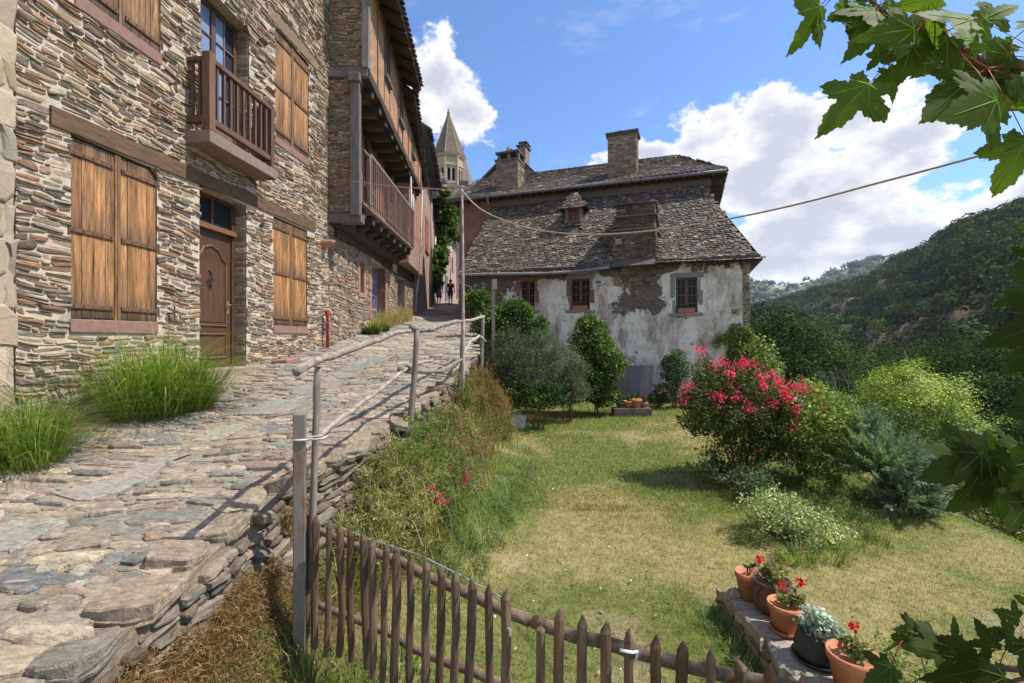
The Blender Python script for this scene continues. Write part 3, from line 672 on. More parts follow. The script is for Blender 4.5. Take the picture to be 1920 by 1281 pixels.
# balcony
q = MB(); q.box(F1, 6.83, 8.50, 2.80, 2.975, -.1, .40, (.22, .165, .13), .003); bal = q.build('balcony', M['sand'], hs, bevel=.012)
def bpart(name, *bx, c=(.13, .075, .05), m='beamv', bev=.005):
    t = MB()
    for x in bx: t.box(F1, *x, c)
    return t.build(name, M[m], bal, bevel=bev)
bpart('post', (6.84, 6.96, 2.985, 4.10, .26, .38), c=(.17, .095, .06)); bpart('post', (8.36, 8.46, 2.80, 4.08, .27, .375), c=(.12, .07, .055))
bpart('handrail', (6.96, 8.36, 3.98, 4.05, .28, .37), (6.86, 6.94, 3.98, 4.04, .0, .26), (8.37, 8.44, 3.98, 4.04, .0, .27), m='beam')
bpart('bottom_rail', (6.96, 8.36, 3.10, 3.19, .285, .36), (6.86, 6.94, 3.10, 3.20, .0, .26), (8.37, 8.44, 3.10, 3.19, .0, .27), m='beam')
for k in range(9): u = 7.06+k*.152; bpart('baluster', (u-.022, u+.022, 3.19, 3.98, .30, .345))
for wv in (.08, .19):
    bpart('baluster', (6.88, 6.92, 3.20, 3.98, wv-.02, wv+.02)); bpart('baluster', (8.385, 8.425, 3.19, 3.98, wv-.02, wv+.02))
# left neighbour of big pale quoins
nb = thing('quoined_house', F1(2, -1.6, 0)[0], 'edge of a neighbouring house of large pale blocks at the far left', 'house')
q = MB(); q.box(F1, -3, 4.64, -2, 9.4, -6, .02, (.42, .35, .25)); q.build('rear_walls', M['mortar'], nb)
q = MB(); masonry(q, F1, 3.6, 4.64, -1.5, 4.4, np.array([(.42,.34,.23),(.37,.31,.23),(.46,.38,.27),(.34,.29,.23)]), 47, (.24, .42), (.8, 1.2), (.03, .045), .014, warp=.0, split=0, rot=0, pw=(.14, .16))
q.build('quoins', M['mortar'], nb)
# number plate
q = MB(); py_, pz_ = 8.60, 1.33; q.box(F1, py_-.05, py_+.05, pz_-.045, pz_+.045, .012, .024, (.62, .55, .5)); q.box(F1, py_-.044, py_+.044, pz_-.039, pz_+.039, .024, .0265, (.25, .03, .035))
npl = q.build('number_plate', M['plain'], label='small dark red enamel plate numbered 12 on the wall right of the door', cat='sign')
tx = bpy.data.curves.new('digits', 'FONT'); tx.body = '12'; tx.size = .082; tx.align_x = 'CENTER'; tx.align_y = 'CENTER'; tx.extrude = .001
to = bpy.data.objects.new('tmp', tx); COL.objects.link(to); dg = bpy.context.evaluated_depsgraph_get()
me = bpy.data.meshes.new_from_object(to.evaluated_get(dg)); bpy.data.objects.remove(to)
dm = bpy.data.materials.new('white_enamel'); dm.use_nodes = True; dm.node_tree.nodes['Principled BSDF'].inputs['Base Color'].default_value = (.8, .78, .75, 1)
me.materials.clear(); me.materials.append(dm)
do = bpy.data.objects.new('digits', me); COL.objects.link(do); do.parent = npl
do.location = Vector(F1(py_, pz_, .028)[0])-npl.location; do.rotation_euler = (R(90), 0, R(90)-math.atan(.0778))
# small things on and by the facade
q = MB(); q.lathe(F1(10.98, -.33, .13)[0], [(.036, 0), (.036, .82), (.05, .86), (.06, .97), (.056, .98), (.045, .96)], 16, (.36, .045, .035))
pipe = q.build('drain_pipe', M['plain'], smooth=True, label='red metal drain pipe with flared top at the corner of the stone house', cat='pipe')
q = MB(); q.box(F1, 10.92, 11.04, .36, .385, .0, .20, (.45, .42, .4)); q.build("bracket", M["steel"], pipe)
q = MB(); q.tube(F1([10.55, 10.57, 10.6], [-.42, -.3, -.15], [.1, .1, .03]), .035, 8, (.14, .30, .42)); q.build('pipe_stub', M['plain'], smooth=True, label='short blue pipe stub at the foot of the wall left of the red pipe', cat='pipe')
q = MB(); stone(q, F1, 11.0, 2.17, .22, .2, .24, rr, (.36, .17, .13), 0, None, 12, -.05, (.8, .8)); q.build('corbel_stone', M['sand'], smooth=True, label='rounded red sandstone knob sticking out high above the red pipe', cat='stone')
q = MB(); q.box(F1, 8.75, 9.35, -.62, -.36, .12, .42, (.30, .15, .12), .02); q.build('stone_block', M['sand'], bevel=.03, label='loose red sandstone block lying right of the front door', cat='stone block')
q = MB(); q.box(F1, 6.95, 8.75, -.78, -.60, -.1, .42, (.36, .28, .20), .012); q.box(F1, 7.05, 8.5, -.60, -.455, -.25, .18, (.38, .30, .22), .01); q.box(F1, 8.1, 8.62, -.60, -.53, .19, .40, (.33, .17, .13), .01)
q.build('doorstep', M['pave'], bevel=.015, label='worn stone doorstep below the brown front door', cat='doorstep')
q = MB(); q.tube(F1([8.62, 8.62, 8.63], [2.80, 2.35, 2.1], [.1, .08, .05]), .006, 5, (.15, .13, .12)); q.tube(F1([8.63, 8.63], [2.10, 2.02], [.05, .05]), .025, 7, (.06, .06, .06)); q.build('hanging_cable', M['rope'], label='thin dark cable with a socket hanging below the balcony', cat='cable')
q = MB(); q.tube(F1([8.93, 8.94], [2.05, 1.9], [.04, .04]), [.006, .006], 5, (.4, .12, .05)); q.tube(F1([8.94, 8.94, 8.94], [1.9, 1.86, 1.80], [.04, .04, .04]), [.012, .03, .02], 8, (.62, .12, .03)); q.build('orange_pendant', M['plain'], label='small orange object hung on a string beside the lower right shutters', cat='ornament')
for (yy, zz) in ((6.55, 3.48), (6.52, .35)):
    q = MB(); q.tube(F1([yy, yy, yy+.05], [zz, zz, zz+.03], [0, .08, .12]), .012, 6, (.06, .05, .05)); q.tube(F1([yy+.02]*2, [zz-.12, zz+.1], [.1, .1]), .01, 5, (.06, .05, .05))
    q.build('shutter_stay', M['iron'], label='black iron shutter catch on the stones beside the '+('upper' if zz > 2 else 'lower')+' left shutters', cat='shutter catch', group='iron shutter catches')
# ================================================================ HOUSE TWO (timber framed, galleried)
h2 = thing('timber_framed_house', (-4.6, 16, .3), 'old timber framed house with jettied upper storey and plank gallery over the lane', 'house')
F2 = frame((-4.32+.02*11.3, 0, 0), (-.02, 1, 0), (0, 0, 1), (1, .02, 0))      # u = y along lane
def fr2(x0, y0, dx): return frame((x0-dx*y0, 0, 0), (dx, 1, 0), (0, 0, 1), (1, -dx, 0))
F2u = fr2(-3.40, 11.3, -.05); F2g = fr2(-3.56, 11.3, 0)
oak = (.06, .043, .032); grey = (.20, .175, .16)
slit = (13.75, 14.15, 1.35, 2.25); gate1 = (15.0, 16.75, .0, 2.45); gate2 = (18.6, 20.0, .4, 2.45)
hl2 = [slit, gate1, gate2]
q = MB(); sheet(q, F2, 11.3, 22.2, -.6, 6.4, hl2, .0, (.44, .37, .28), .4)
masonry(q, F2, 11.3, 22.2, -.4, 3.3, PAL_H2, 51, (.05, .14), (.08, .30), (.01, .04), .016, holes=[(a-.16, b+.16, c-.1, d+.12) for a, b, c, d in hl2], warp=.10, rot=.12, split=.1)
masonry(q, F2, 11.3, 22.2, 3.3, 6.3, PAL_BR, 52, (.07, .16), (.12, .35), (.01, .04), .016, warp=.10)
Fs = frame((-4.40, 11.30, 0), (1, 0, 0), (0, 0, 1), (0, -1, 0))              # end wall of the gallery facing down the lane
Fs2 = frame((-4.40, 11.30, 0), (1, 0, 0), (0, 0, 1), (0, -1, 0))
q.box(Fs, 0, .60, 2.98, 6.1, -.45, 0, (.30, .23, .16)); q.box(Fs, 0, .95, 6.36, 9.3, -.5, 0, (.30, .23, .16))
masonry(q, Fs, 0, .60, 2.98, 6.1, PAL_BR*1.5, 53, (.03, .08), (.07, .22), (.01, .04), .012, warp=.03)
masonry(q, Fs, 0, .95, 6.36, 9.2, PAL_BR*1.5, 54, (.04, .10), (.08, .24), (.01, .04), .012, warp=.03)
q.box(F2, 11.75, 22.1, -.8, 9.2, -6.5, -.42, (.3, .25, .2))
q.build('wall', M['stone'], h2)
sand = (.34, .17, .135)
def part2(name, mat, boxes, fr=F2, c=oak, bev=.01, jit=.004, parent=None):
    if name in ('door_post', 'gallery_post', 'gallery_upright', 'gallery_door') and len(boxes) > 1:
        for b in boxes: part2(name, mat, [b], fr, c, bev, jit, parent)
        return
    t = MB()
    for b in boxes: t.box(fr, *b, c, jit)
    return t.build(name, M[mat], parent or h2, bevel=bev)
part2('door_jamb', 'sand', [(14.78, 15.0, .0, .7, -.3, .03), (14.8, 15.0, .7, 1.5, -.3, .022), (14.76, 15.0, 1.5, 2.45, -.3, .03)], c=sand, jit=0)
part2('door_jamb', 'sand', [(16.75, 16.98, .1, .9, -.38, .03), (16.75, 16.94, .91, 1.7, -.38, .02), (16.75, 16.99, 1.7, 2.45, -.38, .03)], c=sand, jit=0)
part2('window_surround', 'sand', [(13.60, 13.75, 1.35, 2.3, -.2, .03), (14.15, 14.32, 1.35, 2.3, -.2, .03), (13.62, 14.30, 2.25, 2.42, -.2, .025), (13.6, 14.3, 1.2, 1.35, -.2, .04), (13.78, 14.12, 2.42, 2.55, -.1, .02)], c=sand)
part2('door_post', 'beamv', [(18.45, 18.6, .3, 2.45, -.3, .03), (20.0, 20.3, .4, 2.5, -.38, .04)], c=(.22, .17, .13))
q = MB(); q.box(F2, 13.75, 14.15, 1.35, 2.25, -.2, -.19, (.03, .03, .035)); q.build('pane', M['glass'], h2)
q = MB(); 
for k in range(3): q.tube(F2([13.83+.12*k]*2, [1.35, 2.25], [-.08]*2), .012, 6, (.05, .04, .04))
q.build('window_bar', M['iron'], h2)
lil = (.30, .30, .44)
for (a, b, z0, z1, n_) in ((15.0, 16.75, .05, 2.45, 6), (18.6, 20.0, .5, 2.45, 5)):
    q = MB(); q.box(F2, a, b, z0, z1, -.36, -.34, (.04, .045, .06)); g = q.build('glazed_door', M['glass'], h2)
    q = MB()
    for k in range(n_+1): u = a+(b-a)*k/n_; q.box(F2, u-.025, u+.025, z0, z1, -.34, -.30, lil)
    for k in range(6): z = z0+(z1-z0)*k/5; q.box(F2, a, b, z-.025, z+.025, -.338, -.302, lil)
    q.build('glazing_bars', M['plain'], g)
# timber lintel along the ground floor, dark and bowed
q = MB(); us = np.linspace(11.6, 21.8, 12)
for a, b in zip(us, us[1:]): q.box(F2, a, b, 2.52+.05*math.sin(a), 2.86+.05*math.sin(a), -.1, .10, oak, .012)
q.build('lintel', M['beam'], h2)
# gallery
gx = -3.56
part2('corner_post', 'beamv', [(11.18, 11.36, 2.9, 6.15, -.16, .06)], fr=fr2(-3.62, 11.3, 0), c=(.14, .12, .115), bev=.015)
part2('post_cap', 'beamv', [(11.12, 11.42, 6.0, 6.2, -.20, .09)], fr=fr2(-3.62, 11.3, 0), c=(.15, .13, .12), bev=.02)
Fx = frame((-4.4, 11.3, 0), (1, 0, 0), (0, 0, 1), (0, -1, 0))
part2('floor_beam', 'beam', [(0, .86, 2.74, 2.96, -.25, .05)], fr=Fx, c=(.15, .125, .11), bev=.02)
part2('jetty_beam', 'beam', [(0, 1.02, 6.14, 6.38, -.25, .06)], fr=Fx, c=(.16, .14, .13), bev=.02)
part2('gallery_floor', 'beam', [(11.5+.0, 17.3, 3.22, 3.30, -.75, .02)], fr=F2g, c=(.20, .15, .12), bev=.01)
for k in range(8):
    u = 11.9+k*.75
    t = MB(); t.box(frame((gx, u, 0), (1, 0, 0), (0, 0, 1), (0, 1, 0)), -.9, -.08+.0, 3.0, 3.21, -.09, .09, oak, .01)
    t.tube(np.array([(gx-.9, u, 2.86), (gx-.45, u, 2.88), (gx-.22, u, 2.95)]), [.11, .10, .07], 8, oak, .08)
    t.build('joist', M['beam'], h2)
part2('wall_plate', 'beam', [(11.4, 17.4, 2.70, 2.98, -.72, -.5)], fr=F2g, c=oak)
prk = (.22, .135, .105)
part2('gallery_rail', 'beam', [(11.95, 17.3, 4.54, 4.61, -.05, .06), (11.95, 17.3, 3.40, 3.47, -.03, .03)], fr=F2g, c=(.25, .19, .165))
part2('gallery_rail', 'plain', [(11.50, 11.95, 4.5, 4.56, -.03, .03)], fr=F2g, c=prk)
part2('gallery_post', 'beamv', [(11.88, 11.99, 3.3, 4.58, -.05, .05), (14.55, 14.64, 3.3, 4.54, -.04, .04), (17.22, 17.31, 3.3, 4.54, -.04, .04)], fr=F2g, c=(.17, .12, .105))
for k in range(31):
    u = 12.07+k*.168
    t = MB(); t.box(F2g, u-.013, u+.013, 3.31, 4.54, .032, .055, np.array(prk)*rng.uniform(.8, 1.2)); t.build('baluster', M['varnish' if False else 'door'], h2)
# front parapet side closing
for k in range(4):
    t = MB(); t.box(frame((gx-.7, 11.93, 0), (1, 0, 0), (0, 0, 1), (0, -1, 0)), .1+k*.15, .145+k*.15, 3.31, 4.5, 0, .02, prk); t.build('baluster', M['door'], h2)
part2('gallery_door', 'door', [(13.0, 13.9, 3.3, 5.4, .02, .05), (15.4, 16.3, 3.3, 5.3, .02, .05)], c=(.34, .15, .07))
part2('gallery_upright', 'beamv', [(14.2, 14.36, 3.3, 6.1, .03, .12), (12.4, 12.55, 3.3, 6.1, .03, .12), (16.7, 16.9, 3.3, 6.1, .03, .12)], c=oak)
# jettied storey: cob between studs
wu = [(13.2, 13.75, 7.25, 8.7), (15.2, 15.8, 7.0, 8.3), (17.8, 18.3, 6.9, 7.7)]
q = MB(); sheet(q, F2u, 11.3, 20.2, 6.34, 9.1, wu, 0, (.40, .225, .125), .3)
q.box(F2u, 11.6, 20.2, 6.3, 9.0, -1.2, -.31, (.3, .2, .13))
q.build('cob_wall', M['cob'], h2)
q = MB(); sheet(q, F2u, 11.35, 20.1, 6.2, 6.33, [], .05, oak); us = np.linspace(11.25, 20.1, 10)
for a, b in zip(us, us[1:]): q.box(F2u, a, b, 6.10, 6.34, -.2, .06, oak, .012)
q.build('jetty_beam', M['beam'], h2)
for k in range(11):
    u = 11.8+k*.8; t = MB(); t.box(frame(F2u(u, 0, 0)[0], (1, 0, 0), (0, 0, 1), (0, 1, 0)), -1.0, .0, 5.92, 6.09, -.08, .08, np.array(oak)*1.1, .01); t.build('joist', M['beam'], h2)
r_ = np.random.default_rng(9)
t = MB(); t.box(F2u, 11.22, 11.40, 6.36, 9.1, -.12, .05, grey, .006); t.build('corner_stud', M['beamv'], h2)
for u in (12.3, 13.1, 13.8, 15.1, 15.9, 17.0, 17.7, 18.4, 19.4, 20.1):
    t = MB(); z0 = 6.36; t.box(F2u, u-.04, u+.04, z0, 9.0, -.1, .022, (.19, .14, .105), .012); t.build('stud', M['beamv'], h2)
for a, b, c0, d0 in wu:
    t = MB(); t.box(F2u, a, b, c0, d0, -.2, -.17, (.02, .02, .025)); o_ = t.build('window', M['glass'], h2)
    t = MB(); 
    for bx in ((a-.06, a, c0, d0), (b, b+.06, c0, d0), (a, b, d0, d0+.06), ((a+b)/2-.02, (a+b)/2+.02, c0, d0)): t.box(F2u, *bx, -.16, .04, (.15, .12, .10))
    t.box(F2u, a-.12, b+.12, c0-.07, c0, -.16, .10, grey); t.build('window_frame', M['beamv'], o_)
# roofs: eave boards and slabs of slate
def eaves(name, p0, p1, wdir, rise, run, col, parent, n=10, th=.10, matn='slate', rows=5, seed=1, pal=PAL_SL*.8):
    """lean roof: p0->p1 eave line, rises along wdir"""
    p0 = np.array(p0, float); p1 = np.array(p1, float); d = p1-p0; L_ = np.linalg.norm(d); d /= L_
    up = np.array(wdir, float)*run+np.array((0, 0, rise)); ul = np.linalg.norm(up); up /= ul
    nrm = np.cross(d, up); nrm = nrm if nrm[2] > 0 else -nrm
    t = MB(); t.box(frame(p0-nrm*th, d, up, nrm), 0, L_, .02, ul, 0, th*.6, (.10, .075, .055)); 
    sf = lambda u, v: (p0+d*u+up*v, nrm, -up, d)
    slates(t, sf, lambda v: 0, lambda v: L_, rows*(2 if L_ < 8 else 1), .05, ul, .30 if L_ > 8 else .17, seed, pal, thick=.03 if L_ > 8 else .016)
    return t.build(name, M[matn], parent)
eaves('roof', (-2.78, 11.0, 8.75), (-2.95, 15.75, 8.25), (-1, 0, 0), 1.9, 3.4, None, h2, rows=14, seed=3)
eaves('roof', (-3.12, 15.7, 8.02), (-4.0, 22.6, 7.15), (-1, -.1, 0), 1.9, 3.0, None, h2, rows=12, seed=4)
for k in range(8):
    u = 11.4+k*.6; b = np.array((-2.82-.035*(u-11.3), u, 8.6-.105*(u-11.3))); t = MB(); t.tube([b+(0, 0, -.05), b+(-1.0, 0, .48)], .055, 6, oak); t.build('rafter', M['beam'], h2)
for k in range(9):
    u = 16+k*.75; b = np.array((-3.16-.128*(u-15.7), u, 7.9-.126*(u-15.7))); t = MB(); t.tube([b+(0, 0, -.02), b+(-1.0, 0, .55)], .05, 6, oak); t.build('rafter', M['beam'], h2)
q = MB(); 
for (u, z0, z1) in ((17.45, 3.4, 5.9), (17.9, 4.2, 5.4)): q.tube(F2u([u]*2, [z0, z1], [.05, .03]), .035, 8, (.40, .41, .42))
q.tube(F2u([20.0, 20.1, 20.2], [6.2, 3.5, 1.4], [.1, -.0, -.2]), .03, 8, (.42, .42, .42)); q.build('downpipe', M['steel'], h2, smooth=True)
q = MB(); sheet(q, F2u, 18.2, 22.3, 4.2, 7.3, [], -.16, (.33, .19, .13)); q.box(F2u, 18.2, 22.2, 2.9, 7.3, -.9, -.17, (.3, .2, .15)); q.build('cob_wall', M['cob'], h2)
# ================================================================ HOUSE THREE (pink render)
h3 = thing('pink_rendered_house', (-4.8, 26, 1.5), 'tall pink rendered house with red shutters beyond the timber framed house', 'house')
F3 = frame((-4.42+.088*22.4, 0, 0), (-.088, 1, 0), (0, 0, 1), (1, .088, 0))
q = MB(); q.box(F3, 22.3, 30.1, .5, 9.6, -6, 0, (.33, .21, .175)); q.build('wall', M['plast2'], h3)
def sh3(fr, a, b, c0, d0, par, c, nm='shutter'):
    t = MB(); n_ = 3
    for k in range(n_): t.box(fr, a+(b-a)*k/n_+.006, a+(b-a)*(k+1)/n_-.006, c0, d0, .005, .05, np.array(c)*rng.uniform(.85, 1.15))
    for z in (c0+.2, d0-.2): t.box(fr, a, b, z-.04, z+.04, .05, .065, c)
    return t.build(nm, M['plain'], par, bevel=.004)
sh3(F3, 26.5, 27.2, 5.0, 6.8, h3, (.36, .10, .065)); sh3(F3, 27.2, 28.0, 5.0, 6.8, h3, (.33, .09, .06)); sh3(F3, 24.4, 25.0, 7.6, 8.6, h3, (.30, .09, .06))
t = MB(); t.box(F3, 26.35, 28.15, 4.88, 4.99, -.0, .10, (.4, .2, .15)); t.build('sill', M['sand'], h3)
eaves('roof', F3(22.2, 9.7, .55)[0], F3(30.4, 9.4, .55)[0], (-1, 0, 0), 2.6, 3.5, None, h3, rows=14, seed=5)
t = MB(); t.tube(F3([30.0, 30.0], [1.6, 9.3], [.06, .06]), .045, 8, (.36, .34, .33)); t.build('downpipe', M['steel'], h3, smooth=True)
# ================================================================ HOUSE FOUR + FIVE up the lane
h4 = thing('creeper_covered_house', (-5.6, 36, 2.5), 'small pink house smothered in green creeper further up the lane', 'house')
F4 = frame((-5.72+.00*32, 0, 0), (.008, 1, 0), (0, 0, 1), (1, -.008, 0))
q = MB(); q.box(F4, 31.2, 46, 1.5, 9.6, -6, 0, (.40, .27, .22)); q.build('wall', M['plast2'], h4)
t = MB(); t.box(F4, 38.6, 40.2, 2.7, 5.2, .0, .04, (.10, .12, .12)); t.build('door', M['plain'], h4)
for a, z in ((42.6, 6.0), (43.2, 9.0-.8), (35, 6.2)):
    t = MB(); t.box(F4, a, a+.9, z, z+1.3, .0, .03, (.09, .07, .06)); t.build('window', M['glass'], h4)
t = MB(); t.box(F4, 34.0, 37.2, 7.2, 7.32, 0, .8, (.24, .13, .11)); t.box(F4, 34.0, 37.2, 8.0, 8.06, .74, .8, (.2, .2, .2))
for k in range(8): t.box(F4, 34+.44*k, 34.04+.44*k, 7.32, 8.0, .74, .78, (.2, .2, .2))
t.build('balcony', M['plain'], h4)
eaves('roof', F4(31, 9.7, .5)[0], F4(46.4, 9.2, .5)[0], (-1, 0, 0), 2.6, 3.5, None, h4, rows=12, seed=6)
t = MB(); 
for k in range(9): t.box(F4, 31.4+k*1.1, 32.3+k*1.1, 9.60-.03*k, 9.68-.03*k, .1, .62, (.7, .72, .72))
t.build('roof_edge', M['plain'], h4)
t = MB(); t.tube(F4([33.6, 33.6], [5.2, 7.2], [.08, .08]), .06, 8, (.45, .47, .5)); t.tube(F4([41.5, 41.5], [3.5, 9.2], [.08, .08]), .05, 8, (.6, .6, .6)); t.build('downpipe', M['steel'], h4, smooth=True)
h5 = thing('house_at_bend', (-5, 58, 4), 'pale pink house closing the view at the bend of the lane', 'house')
F5 = frame((-9, 52, 0), (1, .15, 0), (0, 0, 1), (.15, -1, 0))
q = MB(); q.box(F5, 0, 9.5, 2, 14.5, -6, 0, (.36, .27, .24)); q.build('wall', M['plast2'], h5)
for a, z in ((3.9, 8.5), (3.9, 5.2), (5.2, 8.5)):
    t = MB(); t.box(F5, a, a+.7, z, z+1.3, .0, .03, (.10, .06, .05)); t.build('window', M['glass'], h5)
eaves('roof', F5(-.4, 14.4, .6)[0], F5(9.9, 14.4, .6)[0], (-.15, 1, 0), 3.4, 3.6, None, h5, rows=12, seed=7)
# big dark roofs below the church
h6 = thing('slate_roofed_house', (-13, 80, 6), 'steep dark slate roofed house with a dormer below the church tower', 'house')
F6 = frame((-18.5, 78, 0), (1, .1, 0), (0, 0, 1), (.1, -1, 0))
q = MB(); q.box(F6, 3.2, 10.4, 5, 22.4, -8, 0, (.30, .24, .2)); q.build('wall', M['plast2'], h6)
q = MB(); ra_, rb_, rc_, rd_ = P(786, 376, 78), P(866, 374, 78), P(822, 322, 86), P(780, 318, 86)
q.quad([ra_, rb_, rc_, rd_], (.10, .095, .09)); q.quad([rb_, P(870, 372, 90), rc_], (.10, .09, .09))
for k in range(420):
    u, v = rng.random(), rng.random()*.96; o_ = (ra_*(1-u)+rb_*u)*(1-v)+(rd_*(1-u)+rc_*u)*v; q.box(frame(o_, (1, .1, 0), (0, .72, .69), (0, -.69, .72)), 0, .45, 0, .4, .02, .08, np.array((.12, .112, .105))*rng.uniform(.6, 1.5))
q.build('roof', M['slate'], h6)
q = MB(); q.box(F6, 6.6, 7.8, 23.5, 25.4, -3.2, -.9, (.08, .07, .06)); q.build('dormer', M['slate'], h6)
q = MB(); q.quad(F6([6.4, 8.0, 7.2], [25.3, 25.3, 26.5], [-.7]*3), (.08, .07, .07)); q.quad(F6([6.4, 7.2, 7.2, 6.4], [25.3, 26.5, 26.5, 25.3], [-.7, -.7, -4, -4]), (.07, .07, .07)); q.quad(F6([8.0, 7.2, 7.2, 8.0], [25.3, 26.5, 26.5, 25.3], [-.7, -.7, -4, -4]), (.07, .07, .07)); q.build('dormer_roof', M['slate'], h6)
h7 = thing('long_slate_roof_house', (-9, 66, 6), 'low dark slate roof running in front of the church tower', 'house')
F7 = frame((-9.5, 64, 0), (1, .05, 0), (0, 0, 1), (.05, -1, 0))
q = MB(); q.box(F7, 0, 9, 4, 17.4, -6, 0, (.30, .25, .22)); q.build('wall', M['plast2'], h7)
eaves('roof', F7(-.5, 17.2, .5)[0], F7(9.5, 17.2, .5)[0], (-.05, 1, 0), 4.0, 4.6, None, h7, rows=14, seed=9, pal=PAL_SL*.55)
q = MB(); q.box(F7, 2.3, 3.6, 18.4, 21.6, -2.4, -1.2, (.12, .10, .10)); q.build('chimney', M['stone'], h7)
# ================================================================ CHURCH
ch = thing('church_tower', (-17.3, 130, 5), 'octagonal church tower with paired arches and a tall slate spire', 'church')
YT = 130.0
def ring(c, r, z, n=8, ph=math.pi/8): return [np.array((c[0]+r*math.cos(ph+2*math.pi*k/n), c[1]+r*math.sin(ph+2*math.pi*k/n), z)) for k in range(n)]
cc = P(841, 300, YT); tc_ = (cc[0], cc[1]); ph = math.pi/8+.32
st_ = (.40, .315, .215); Rt = 4.15
q = MB()
for k in range(8):
    a, b = ring(tc_, Rt, 0, 8, ph)[k], ring(tc_, Rt, 0, 8, ph)[(k+1) % 8]; d = b-a; L_ = np.linalg.norm(d); d /= L_; nr = np.array((d[1], -d[0], 0))
    fk = frame(a, d, (0, 0, 1), nr)
    z0, z1 = 39.5, 48.6; hw = .42
    ar = [(L_/2-.62-hw, L_/2-.62+hw, 41.8, 45.2), (L_/2+.62-hw, L_/2+.62+hw, 41.8, 45.2)]
    sheet(q, fk, 0, L_, z0, z1, [(x0, x1, y0, y1) for x0, x1, y0, y1 in ar], 0, st_, .8)
    for x0, x1, y0, y1 in ar:                       # round heads: spandrel fillets
        cx = (x0+x1)/2
        for s_ in (-1, 1):
            pts = [(cx+s_*hw, y1)]+[(cx+s_*hw*math.cos(t), y1-hw+hw*math.sin(t)) for t in np.linspace(0, math.pi/2, 6)]
            q.quad(fk([p[0] for p in pts], [p[1] for p in pts], [.01]*7), st_)
    q.box(fk, -.22, .22, z0, z1, -.1, .28, (.42,.33,.225)); q.box(fk, L_*.5-.14, L_*.5+.14, 41.8, 44.8, -.3, .1, (.45,.36,.25))
    q.box(fk, -.1, L_+.1, z1, z1+.45, -.2, .42, (.48, .39, .26)); q.box(fk, -.05, L_+.05, 41.2, 41.5, -.2, .25, (.46, .37, .25)); q.box(fk, 0, L_, 45.9, 46.2, -.1, .22, (.46, .38, .25))
    for m_ in range(9): q.box(fk, .1+m_*L_/9, .1+m_*L_/9+.16, z1-.35, z1, 0, .3, (.44, .36, .24))
q.build('belfry', M['cob' if False else 'sand'], ch)
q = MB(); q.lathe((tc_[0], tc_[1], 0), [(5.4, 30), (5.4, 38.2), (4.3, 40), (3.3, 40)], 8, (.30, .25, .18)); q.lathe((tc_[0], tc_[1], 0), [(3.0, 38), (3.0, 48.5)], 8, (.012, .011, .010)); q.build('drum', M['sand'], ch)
q = MB(); ra = ring(tc_, Rt+.55, 48.95, 8, ph); rbs = ring(tc_, .32, 60.6, 8, ph); spc = (.16, .115, .075)
for k in range(8):
    a, b, c_, d_ = ra[k], ra[(k+1) % 8], rbs[(k+1) % 8], rbs[k]; NR = 22
    for j in range(NR):
        t0, t1 = j/NR, (j+1)/NR; o = (a+b)/2-np.array((tc_[0], tc_[1], 48.95)); o[2] = 0; o /= np.linalg.norm(o)
        p = [a+(d_-a)*t0+o*.06, b+(c_-b)*t0+o*.06, b+(c_-b)*t1, a+(d_-a)*t1]; q.quad(p, np.array(spc)*rng.uniform(.85, 1.15))
    q.tube([a, d_], [.16, .09], 6, (.30, .26, .2))
q.build('spire', M['slate'], ch)
q = MB(); q.lathe((tc_[0], tc_[1], 60.4), [(.45, 0), (.5, .2), (.25, .35), (.42, .7), (.42, 1.0), (.2, 1.2), (.28, 1.5), (.02, 2.2)], 12, (.30, .22, .15)); q.build('finial', M['sand'], ch)
c2 = P(868, 300, 138); s2 = thing('pointed_spire', (c2[0], c2[1], 5), 'slender grey conical spire just right of the church tower', 'church spire')
q = MB(); q.lathe((c2[0], c2[1], 0), [(5.0, 30), (5.0, 38)], 8, (.25, .22, .2)); q.build('base', M['sand'], s2)
q = MB(); q.lathe((c2[0], c2[1], 0), [(5.2+.1, 38), (.12, 54.5)], 8, (.20, .19, .18)); q.build('spire', M['slate'], s2)
q = MB(); q.lathe((c2[0], c2[1], 54.4), [(.3, 0), (.35, .4), (.08, .6), (.08, 1.0), (.2, 1.2), (.03, 1.5), (.03, 3.0)], 8, (.14, .12, .12)); q.build('finial', M['iron'], s2)
# ================================================================ WHITE HOUSE
WL = np.array((-1.73, 19.5, 0)); we = np.array((.94, -.342, 0)); wbk = np.array((.342, .94, 0))
FW = frame(WL, we, (0, 0, 1), -wbk)          # u along the facade, v height, w out towards the garden
def aw(px): t = (px-960)/F; return (19.5*t+1.73)/(.94+.342*t)
def Yw(a): return 19.5-.342*a
def zw(px, py): return (636-py)/F*Yw(aw(px))
wh = thing('lime_washed_house', FW(5, -2.2, 0)[0], 'long white limewashed house with a great stone slate roof at the end of the garden', 'house')
win = []
for (x0, x1, y0, y1) in ((976, 1003, 527, 581), (1070, 1106, 523, 581), (1267, 1308, 521, 586)):
    xm = (x0+x1)/2; win.append((aw(x0), aw(x1), zw(xm, y1), zw(xm, y0)))
A1 = 10.22
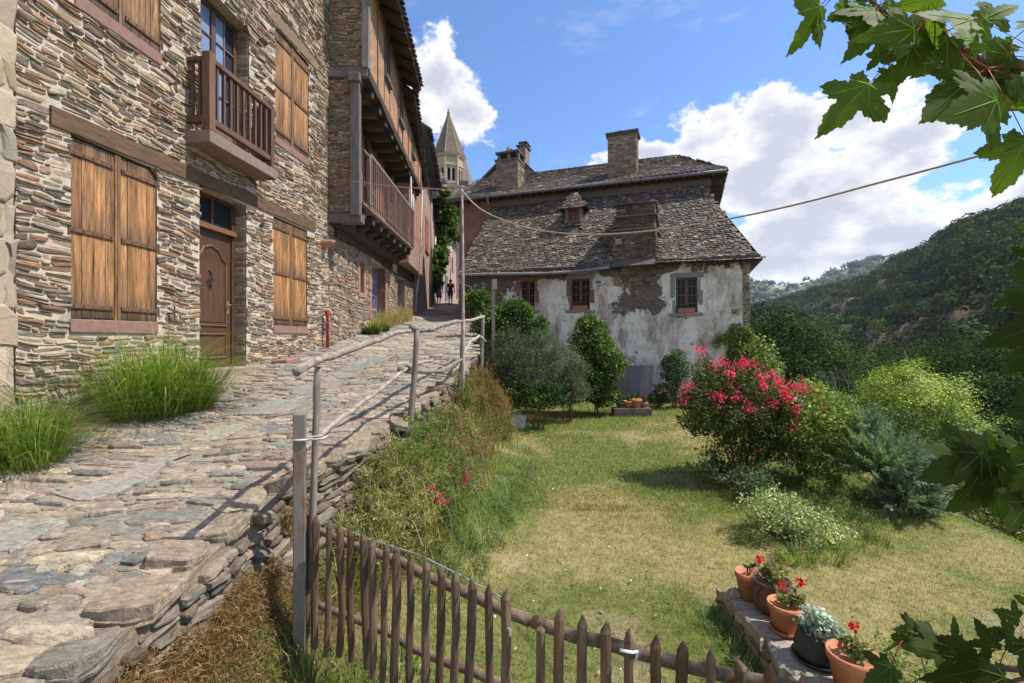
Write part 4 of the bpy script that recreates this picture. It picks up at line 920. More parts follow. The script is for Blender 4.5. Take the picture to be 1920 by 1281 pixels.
# finely divided wall so the render's state can vary over it: blue channel = how much lime is left
def wallcol(u, v):
    keep = np.ones_like(u)
    keep -= .95*smooth(2.2, 2.6, v+.55*(fbm(u*1.6, v*2, 0, 4)-.5)*2)*np.where(u < 8, 1, .35)                 # bare band under the eaves
    keep -= .6*smooth(1.5, .4, np.abs(u-6.55)+2.0*(fbm(u*1.5, v*1.5, 0, 8)-.5)+.8*(fbm(u*6, v*6, 0, 18)-.5))*smooth(.55, 1.2, v)        # below the chimney breast
    keep -= .55*smooth(2.4, 1.4, u+1.2*(fbm(u, v, 0, 9)-.5))
    keep -= .35*smooth(-.3, -1.2, v)*smooth(7, 4, u)
    return np.clip(keep, 0, 1)
def wsheet(u0, u1, v0, v1, holes, w_):
    us = sorted(set(np.round(np.concatenate([np.arange(u0, u1, .09), [u1], *[h[:2] for h in holes]]), 4))); vs = sorted(set(np.round(np.concatenate([np.arange(v0, v1, .09), [v1], *[h[2:] for h in holes]]), 4)))
    us = [q for q in us if u0 <= q <= u1]; vs = [q for q in vs if v0 <= q <= v1]
    U_, V_ = np.meshgrid(us, vs); nx = len(us); bulge = .05*(fbm(U_*.6, V_*.6, 0, 61, 2)-.5)+.025*(fbm(U_*3, V_*3, 0, 62, 2)-.5)
    p = FW(U_.ravel(), V_.ravel(), (w_+bulge).ravel()); k = wallcol(U_.ravel(), V_.ravel()); c = np.stack([.8+0*k, .8+0*k, k], 1); f = []
    for j in range(len(vs)-1):
        for i_ in range(nx-1):
            cu, cv = (us[i_]+us[i_+1])/2, (vs[j]+vs[j+1])/2
            if any(h[0] < cu < h[1] and h[2] < cv < h[3] for h in holes): continue
            f.append([j*nx+i_, j*nx+i_+1, (j+1)*nx+i_+1, (j+1)*nx+i_])
    return p, np.array(f), c
q = MB(); p, f, c = wsheet(0, A1, -2.6, 2.78, win, 0); q.add(p, f, c)
for a0, a1, b0, b1 in win:
    for (s_, e_) in (((a0, b0), (a0, b1)), ((a0, b1), (a1, b1)), ((a1, b1), (a1, b0)), ((a1, b0), (a0, b0))):
        q.quad(FW([s_[0], e_[0], e_[0], s_[0]], [s_[1], e_[1], e_[1], s_[1]], [0, 0, -.22, -.22]), (.8, .8, .7))
q.quad(FW([A1, A1, A1, A1], [-2.6, -2.6, 2.78, 2.78], [0, -7, -7, 0]), (.8, .8, .8)); q.quad(FW([0]*4, [-2.6, -2.6, 2.78, 2.78], [0, -3, -3, 0]), (.8, .8, .3))
q.build('wall', M['plaster'], wh)
q = MB(); q.box(FW, .05, A1-.02, -2.6, 2.7, -7, -.25, (.3, .25, .2)); q.build('rear_walls', M['mortar'], wh)
# ragged quoins on the exposed right corner
q = MB(); masonry(q, frame(FW(A1, 0, .03)[0], -we, (0, 0, 1), -wbk), -.06, .14, -2.2, 2.6, PAL_BR*1.4, 55, (.06, .14), (.10, .2), (.003, .02), .012, warp=.02, split=0); q.build('quoins', M['stone'], wh)
woodc = (.115, .048, .033)
for k, (a0, a1, b0, b1) in enumerate(win):
    q = MB(); m_ = (a0+a1)/2
    for bx in ((a0, a0+.06, b0, b1), (a1-.06, a1, b0, b1), (m_-.06, m_+.06, b0, b1), (a0+.06, a1-.06, b1-.06, b1), (a0+.06, a1-.06, b0, b0+.09)): q.box(FW, *bx, -.17, -.10, woodc)
    for (p0_, p1_) in ((a0+.06, m_-.06), (m_+.06, a1-.06)):
        q.box(FW, (p0_+p1_)/2-.011, (p0_+p1_)/2+.011, b0, b1, -.15, -.115, (.17, .09, .065))
        for j in range(1, 4): z = b0+(b1-b0)*j/4; q.box(FW, p0_, p1_, z-.011, z+.011, -.15, -.113, (.17, .09, .065))
    o_ = q.build('window', M['door'], wh)
    q = MB(); q.box(FW, a0, a1, b0, b1, -.165, -.155, (.012, .012, .011)); q.build('pane', M['glass'], o_)
    q = MB(); g = (.25, .235, .22); jr = (.22, .12, .10) if k < 2 else g
    q.box(FW, a0-.11, a0-.002, b0-.02, b0+.5, -.1, .012, jr, .01); q.box(FW, a0-.16, a0-.002, b0+.52, b1, -.1, .026, jr, .012)
    q.box(FW, a1+.002, a1+.17, b0+.25, b0+.75, -.1, .012, jr, .012); q.box(FW, a1+.002, a1+.10, b0+.77, b1, -.1, .026, g if k else jr, .01)
    q.box(FW, a0-.18, a1+.2, b1+.005, b1+.17, -.1, .035, g if k else jr, .012); q.box(FW, a0-.2, a1+.2, b0-.12, b0-.02, -.12, .07, g, .01)
    q.build('window_surround', M['sand'], wh, bevel=.02)
# eaves, great lower roof
prof = [(-.34, 2.58), (0, 2.86), (.45, 3.42), (1.0, 4.10), (1.7, 4.92), (2.75, 6.10)]
pb = np.array([p[0] for p in prof]); pz = np.array([p[1] for p in prof]); pl_ = np.concatenate([[0], np.cumsum(np.hypot(np.diff(pb), np.diff(pz)))])
def rsurf(u, v):
    b = np.interp(v, pl_, pb); z = np.interp(v, pl_, pz); b2 = np.interp(v+.05, pl_, pb); z2 = np.interp(v+.05, pl_, pz)
    if v > pl_[-1]-.06: b2 = b+.03; z2 = z+.034
    zs = z+.055*(u/10)-.10*math.sin(math.pi*min(max(u/6, 0), 1))*math.exp(-v/1.2)+.03*math.sin(u*1.1+v)
    s_ = np.array((0, 0, 1.))*(z2-z)+wbk*(b2-b); s_ /= np.linalg.norm(s_); n_ = np.cross(we, s_); n_ = n_ if n_[2] > 0 else -n_
    return WL+we*u+wbk*b+np.array((0, 0, zs)), n_, -s_, we
hipr = lambda v: float(np.interp(v, [0, .5, 1.5, pl_[-1]], [10.62, 10.30, 9.85, 8.80])); hipl = lambda v: float(np.interp(v, [0, pl_[-1]], [-.28, .05]))
q = MB(); N_ = 40
for j in range(16):
    v0, v1 = pl_[-1]*j/16, pl_[-1]*(j+1)/16
    for i_ in range(N_):
        uu = [hipl(v0)+(hipr(v0)-hipl(v0))*i_/N_, hipl(v0)+(hipr(v0)-hipl(v0))*(i_+1)/N_, hipl(v1)+(hipr(v1)-hipl(v1))*(i_+1)/N_, hipl(v1)+(hipr(v1)-hipl(v1))*i_/N_]
        pp = [rsurf(u, v)[0]-np.array((0, 0, .03)) for u, v in zip(uu, (v0, v0, v1, v1))]; q.quad(pp, (.10, .09, .08))
slates(q, rsurf, hipl, hipr, 46, .03, pl_[-1]-.02, .165, 71, PAL_SL, thick=.014, skip=lambda u, v: (5.72 < u < 7.3 and v < 2.35) or (3.55 < u < 4.35 and 2.0 < v < 2.6))
# hip end on the right
hp0, hp1 = rsurf(10.62, 0)[0], rsurf(8.80, pl_[-1])[0]
hb0 = WL+we*10.62+wbk*7.3+np.array((0, 0, 2.6)); hb1 = WL+we*8.8+wbk*5+np.array((0, 0, 6.1))
q.quad([hp0-(0, 0, .03), hb0, hb1, hp1], (.12, .11, .10))
q.quad([rsurf(-.28, 0)[0], rsurf(.05, pl_[-1])[0], WL+wbk*2.75+np.array((.0, 0, 2.6))], (.2, .16, .13))
lr = q.build('roof', M['slate'], wh)
q = MB(); q.box(FW, -.25, 5.72, 2.66-.06, 2.74-.06, .02, .30, (.10, .075, .06)); q.box(FW, 7.3, 10.55, 2.66, 2.76, .02, .32, (.10, .075, .06))
for k in range(26):
    u = -.1+k*.42
    if 5.6 < u < 7.4: continue
    q.box(FW, u, u+.09, 2.50, 2.62, -.1, .26, (.09, .065, .05))
q.build('eaves_board', M['beam'], wh)
q = MB()
gp = [rsurf(u, 0)[0]-wbk*.06-np.array((0, 0, .03)) for u in np.linspace(-.3, 5.7, 14)]; q.tube(gp, .055, 8, (.24, .26, .28))
q.tube([gp[0], gp[0]+np.array((.05, .1, -.25)), FW(.12, 2.1, .08)[0], FW(.12, -.3, .08)[0]], .045, 8, (.42, .44, .46)); q.build('gutter', M['steel'], wh, smooth=True)
# stone chimney breast stepping up through the roof
q = MB(); q.box(FW, 5.76, 7.27, 2.0, 3.9, -1.4, .0, (.15, .12, .10), .02); q.box(FW, 5.86, 7.22, 3.9, 4.86, -2.0, -.05, (.15, .12, .10), .02)
masonry(q, FW, 5.76, 7.27, 1.9, 3.95, PAL_BR*.95, 56, (.05, .11), (.12, .36), (.01, .05), .012, warp=.03)
masonry(q, frame(FW(0, 0, -.05)[0], we, (0, 0, 1), -wbk), 5.86, 7.22, 3.9, 4.8, PAL_BR*.8, 57, (.04, .08), (.15, .4), (.01, .05), .012, warp=.01)
for z, a, b, w0, w1 in ((3.93, 5.70, 7.26, -1.6, .07), (4.42, 5.8, 7.3, -1.9, .03), (4.86, 5.8, 7.3, -2.2, .05)): q.box(FW, a, b, z, z+.06, w0, w1, (.17, .145, .125), .012)
q.box(FW, 5.86, 6.08, 3.42, 3.62, 0, .12, (.30, .27, .24))
q.build('chimney_breast', M['stone'], wh)
# dormer
du = 3.97; dv = -1.42
q = MB(); q.box(FW, du-.34, du-.26, 4.72, 5.36, dv-.9, dv, (.20, .18, .16)); q.box(FW, du+.26, du+.34, 4.72, 5.36, dv-.9, dv, (.20, .18, .16)); q.box(FW, du-.26, du+.26, 5.30, 5.37, dv-.5, dv, (.14, .08, .06)); q.box(FW, du-.26, du+.26, 4.70, 4.78, dv-.5, dv+.02, (.14, .08, .06))
dm_ = q.build('dormer', M['beamv'], wh)
q = MB()
for bx in ((du-.26, du-.20, 4.78, 5.30), (du+.20, du+.26, 4.78, 5.30), (du-.03, du+.03, 4.78, 5.30)): q.box(FW, *bx, dv-.1, dv-.03, (.20, .08, .055))
for z in (4.80, 4.95, 5.12, 5.28):
    q.box(FW, du-.2, du+.2, z-.012, z+.012, dv-.09, dv-.04, (.22, .10, .07))
for u in (du-.115, du+.115): q.box(FW, u-.01, u+.01, 4.78, 5.30, dv-.09, dv-.04, (.22, .10, .07))
q.build('window_frame', M['door'], dm_)
q = MB(); q.box(FW, du-.24, du+.24, 4.78, 5.30, dv-.12, dv-.11, (.10, .11, .12)); q.build('pane', M['glass'], dm_)
q = MB(); ap = FW(du, 6.05, dv-.32)[0]; ap2 = FW(du, 6.05, dv-1.4)[0]; e0, e1, e2, e3 = FW(du-.52, 5.30, dv+.16)[0], FW(du+.52, 5.30, dv+.16)[0], FW(du+.52, 5.30, dv-1.2)[0], FW(du-.52, 5.30, dv-1.2)[0]
for tri in ((e0, e1, ap), (e1, e2, ap2, ap), (e3, e0, ap, ap2)): q.quad(tri, (.12, .10, .09))
def tri_slates(q, a, b, c, rows, seed):
    a, b, c = map(np.array, (a, b, c)); d = b-a; L_ = np.linalg.norm(d); d = d/L_; m_ = (a+b)/2; up = c-a-d*np.dot(c-a, d); H = np.linalg.norm(up); up = up/H; n_ = np.cross(d, up); n_ = n_ if n_[2] > -.2 else -n_; cx = np.dot(c-a, d)
    slates(q, lambda u, v: (a+d*u+up*v, n_, -up, d), lambda v: cx*v/H, lambda v: L_+(cx-L_)*v/H, rows, .02, H*.96, .13, seed, PAL_SL, thick=.012)
tri_slates(q, e0, e1, ap, 8, 1); tri_slates(q, e1, e2, ap2, 8, 2); tri_slates(q, e3, e0, ap, 8, 3)
q.build('dormer_roof', M['slate'], wh)
# upper block behind
ba = 2.75
q = MB(); q.box(FW, -1.80, 9.15, -1.2, 6.45, -8.0, -ba, (.23, .15, .12)); q.build('upper_wall', M['plast2'], wh)
q = MB()
for z in np.arange(0.8, 3.2, .55): q.box(FW, -1.84, -1.58, z, z+.5, -ba-.3, -ba+.02, (.30, .22, .19), .01)
q.build('quoins', M['sand'], wh)
EA, EZ, RB, RZ = 2.32, 6.50, 6.0, 8.58
e_l, e_r = -2.2, 9.72; r_l, r_r = -2.2, 7.8
def W3(a, b, z): return WL+we*a+wbk*b+np.array((0, 0, z))
sl2 = math.hypot(RB-EA, RZ-EZ); up2 = (W3(0, RB, RZ)-W3(0, EA, EZ))/sl2; n2 = np.cross(we, up2)
def usurf(u, v):
    t = v/sl2; sag = -.05*math.sin(math.pi*t)-.04*math.sin(u*.6); 
    return W3(u, EA, EZ)+up2*v+n2*sag, n2, -up2, we
q = MB(); q.quad([W3(e_l, EA, EZ-.05), W3(e_r, EA, EZ-.05), W3(r_r, RB, RZ-.08), W3(r_l, RB, RZ-.08)], (.1, .09, .08)); q.quad([W3(e_r, EA, EZ-.05), W3(e_r, 9.6, EZ-.05), W3(r_r, RB, RZ-.08)], (.1, .09, .08)); q.quad([W3(e_l, 9.6, EZ), W3(r_l, RB, RZ-.08), W3(r_r, RB, RZ-.08), W3(e_r, 9.6, EZ)], (.1, .09, .08))
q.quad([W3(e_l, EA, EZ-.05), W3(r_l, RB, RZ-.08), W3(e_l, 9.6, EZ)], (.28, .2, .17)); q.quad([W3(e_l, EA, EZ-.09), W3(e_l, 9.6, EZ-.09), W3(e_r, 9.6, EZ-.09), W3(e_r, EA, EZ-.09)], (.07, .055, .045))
slates(q, usurf, lambda v: e_l, lambda v: e_r+(r_r-e_r)*v/sl2, 26, .03, sl2, .2, 72, PAL_SL*.95, thick=.015)
hn = np.cross(-wbk, (W3(r_r, RB, RZ)-W3(e_r, RB, EZ))); hn /= np.linalg.norm(hn); hn = hn if hn[2] > 0 else -hn; hup = W3(r_r, RB, RZ)-W3(e_r, RB, EZ); hl_ = np.linalg.norm(hup); hup = hup/hl_
slates(q, lambda u, v: (W3(e_r, EA, EZ)+wbk*u+hup*v, hn, -hup, wbk), lambda v: (RB-EA)*v/hl_, lambda v: 7.2-(7.2-RB+EA)*v/hl_, 18, .03, hl_, .2, 73, PAL_SL*.95, thick=.015)
for k in range(52): q.box(frame(W3(-2.1+k*.19, RB, RZ-.02), we, (0, 0, 1), -wbk), 0, .18, -.02, .05, -.09, .09, np.array((.24, .13, .10))*rng.uniform(.7, 1.3), .008)
q.build('upper_roof', M['slate'], wh)
q = MB(); q.tube([W3(u, EA-.07, EZ-.07) for u in np.linspace(e_l, e_r, 8)], .07, 8, (.17, .18, .20)); q.tube([W3(-.15, EA-.1, EZ-.1), W3(-.25, ba-.1, EZ-.5), W3(-.3, ba-.08, EZ-2)], .05, 8, (.2, .2, .22)); q.build('gutter', M['steel'], wh, smooth=True)
q = MB(); q.box(FW, -.1, 9.2, 6.04, 6.30, -ba-.05, -ba+.10, (.16, .12, .10), .01)
for k in range(22): u = -1.9+k*.53; q.box(FW, u, u+.1, 6.32, 6.42, -ba-.1, -EA-.02, (.10, .07, .055))
for k in range(9): q.box(frame(W3(9.1, 3+k*.75, 0), wbk, (0, 0, 1), we), 0, .1, 6.15, 6.42, -.1, .55, (.09, .065, .05))
q.build('eaves_board', M['beam'], wh)
def chimney(name, a0, a1, b0, b1, z0, z1, seed, col, cap):
    q = MB(); q.box(FW, a0, a1, z0, z1, -b1, -b0, col, .01)
    masonry(q, frame(W3(0, b0, 0), we, (0, 0, 1), -wbk), a0, a1, z0, z1, PAL_BR*1.45, seed, (.05, .10), (.12, .36), (.008, .025), .01, warp=.01)
    masonry(q, frame(W3(a0, b0, 0), wbk, (0, 0, 1), -we), 0, b1-b0, z0, z1, PAL_BR*1.45, seed+1, (.05, .10), (.12, .36), (.008, .025), .01, warp=.01)
    masonry(q, frame(W3(a1, b0, 0), wbk, (0, 0, 1), we), 0, b1-b0, z0, z1, PAL_BR*1.45, seed+1, (.05, .10), (.12, .36), (.008, .025), .01, warp=.01)
    o = q.build(name, M['stone'], wh); t = MB(); cap(t); t.build('chimney_cap', M['slate'], o); return o
def cap1(t):
    t.box(FW, 5.04, 6.34, 8.72, 8.80, -4.05, -3.10, (.12, .10, .09), .015); t.box(FW, 5.0, 6.38, 8.80, 8.86, -4.1, -3.05, (.09, .08, .07), .015)
    t.lathe(W3(5.55, 3.6, 8.8), [(.13, 0), (.13, .28), (.10, .28), (.10, .1)], 12, (.4, .42, .44))
chimney('chimney', 5.1, 6.28, 3.15, 4.0, 6.55, 8.72, 81, (.22, .155, .12), cap1)
def cap2(t):
    t.box(FW, -.18, 1.0, 8.32, 8.40, -4.15, -3.15, (.12, .10, .09), .012)
    for u in (-.08, .42, .86):
        for b in (3.25, 4.0): t.box(frame(W3(u, b, 0), we, (0, 0, 1), -wbk), 0, .14, 8.40, 8.66, -.12, .0, (.26, .2, .15), .01)
    t.box(FW, -.14, 1.02, 8.66, 8.74, -4.12, -3.15, (.11, .10, .09), .012); t.lathe(W3(.35, 3.6, 8.74), [(.07, 0), (.12, .12), (.09, .28), (.02, .42)], 8, (.25, .19, .14))
chimney('chimney', -.1, .95, 3.2, 4.1, 6.55, 8.32, 83, (.25, .18, .13), cap2)
# gable of the house behind, with its own chimney
hg = thing('pinkish_gabled_house', W3(1.6, 12, 0), 'pinkish gabled house end peeping over the roof beside the left chimney', 'house')
FG = frame(W3(0, 9.5, 0), we, (0, 0, 1), -wbk)
q = MB(); q.add(FG([-4.4, .0, .0, -1.6, -4.4]*2, [4, 4, 9.65, 11.2, 9.0]*2, [0]*5+[-6]*5), [[0,1,2,3,4], [9,8,7,6,5], [1,6,7,2], [2,7,8,3], [3,8,9,4], [0,4,9,5]], (.34, .24, .21)); q.build('wall', M['plast2'], hg)
q = MB()
for (p0_, p1_) in (((.25, 9.35), (-1.6, 11.3)), ((-4.6, 8.8), (-1.6, 11.3))):
    q.add(np.vstack([FG([p0_[0], p1_[0], p1_[0], p0_[0]], [p0_[1], p1_[1], p1_[1]+.13, p0_[1]+.13], [.3]*4), FG([p0_[0], p1_[0], p1_[0], p0_[0]], [p0_[1], p1_[1], p1_[1]+.13, p0_[1]+.13], [-6.2]*4)]), [[0,1,2,3], [7,6,5,4], [3,2,6,7], [0,4,5,1], [0,3,7,4], [1,5,6,2]], (.10, .09, .08))
q.build('roof', M['slate'], hg)
q = MB(); q.box(FG, -1.25, -.75, 10.2, 11.55, -.8, .05, (.22, .17, .14), .02); q.box(FG, -1.32, -.68, 11.55, 11.63, -.9, .12, (.12, .10, .09)); q.box(FG, -1.1, -.85, 11.63, 11.75, -.7, .0, (.2, .15, .13)); q.box(FG, -1.2, -.66, 11.75, 11.82, -.8, .06, (.10, .09, .08)); q.build('chimney', M['stone'], hg)
# window boxes
r = np.random.default_rng(12)
for k, (a0, a1, b0, b1) in enumerate(win):
    m_ = (a0+a1)/2; L2 = .28
    t = thing('window_box', FW(m_, b0, .0)[0], 'terracotta window box of small green plants on the '+('left', 'middle', 'right')[k]+' window sill of the white house', 'window box', 'window boxes on the white house')
    q = MB(); q.box(FW, m_-L2, m_+L2, b0+.0, b0+.15, -.09, .06, (.42, .17, .09)); q.box(FW, m_-L2-.012, m_+L2+.012, b0+.12, b0+.155, -.1, .072, (.42, .17, .09)); q.build('trough', M['terra'], t, bevel=.01)
    q = MB(); p = FW(r.uniform(m_-L2, m_+L2, 160), b0+.16+np.abs(r.normal(0, .06, 160)), r.uniform(-.08, .06, 160)); leaves(q, p, .06, G_MID, r); q.build('foliage', M['leaf'], t)
# ================================================================ HANDRAIL, FENCE, GATE
def zl(x, y): return float(zlawn(np.array(x), np.array(y)))
gw = (.24, .205, .175)
hr_ = thing('rustic_handrail', (-1.3, 3.2, -1.2), 'silvered rustic handrail of crooked chestnut poles along the edge of the lane', 'handrail')
def log(name, pts, rad, parent, c=gw, m='greywood', n=10, sub=4, wob=.004, lump=.035, seed=0):
    r = np.random.default_rng(seed); pts = np.array(pts, float); k = (len(pts)-1)*sub+1; t = np.linspace(0, len(pts)-1, k)
    pp = np.stack([np.interp(t, np.arange(len(pts)), pts[:, i_]) for i_ in range(3)], 1)
    pp[1:-1] += r.normal(0, wob, (k-2, 3))+.022*(fbm(t[1:-1, None]*1.3+seed*7.3, np.array([[0., 9., 18.]])+0*t[1:-1, None], 0, 6, 2)-.5)*(1 if wob > .0035 else 0); rad = .76*np.interp(t, np.linspace(0, len(pts)-1, len(rad)), rad)*(1+r.normal(0, .035, k))
    q = MB(); q.tube(pp, rad, n, c, lump); return q.build(name, M[m], parent, smooth=True)
p1t, p2t, p3t, p4t = P(597, 688, 3.2), P(781, 619, 5.3), P(869, 598, 7.7), P(906, 592, 9.3)
log('post', [P(582, 1100, 3.15), P(590, 860, 3.18), p1t+(0, 0, -.0)], [.034, .031, .03], hr_, m='greywoodv', seed=1)
log('post', [P(762, 900, 5.2), P(768, 800, 5.25), P(776, 720, 5.3), p2t], [.05, .048, .043, .04], hr_, (.22, .175, .15), 'greywoodv', seed=2)
log('post', [P(858, 760, 7.7), P(866, 680, 7.7), p3t], [.055, .05, .045], hr_, (.20, .15, .13), 'greywoodv', seed=3)
log('post', [P(903, 705, 9.3), P(904, 650, 9.3), p4t], [.05, .045, .04], hr_, (.24, .21, .19), 'greywoodv', seed=4)
log('rail', [P(556, 697, 2.75), P(620, 666, 3.35), P(700, 640, 4.1), P(742, 624, 4.9), P(783, 620, 5.35)], [.036, .034, .034, .03, .022], hr_, (.30, .26, .22), seed=5)
log('rail', [P(772, 613, 5.2), P(783, 619, 5.4), P(810, 617, 6.0), P(835, 608, 6.7), P(871, 602, 7.8)], [.045, .05, .05, .045, .03], hr_, (.27, .235, .20), lump=.08, seed=6)
log('rail', [P(538, 878, 3.0), P(575, 838, 3.25), P(640, 782, 3.8), P(700, 740, 4.5), P(760, 693, 5.25), P(786, 680, 5.6), P(812, 675, 6.0)], [.026, .028, .028, .028, .027, .024, .014], hr_, (.33, .29, .245), seed=7)
log('rail', [P(750, 692, 5.15), P(790, 698, 5.8), P(830, 696, 6.6), P(868, 672, 7.7)], [.04, .034, .034, .03], hr_, seed=8, lump=.08)
log('rail', [p3t+(0, 0, -.03), P(885, 602, 8.3), P(908, 593, 9.4)], [.03, .035, .035], hr_, (.36, .32, .28), seed=9)
log('rail', [P(868, 668, 7.7), P(882, 640, 8.3), P(898, 630, 9.0), P(910, 640, 9.5)], [.03, .03, .035, .03], hr_, (.40, .36, .32), seed=10)
# galvanised gate post with its strap
q = MB(); cx_ = P(562, 776, 3.08); b_ = np.array((cx_[0], cx_[1], -2.2)); fp = frame(b_, (.96, .28, 0), (0, 0, 1), (.28, -.96, 0)); q.box(fp, -.036, .036, 0, cx_[2]+2.2, -.036, .036, (.22, .19, .165))
gp_ = q.build('metal_post', M['steel'], bevel=.006, label='square rusting metal post strapped to the first handrail post', cat='post')
q = MB(); z_ = (636-822)/F*3.1; pts = [fp(a, z_+2.2, c_)[0] for a, c_ in ((-.05, .0), (-.045, .045), (.045, .045), (.07, .02), (.09, .05), (.14, .03), (.16, -.02), (.10, -.05), (-.04, -.045), (-.05, 0))]; q.tube(pts, .008, 6, (.5, .5, .5)); q.build('strap', M['steel'], gp_, smooth=True)
# picket panel and gate
fA, fB = np.array((-1.33, 3.2)), np.array((1.02, 1.66))
def fpt(px):                                        # where the fence line is crossed in that direction
    t = (px-960)/F; d = fB-fA; s_ = (fA[0]-t*fA[1])/(t*d[1]-d[0]); return fA+d*s_
ft = thing('picket_fence', (fA[0]+.5, fA[1]-.33, -2.4), 'long run of weathered brown pointed chestnut pickets on two round rails', 'fence')
fg = thing('picket_gate', (.5, 2.0, -2.4), 'picket gate panel at the right end of the fence tied with white wire', 'gate')
nrm2 = np.array((-(fB-fA)[1], (fB-fA)[0])); nrm2 /= np.linalg.norm(nrm2); nrm2 = nrm2 if nrm2[1] < 0 else -nrm2
def picket(px, py_top, parent, seed, ln=.84, short=False):
    r = np.random.default_rng(seed); p = fpt(px)+nrm2*.045; z1 = (636-py_top)/F*p[1]; w_ = r.uniform(.018, .0245)
    lx, ly = r.normal(0, .012), r.normal(0, .008); z0 = z1-ln*r.uniform(.96, 1.04); q = MB(); n = 6
    zs = [z0, z0+.3*(z1-z0), z0+.65*(z1-z0), z1-.045, z1-.012, z1] if not short else [z0, z0+.5*(z1-z0), z1-.01, z1]
    rs = [w_*.95, w_, w_*1.02, w_*1.0, w_*.45, w_*.15] if not short else [w_, w_, w_, w_*.8]
    pts = [np.array((p[0]+lx*(z1-z)/.8+r.normal(0, .004), p[1]+ly*(z1-z)/.8, z)) for z in zs]
    q.tube(pts, rs, 8, (np.array((.125, .076, .043))*(1-.5*r.random())+np.array((.13, .11, .09))*.35*r.random())*r.uniform(.85, 1.35), .05); q.build('picket', M['picket'], parent)
pk = [(587, 962), (604, 966), (628, 975), (650, 982), (668, 990), (691, 998), (711, 1008), (735, 1018), (757, 1028), (782, 1040), (809, 1050), (837, 1062), (865, 1072), (894, 1085), (926, 1094), (960, 1104)]
for k, (x, y_) in enumerate(pk): picket(x, y_, ft, 200+k)
for k, (x, y_) in enumerate([(1059, 1140), (1101, 1153), (1142, 1165), (1188, 1178), (1236, 1190), (1285, 1202), (1337, 1217), (1389, 1230), (1446, 1244), (1506, 1262), (1568, 1282), (1634, 1302)]): picket(x, y_, fg, 300+k)
picket(1022, 1178, fg, 290, .8, True)
def frail(a, b, ya, yb, rad, par, seed):
    p, q_ = fpt(a), fpt(b); P0 = np.array((*p, (636-ya)/F*p[1])); P1 = np.array((*q_, (636-yb)/F*q_[1])); return log('rail', [P0, P0*.66+P1*.34, P0*.33+P1*.67, P1], rad, par, (.19, .14, .095), seed=seed, wob=.004)
frail(578, 993, 985, 1163, [.03, .034, .036, .04], ft, 21); frail(585, 1040, 1128, 1330, [.028, .03, .032, .035], ft, 22)
frail(1001, 1680, 1166, 1352, [.038, .038, .035, .03], fg, 23); frail(1015, 1700, 1345, 1560, [.035, .035, .035, .03], fg, 24)
q = MB(); a_, b_ = fpt(990), fpt(1004); q.tube([np.array((*a_, (636-1164)/F*a_[1])), np.array((*b_, (636-1166)/F*b_[1]))], .012, 8, (.35, .13, .06)); q.build('hinge_pin', M['iron'], ft)
q = MB(); px_ = [572, 640, 700, 790, 870, 960]; py_ = [962, 988, 1012, 1040, 1080, 1128]; pp = []
for x, y_ in zip(px_, py_): p = fpt(x)+nrm2*.02; pp.append(np.array((*p, (636-y_)/F*p[1])))
q.tube(pp, .0035, 5, (.30, .34, .42)); q.build('wire', M['steel'], ft)
q = MB(); p = fpt(1188)+nrm2*.075; z_ = (636-1222)/F*p[1]; q.tube([np.array((p[0]-.03, p[1], z_+.006)), np.array((p[0]+.02, p[1]-.0, z_-.004)), np.array((p[0]+.045, p[1]+.02, z_-.012)), np.array((p[0]+.04, p[1]+.03, z_-.06))], .006, 6, (.75, .75, .75)); q.build('wire_tie', M['plain'], fg)
q = MB(); p = fpt(960)+nrm2*.075
q.tube([np.array((p[0]+.03+.006*math.cos(t), p[1]+.006*math.sin(t), (636-1178)/F*p[1]-.0007*t)) for t in np.arange(0, 50, .9)], .002, 4, (.5, .5, .52)); q.build('spring', M['steel'], ft)
# bamboo pole and the rope
q = MB(); pb0, pb1 = P(868, 748, 7.6), P(866, 358, 7.6); ts = []
rs = []
for k in range(13):
    t = k/12; p = pb0*(1-t)+pb1*t+np.array((.012*math.sin(3*t), 0, 0)); ts += [p-(0, 0, .02), p, p+(0, 0, .02)]; rs += [.026-.008*t, .031-.008*t, .026-.008*t]
q.tube(ts, rs, 10, (.42, .37, .34)); q.build('bamboo_pole', M['greywoodv'], smooth=True, label='tall thin pale bamboo pole tied to the handrail and carrying a rope', cat='pole')
def rope(pts, r0, name, lab):
    pts = np.array(pts); t = np.linspace(0, len(pts)-1, 48); i0 = np.clip(t.astype(int), 0, len(pts)-2); f_ = t-i0
    def cr(i_, u): 
        a, b, c_, d = pts[max(i_-1, 0)], pts[i_], pts[i_+1], pts[min(i_+2, len(pts)-1)]; return .5*((2*b)+(-a+c_)*u+(2*a-5*b+4*c_-d)*u*u+(-a+3*b-3*c_+d)*u**3)
    q = MB(); q.tube([cr(i_, u) for i_, u in zip(i0, f_)], r0, 6, (.40, .32, .245)); return q.build(name, M['rope'], smooth=True, label=lab, cat='rope')
rope([pb1, P(905, 395, 7.3), P(980, 425, 6.8), P(1060, 438, 6.3), P(1150, 439, 5.8), P(1260, 428, 5.3), P(1380, 408, 4.8), P(1500, 382, 4.3), P(1640, 345, 3.8), P(1830, 294, 3.3), P(2150, 200, 2.8)], [.011-.00006*k for k in range(48)], 'clothes_line', 'long brown rope sagging from the bamboo pole across to the maple tree')
rope([pb1-(0, 0, .03), P(820, 355, 8.3), P(740, 350, 9.6), P(660, 340, 11.1)], [.009]*48, 'clothes_line', 'short rope running from the bamboo pole back to the timber framed house')
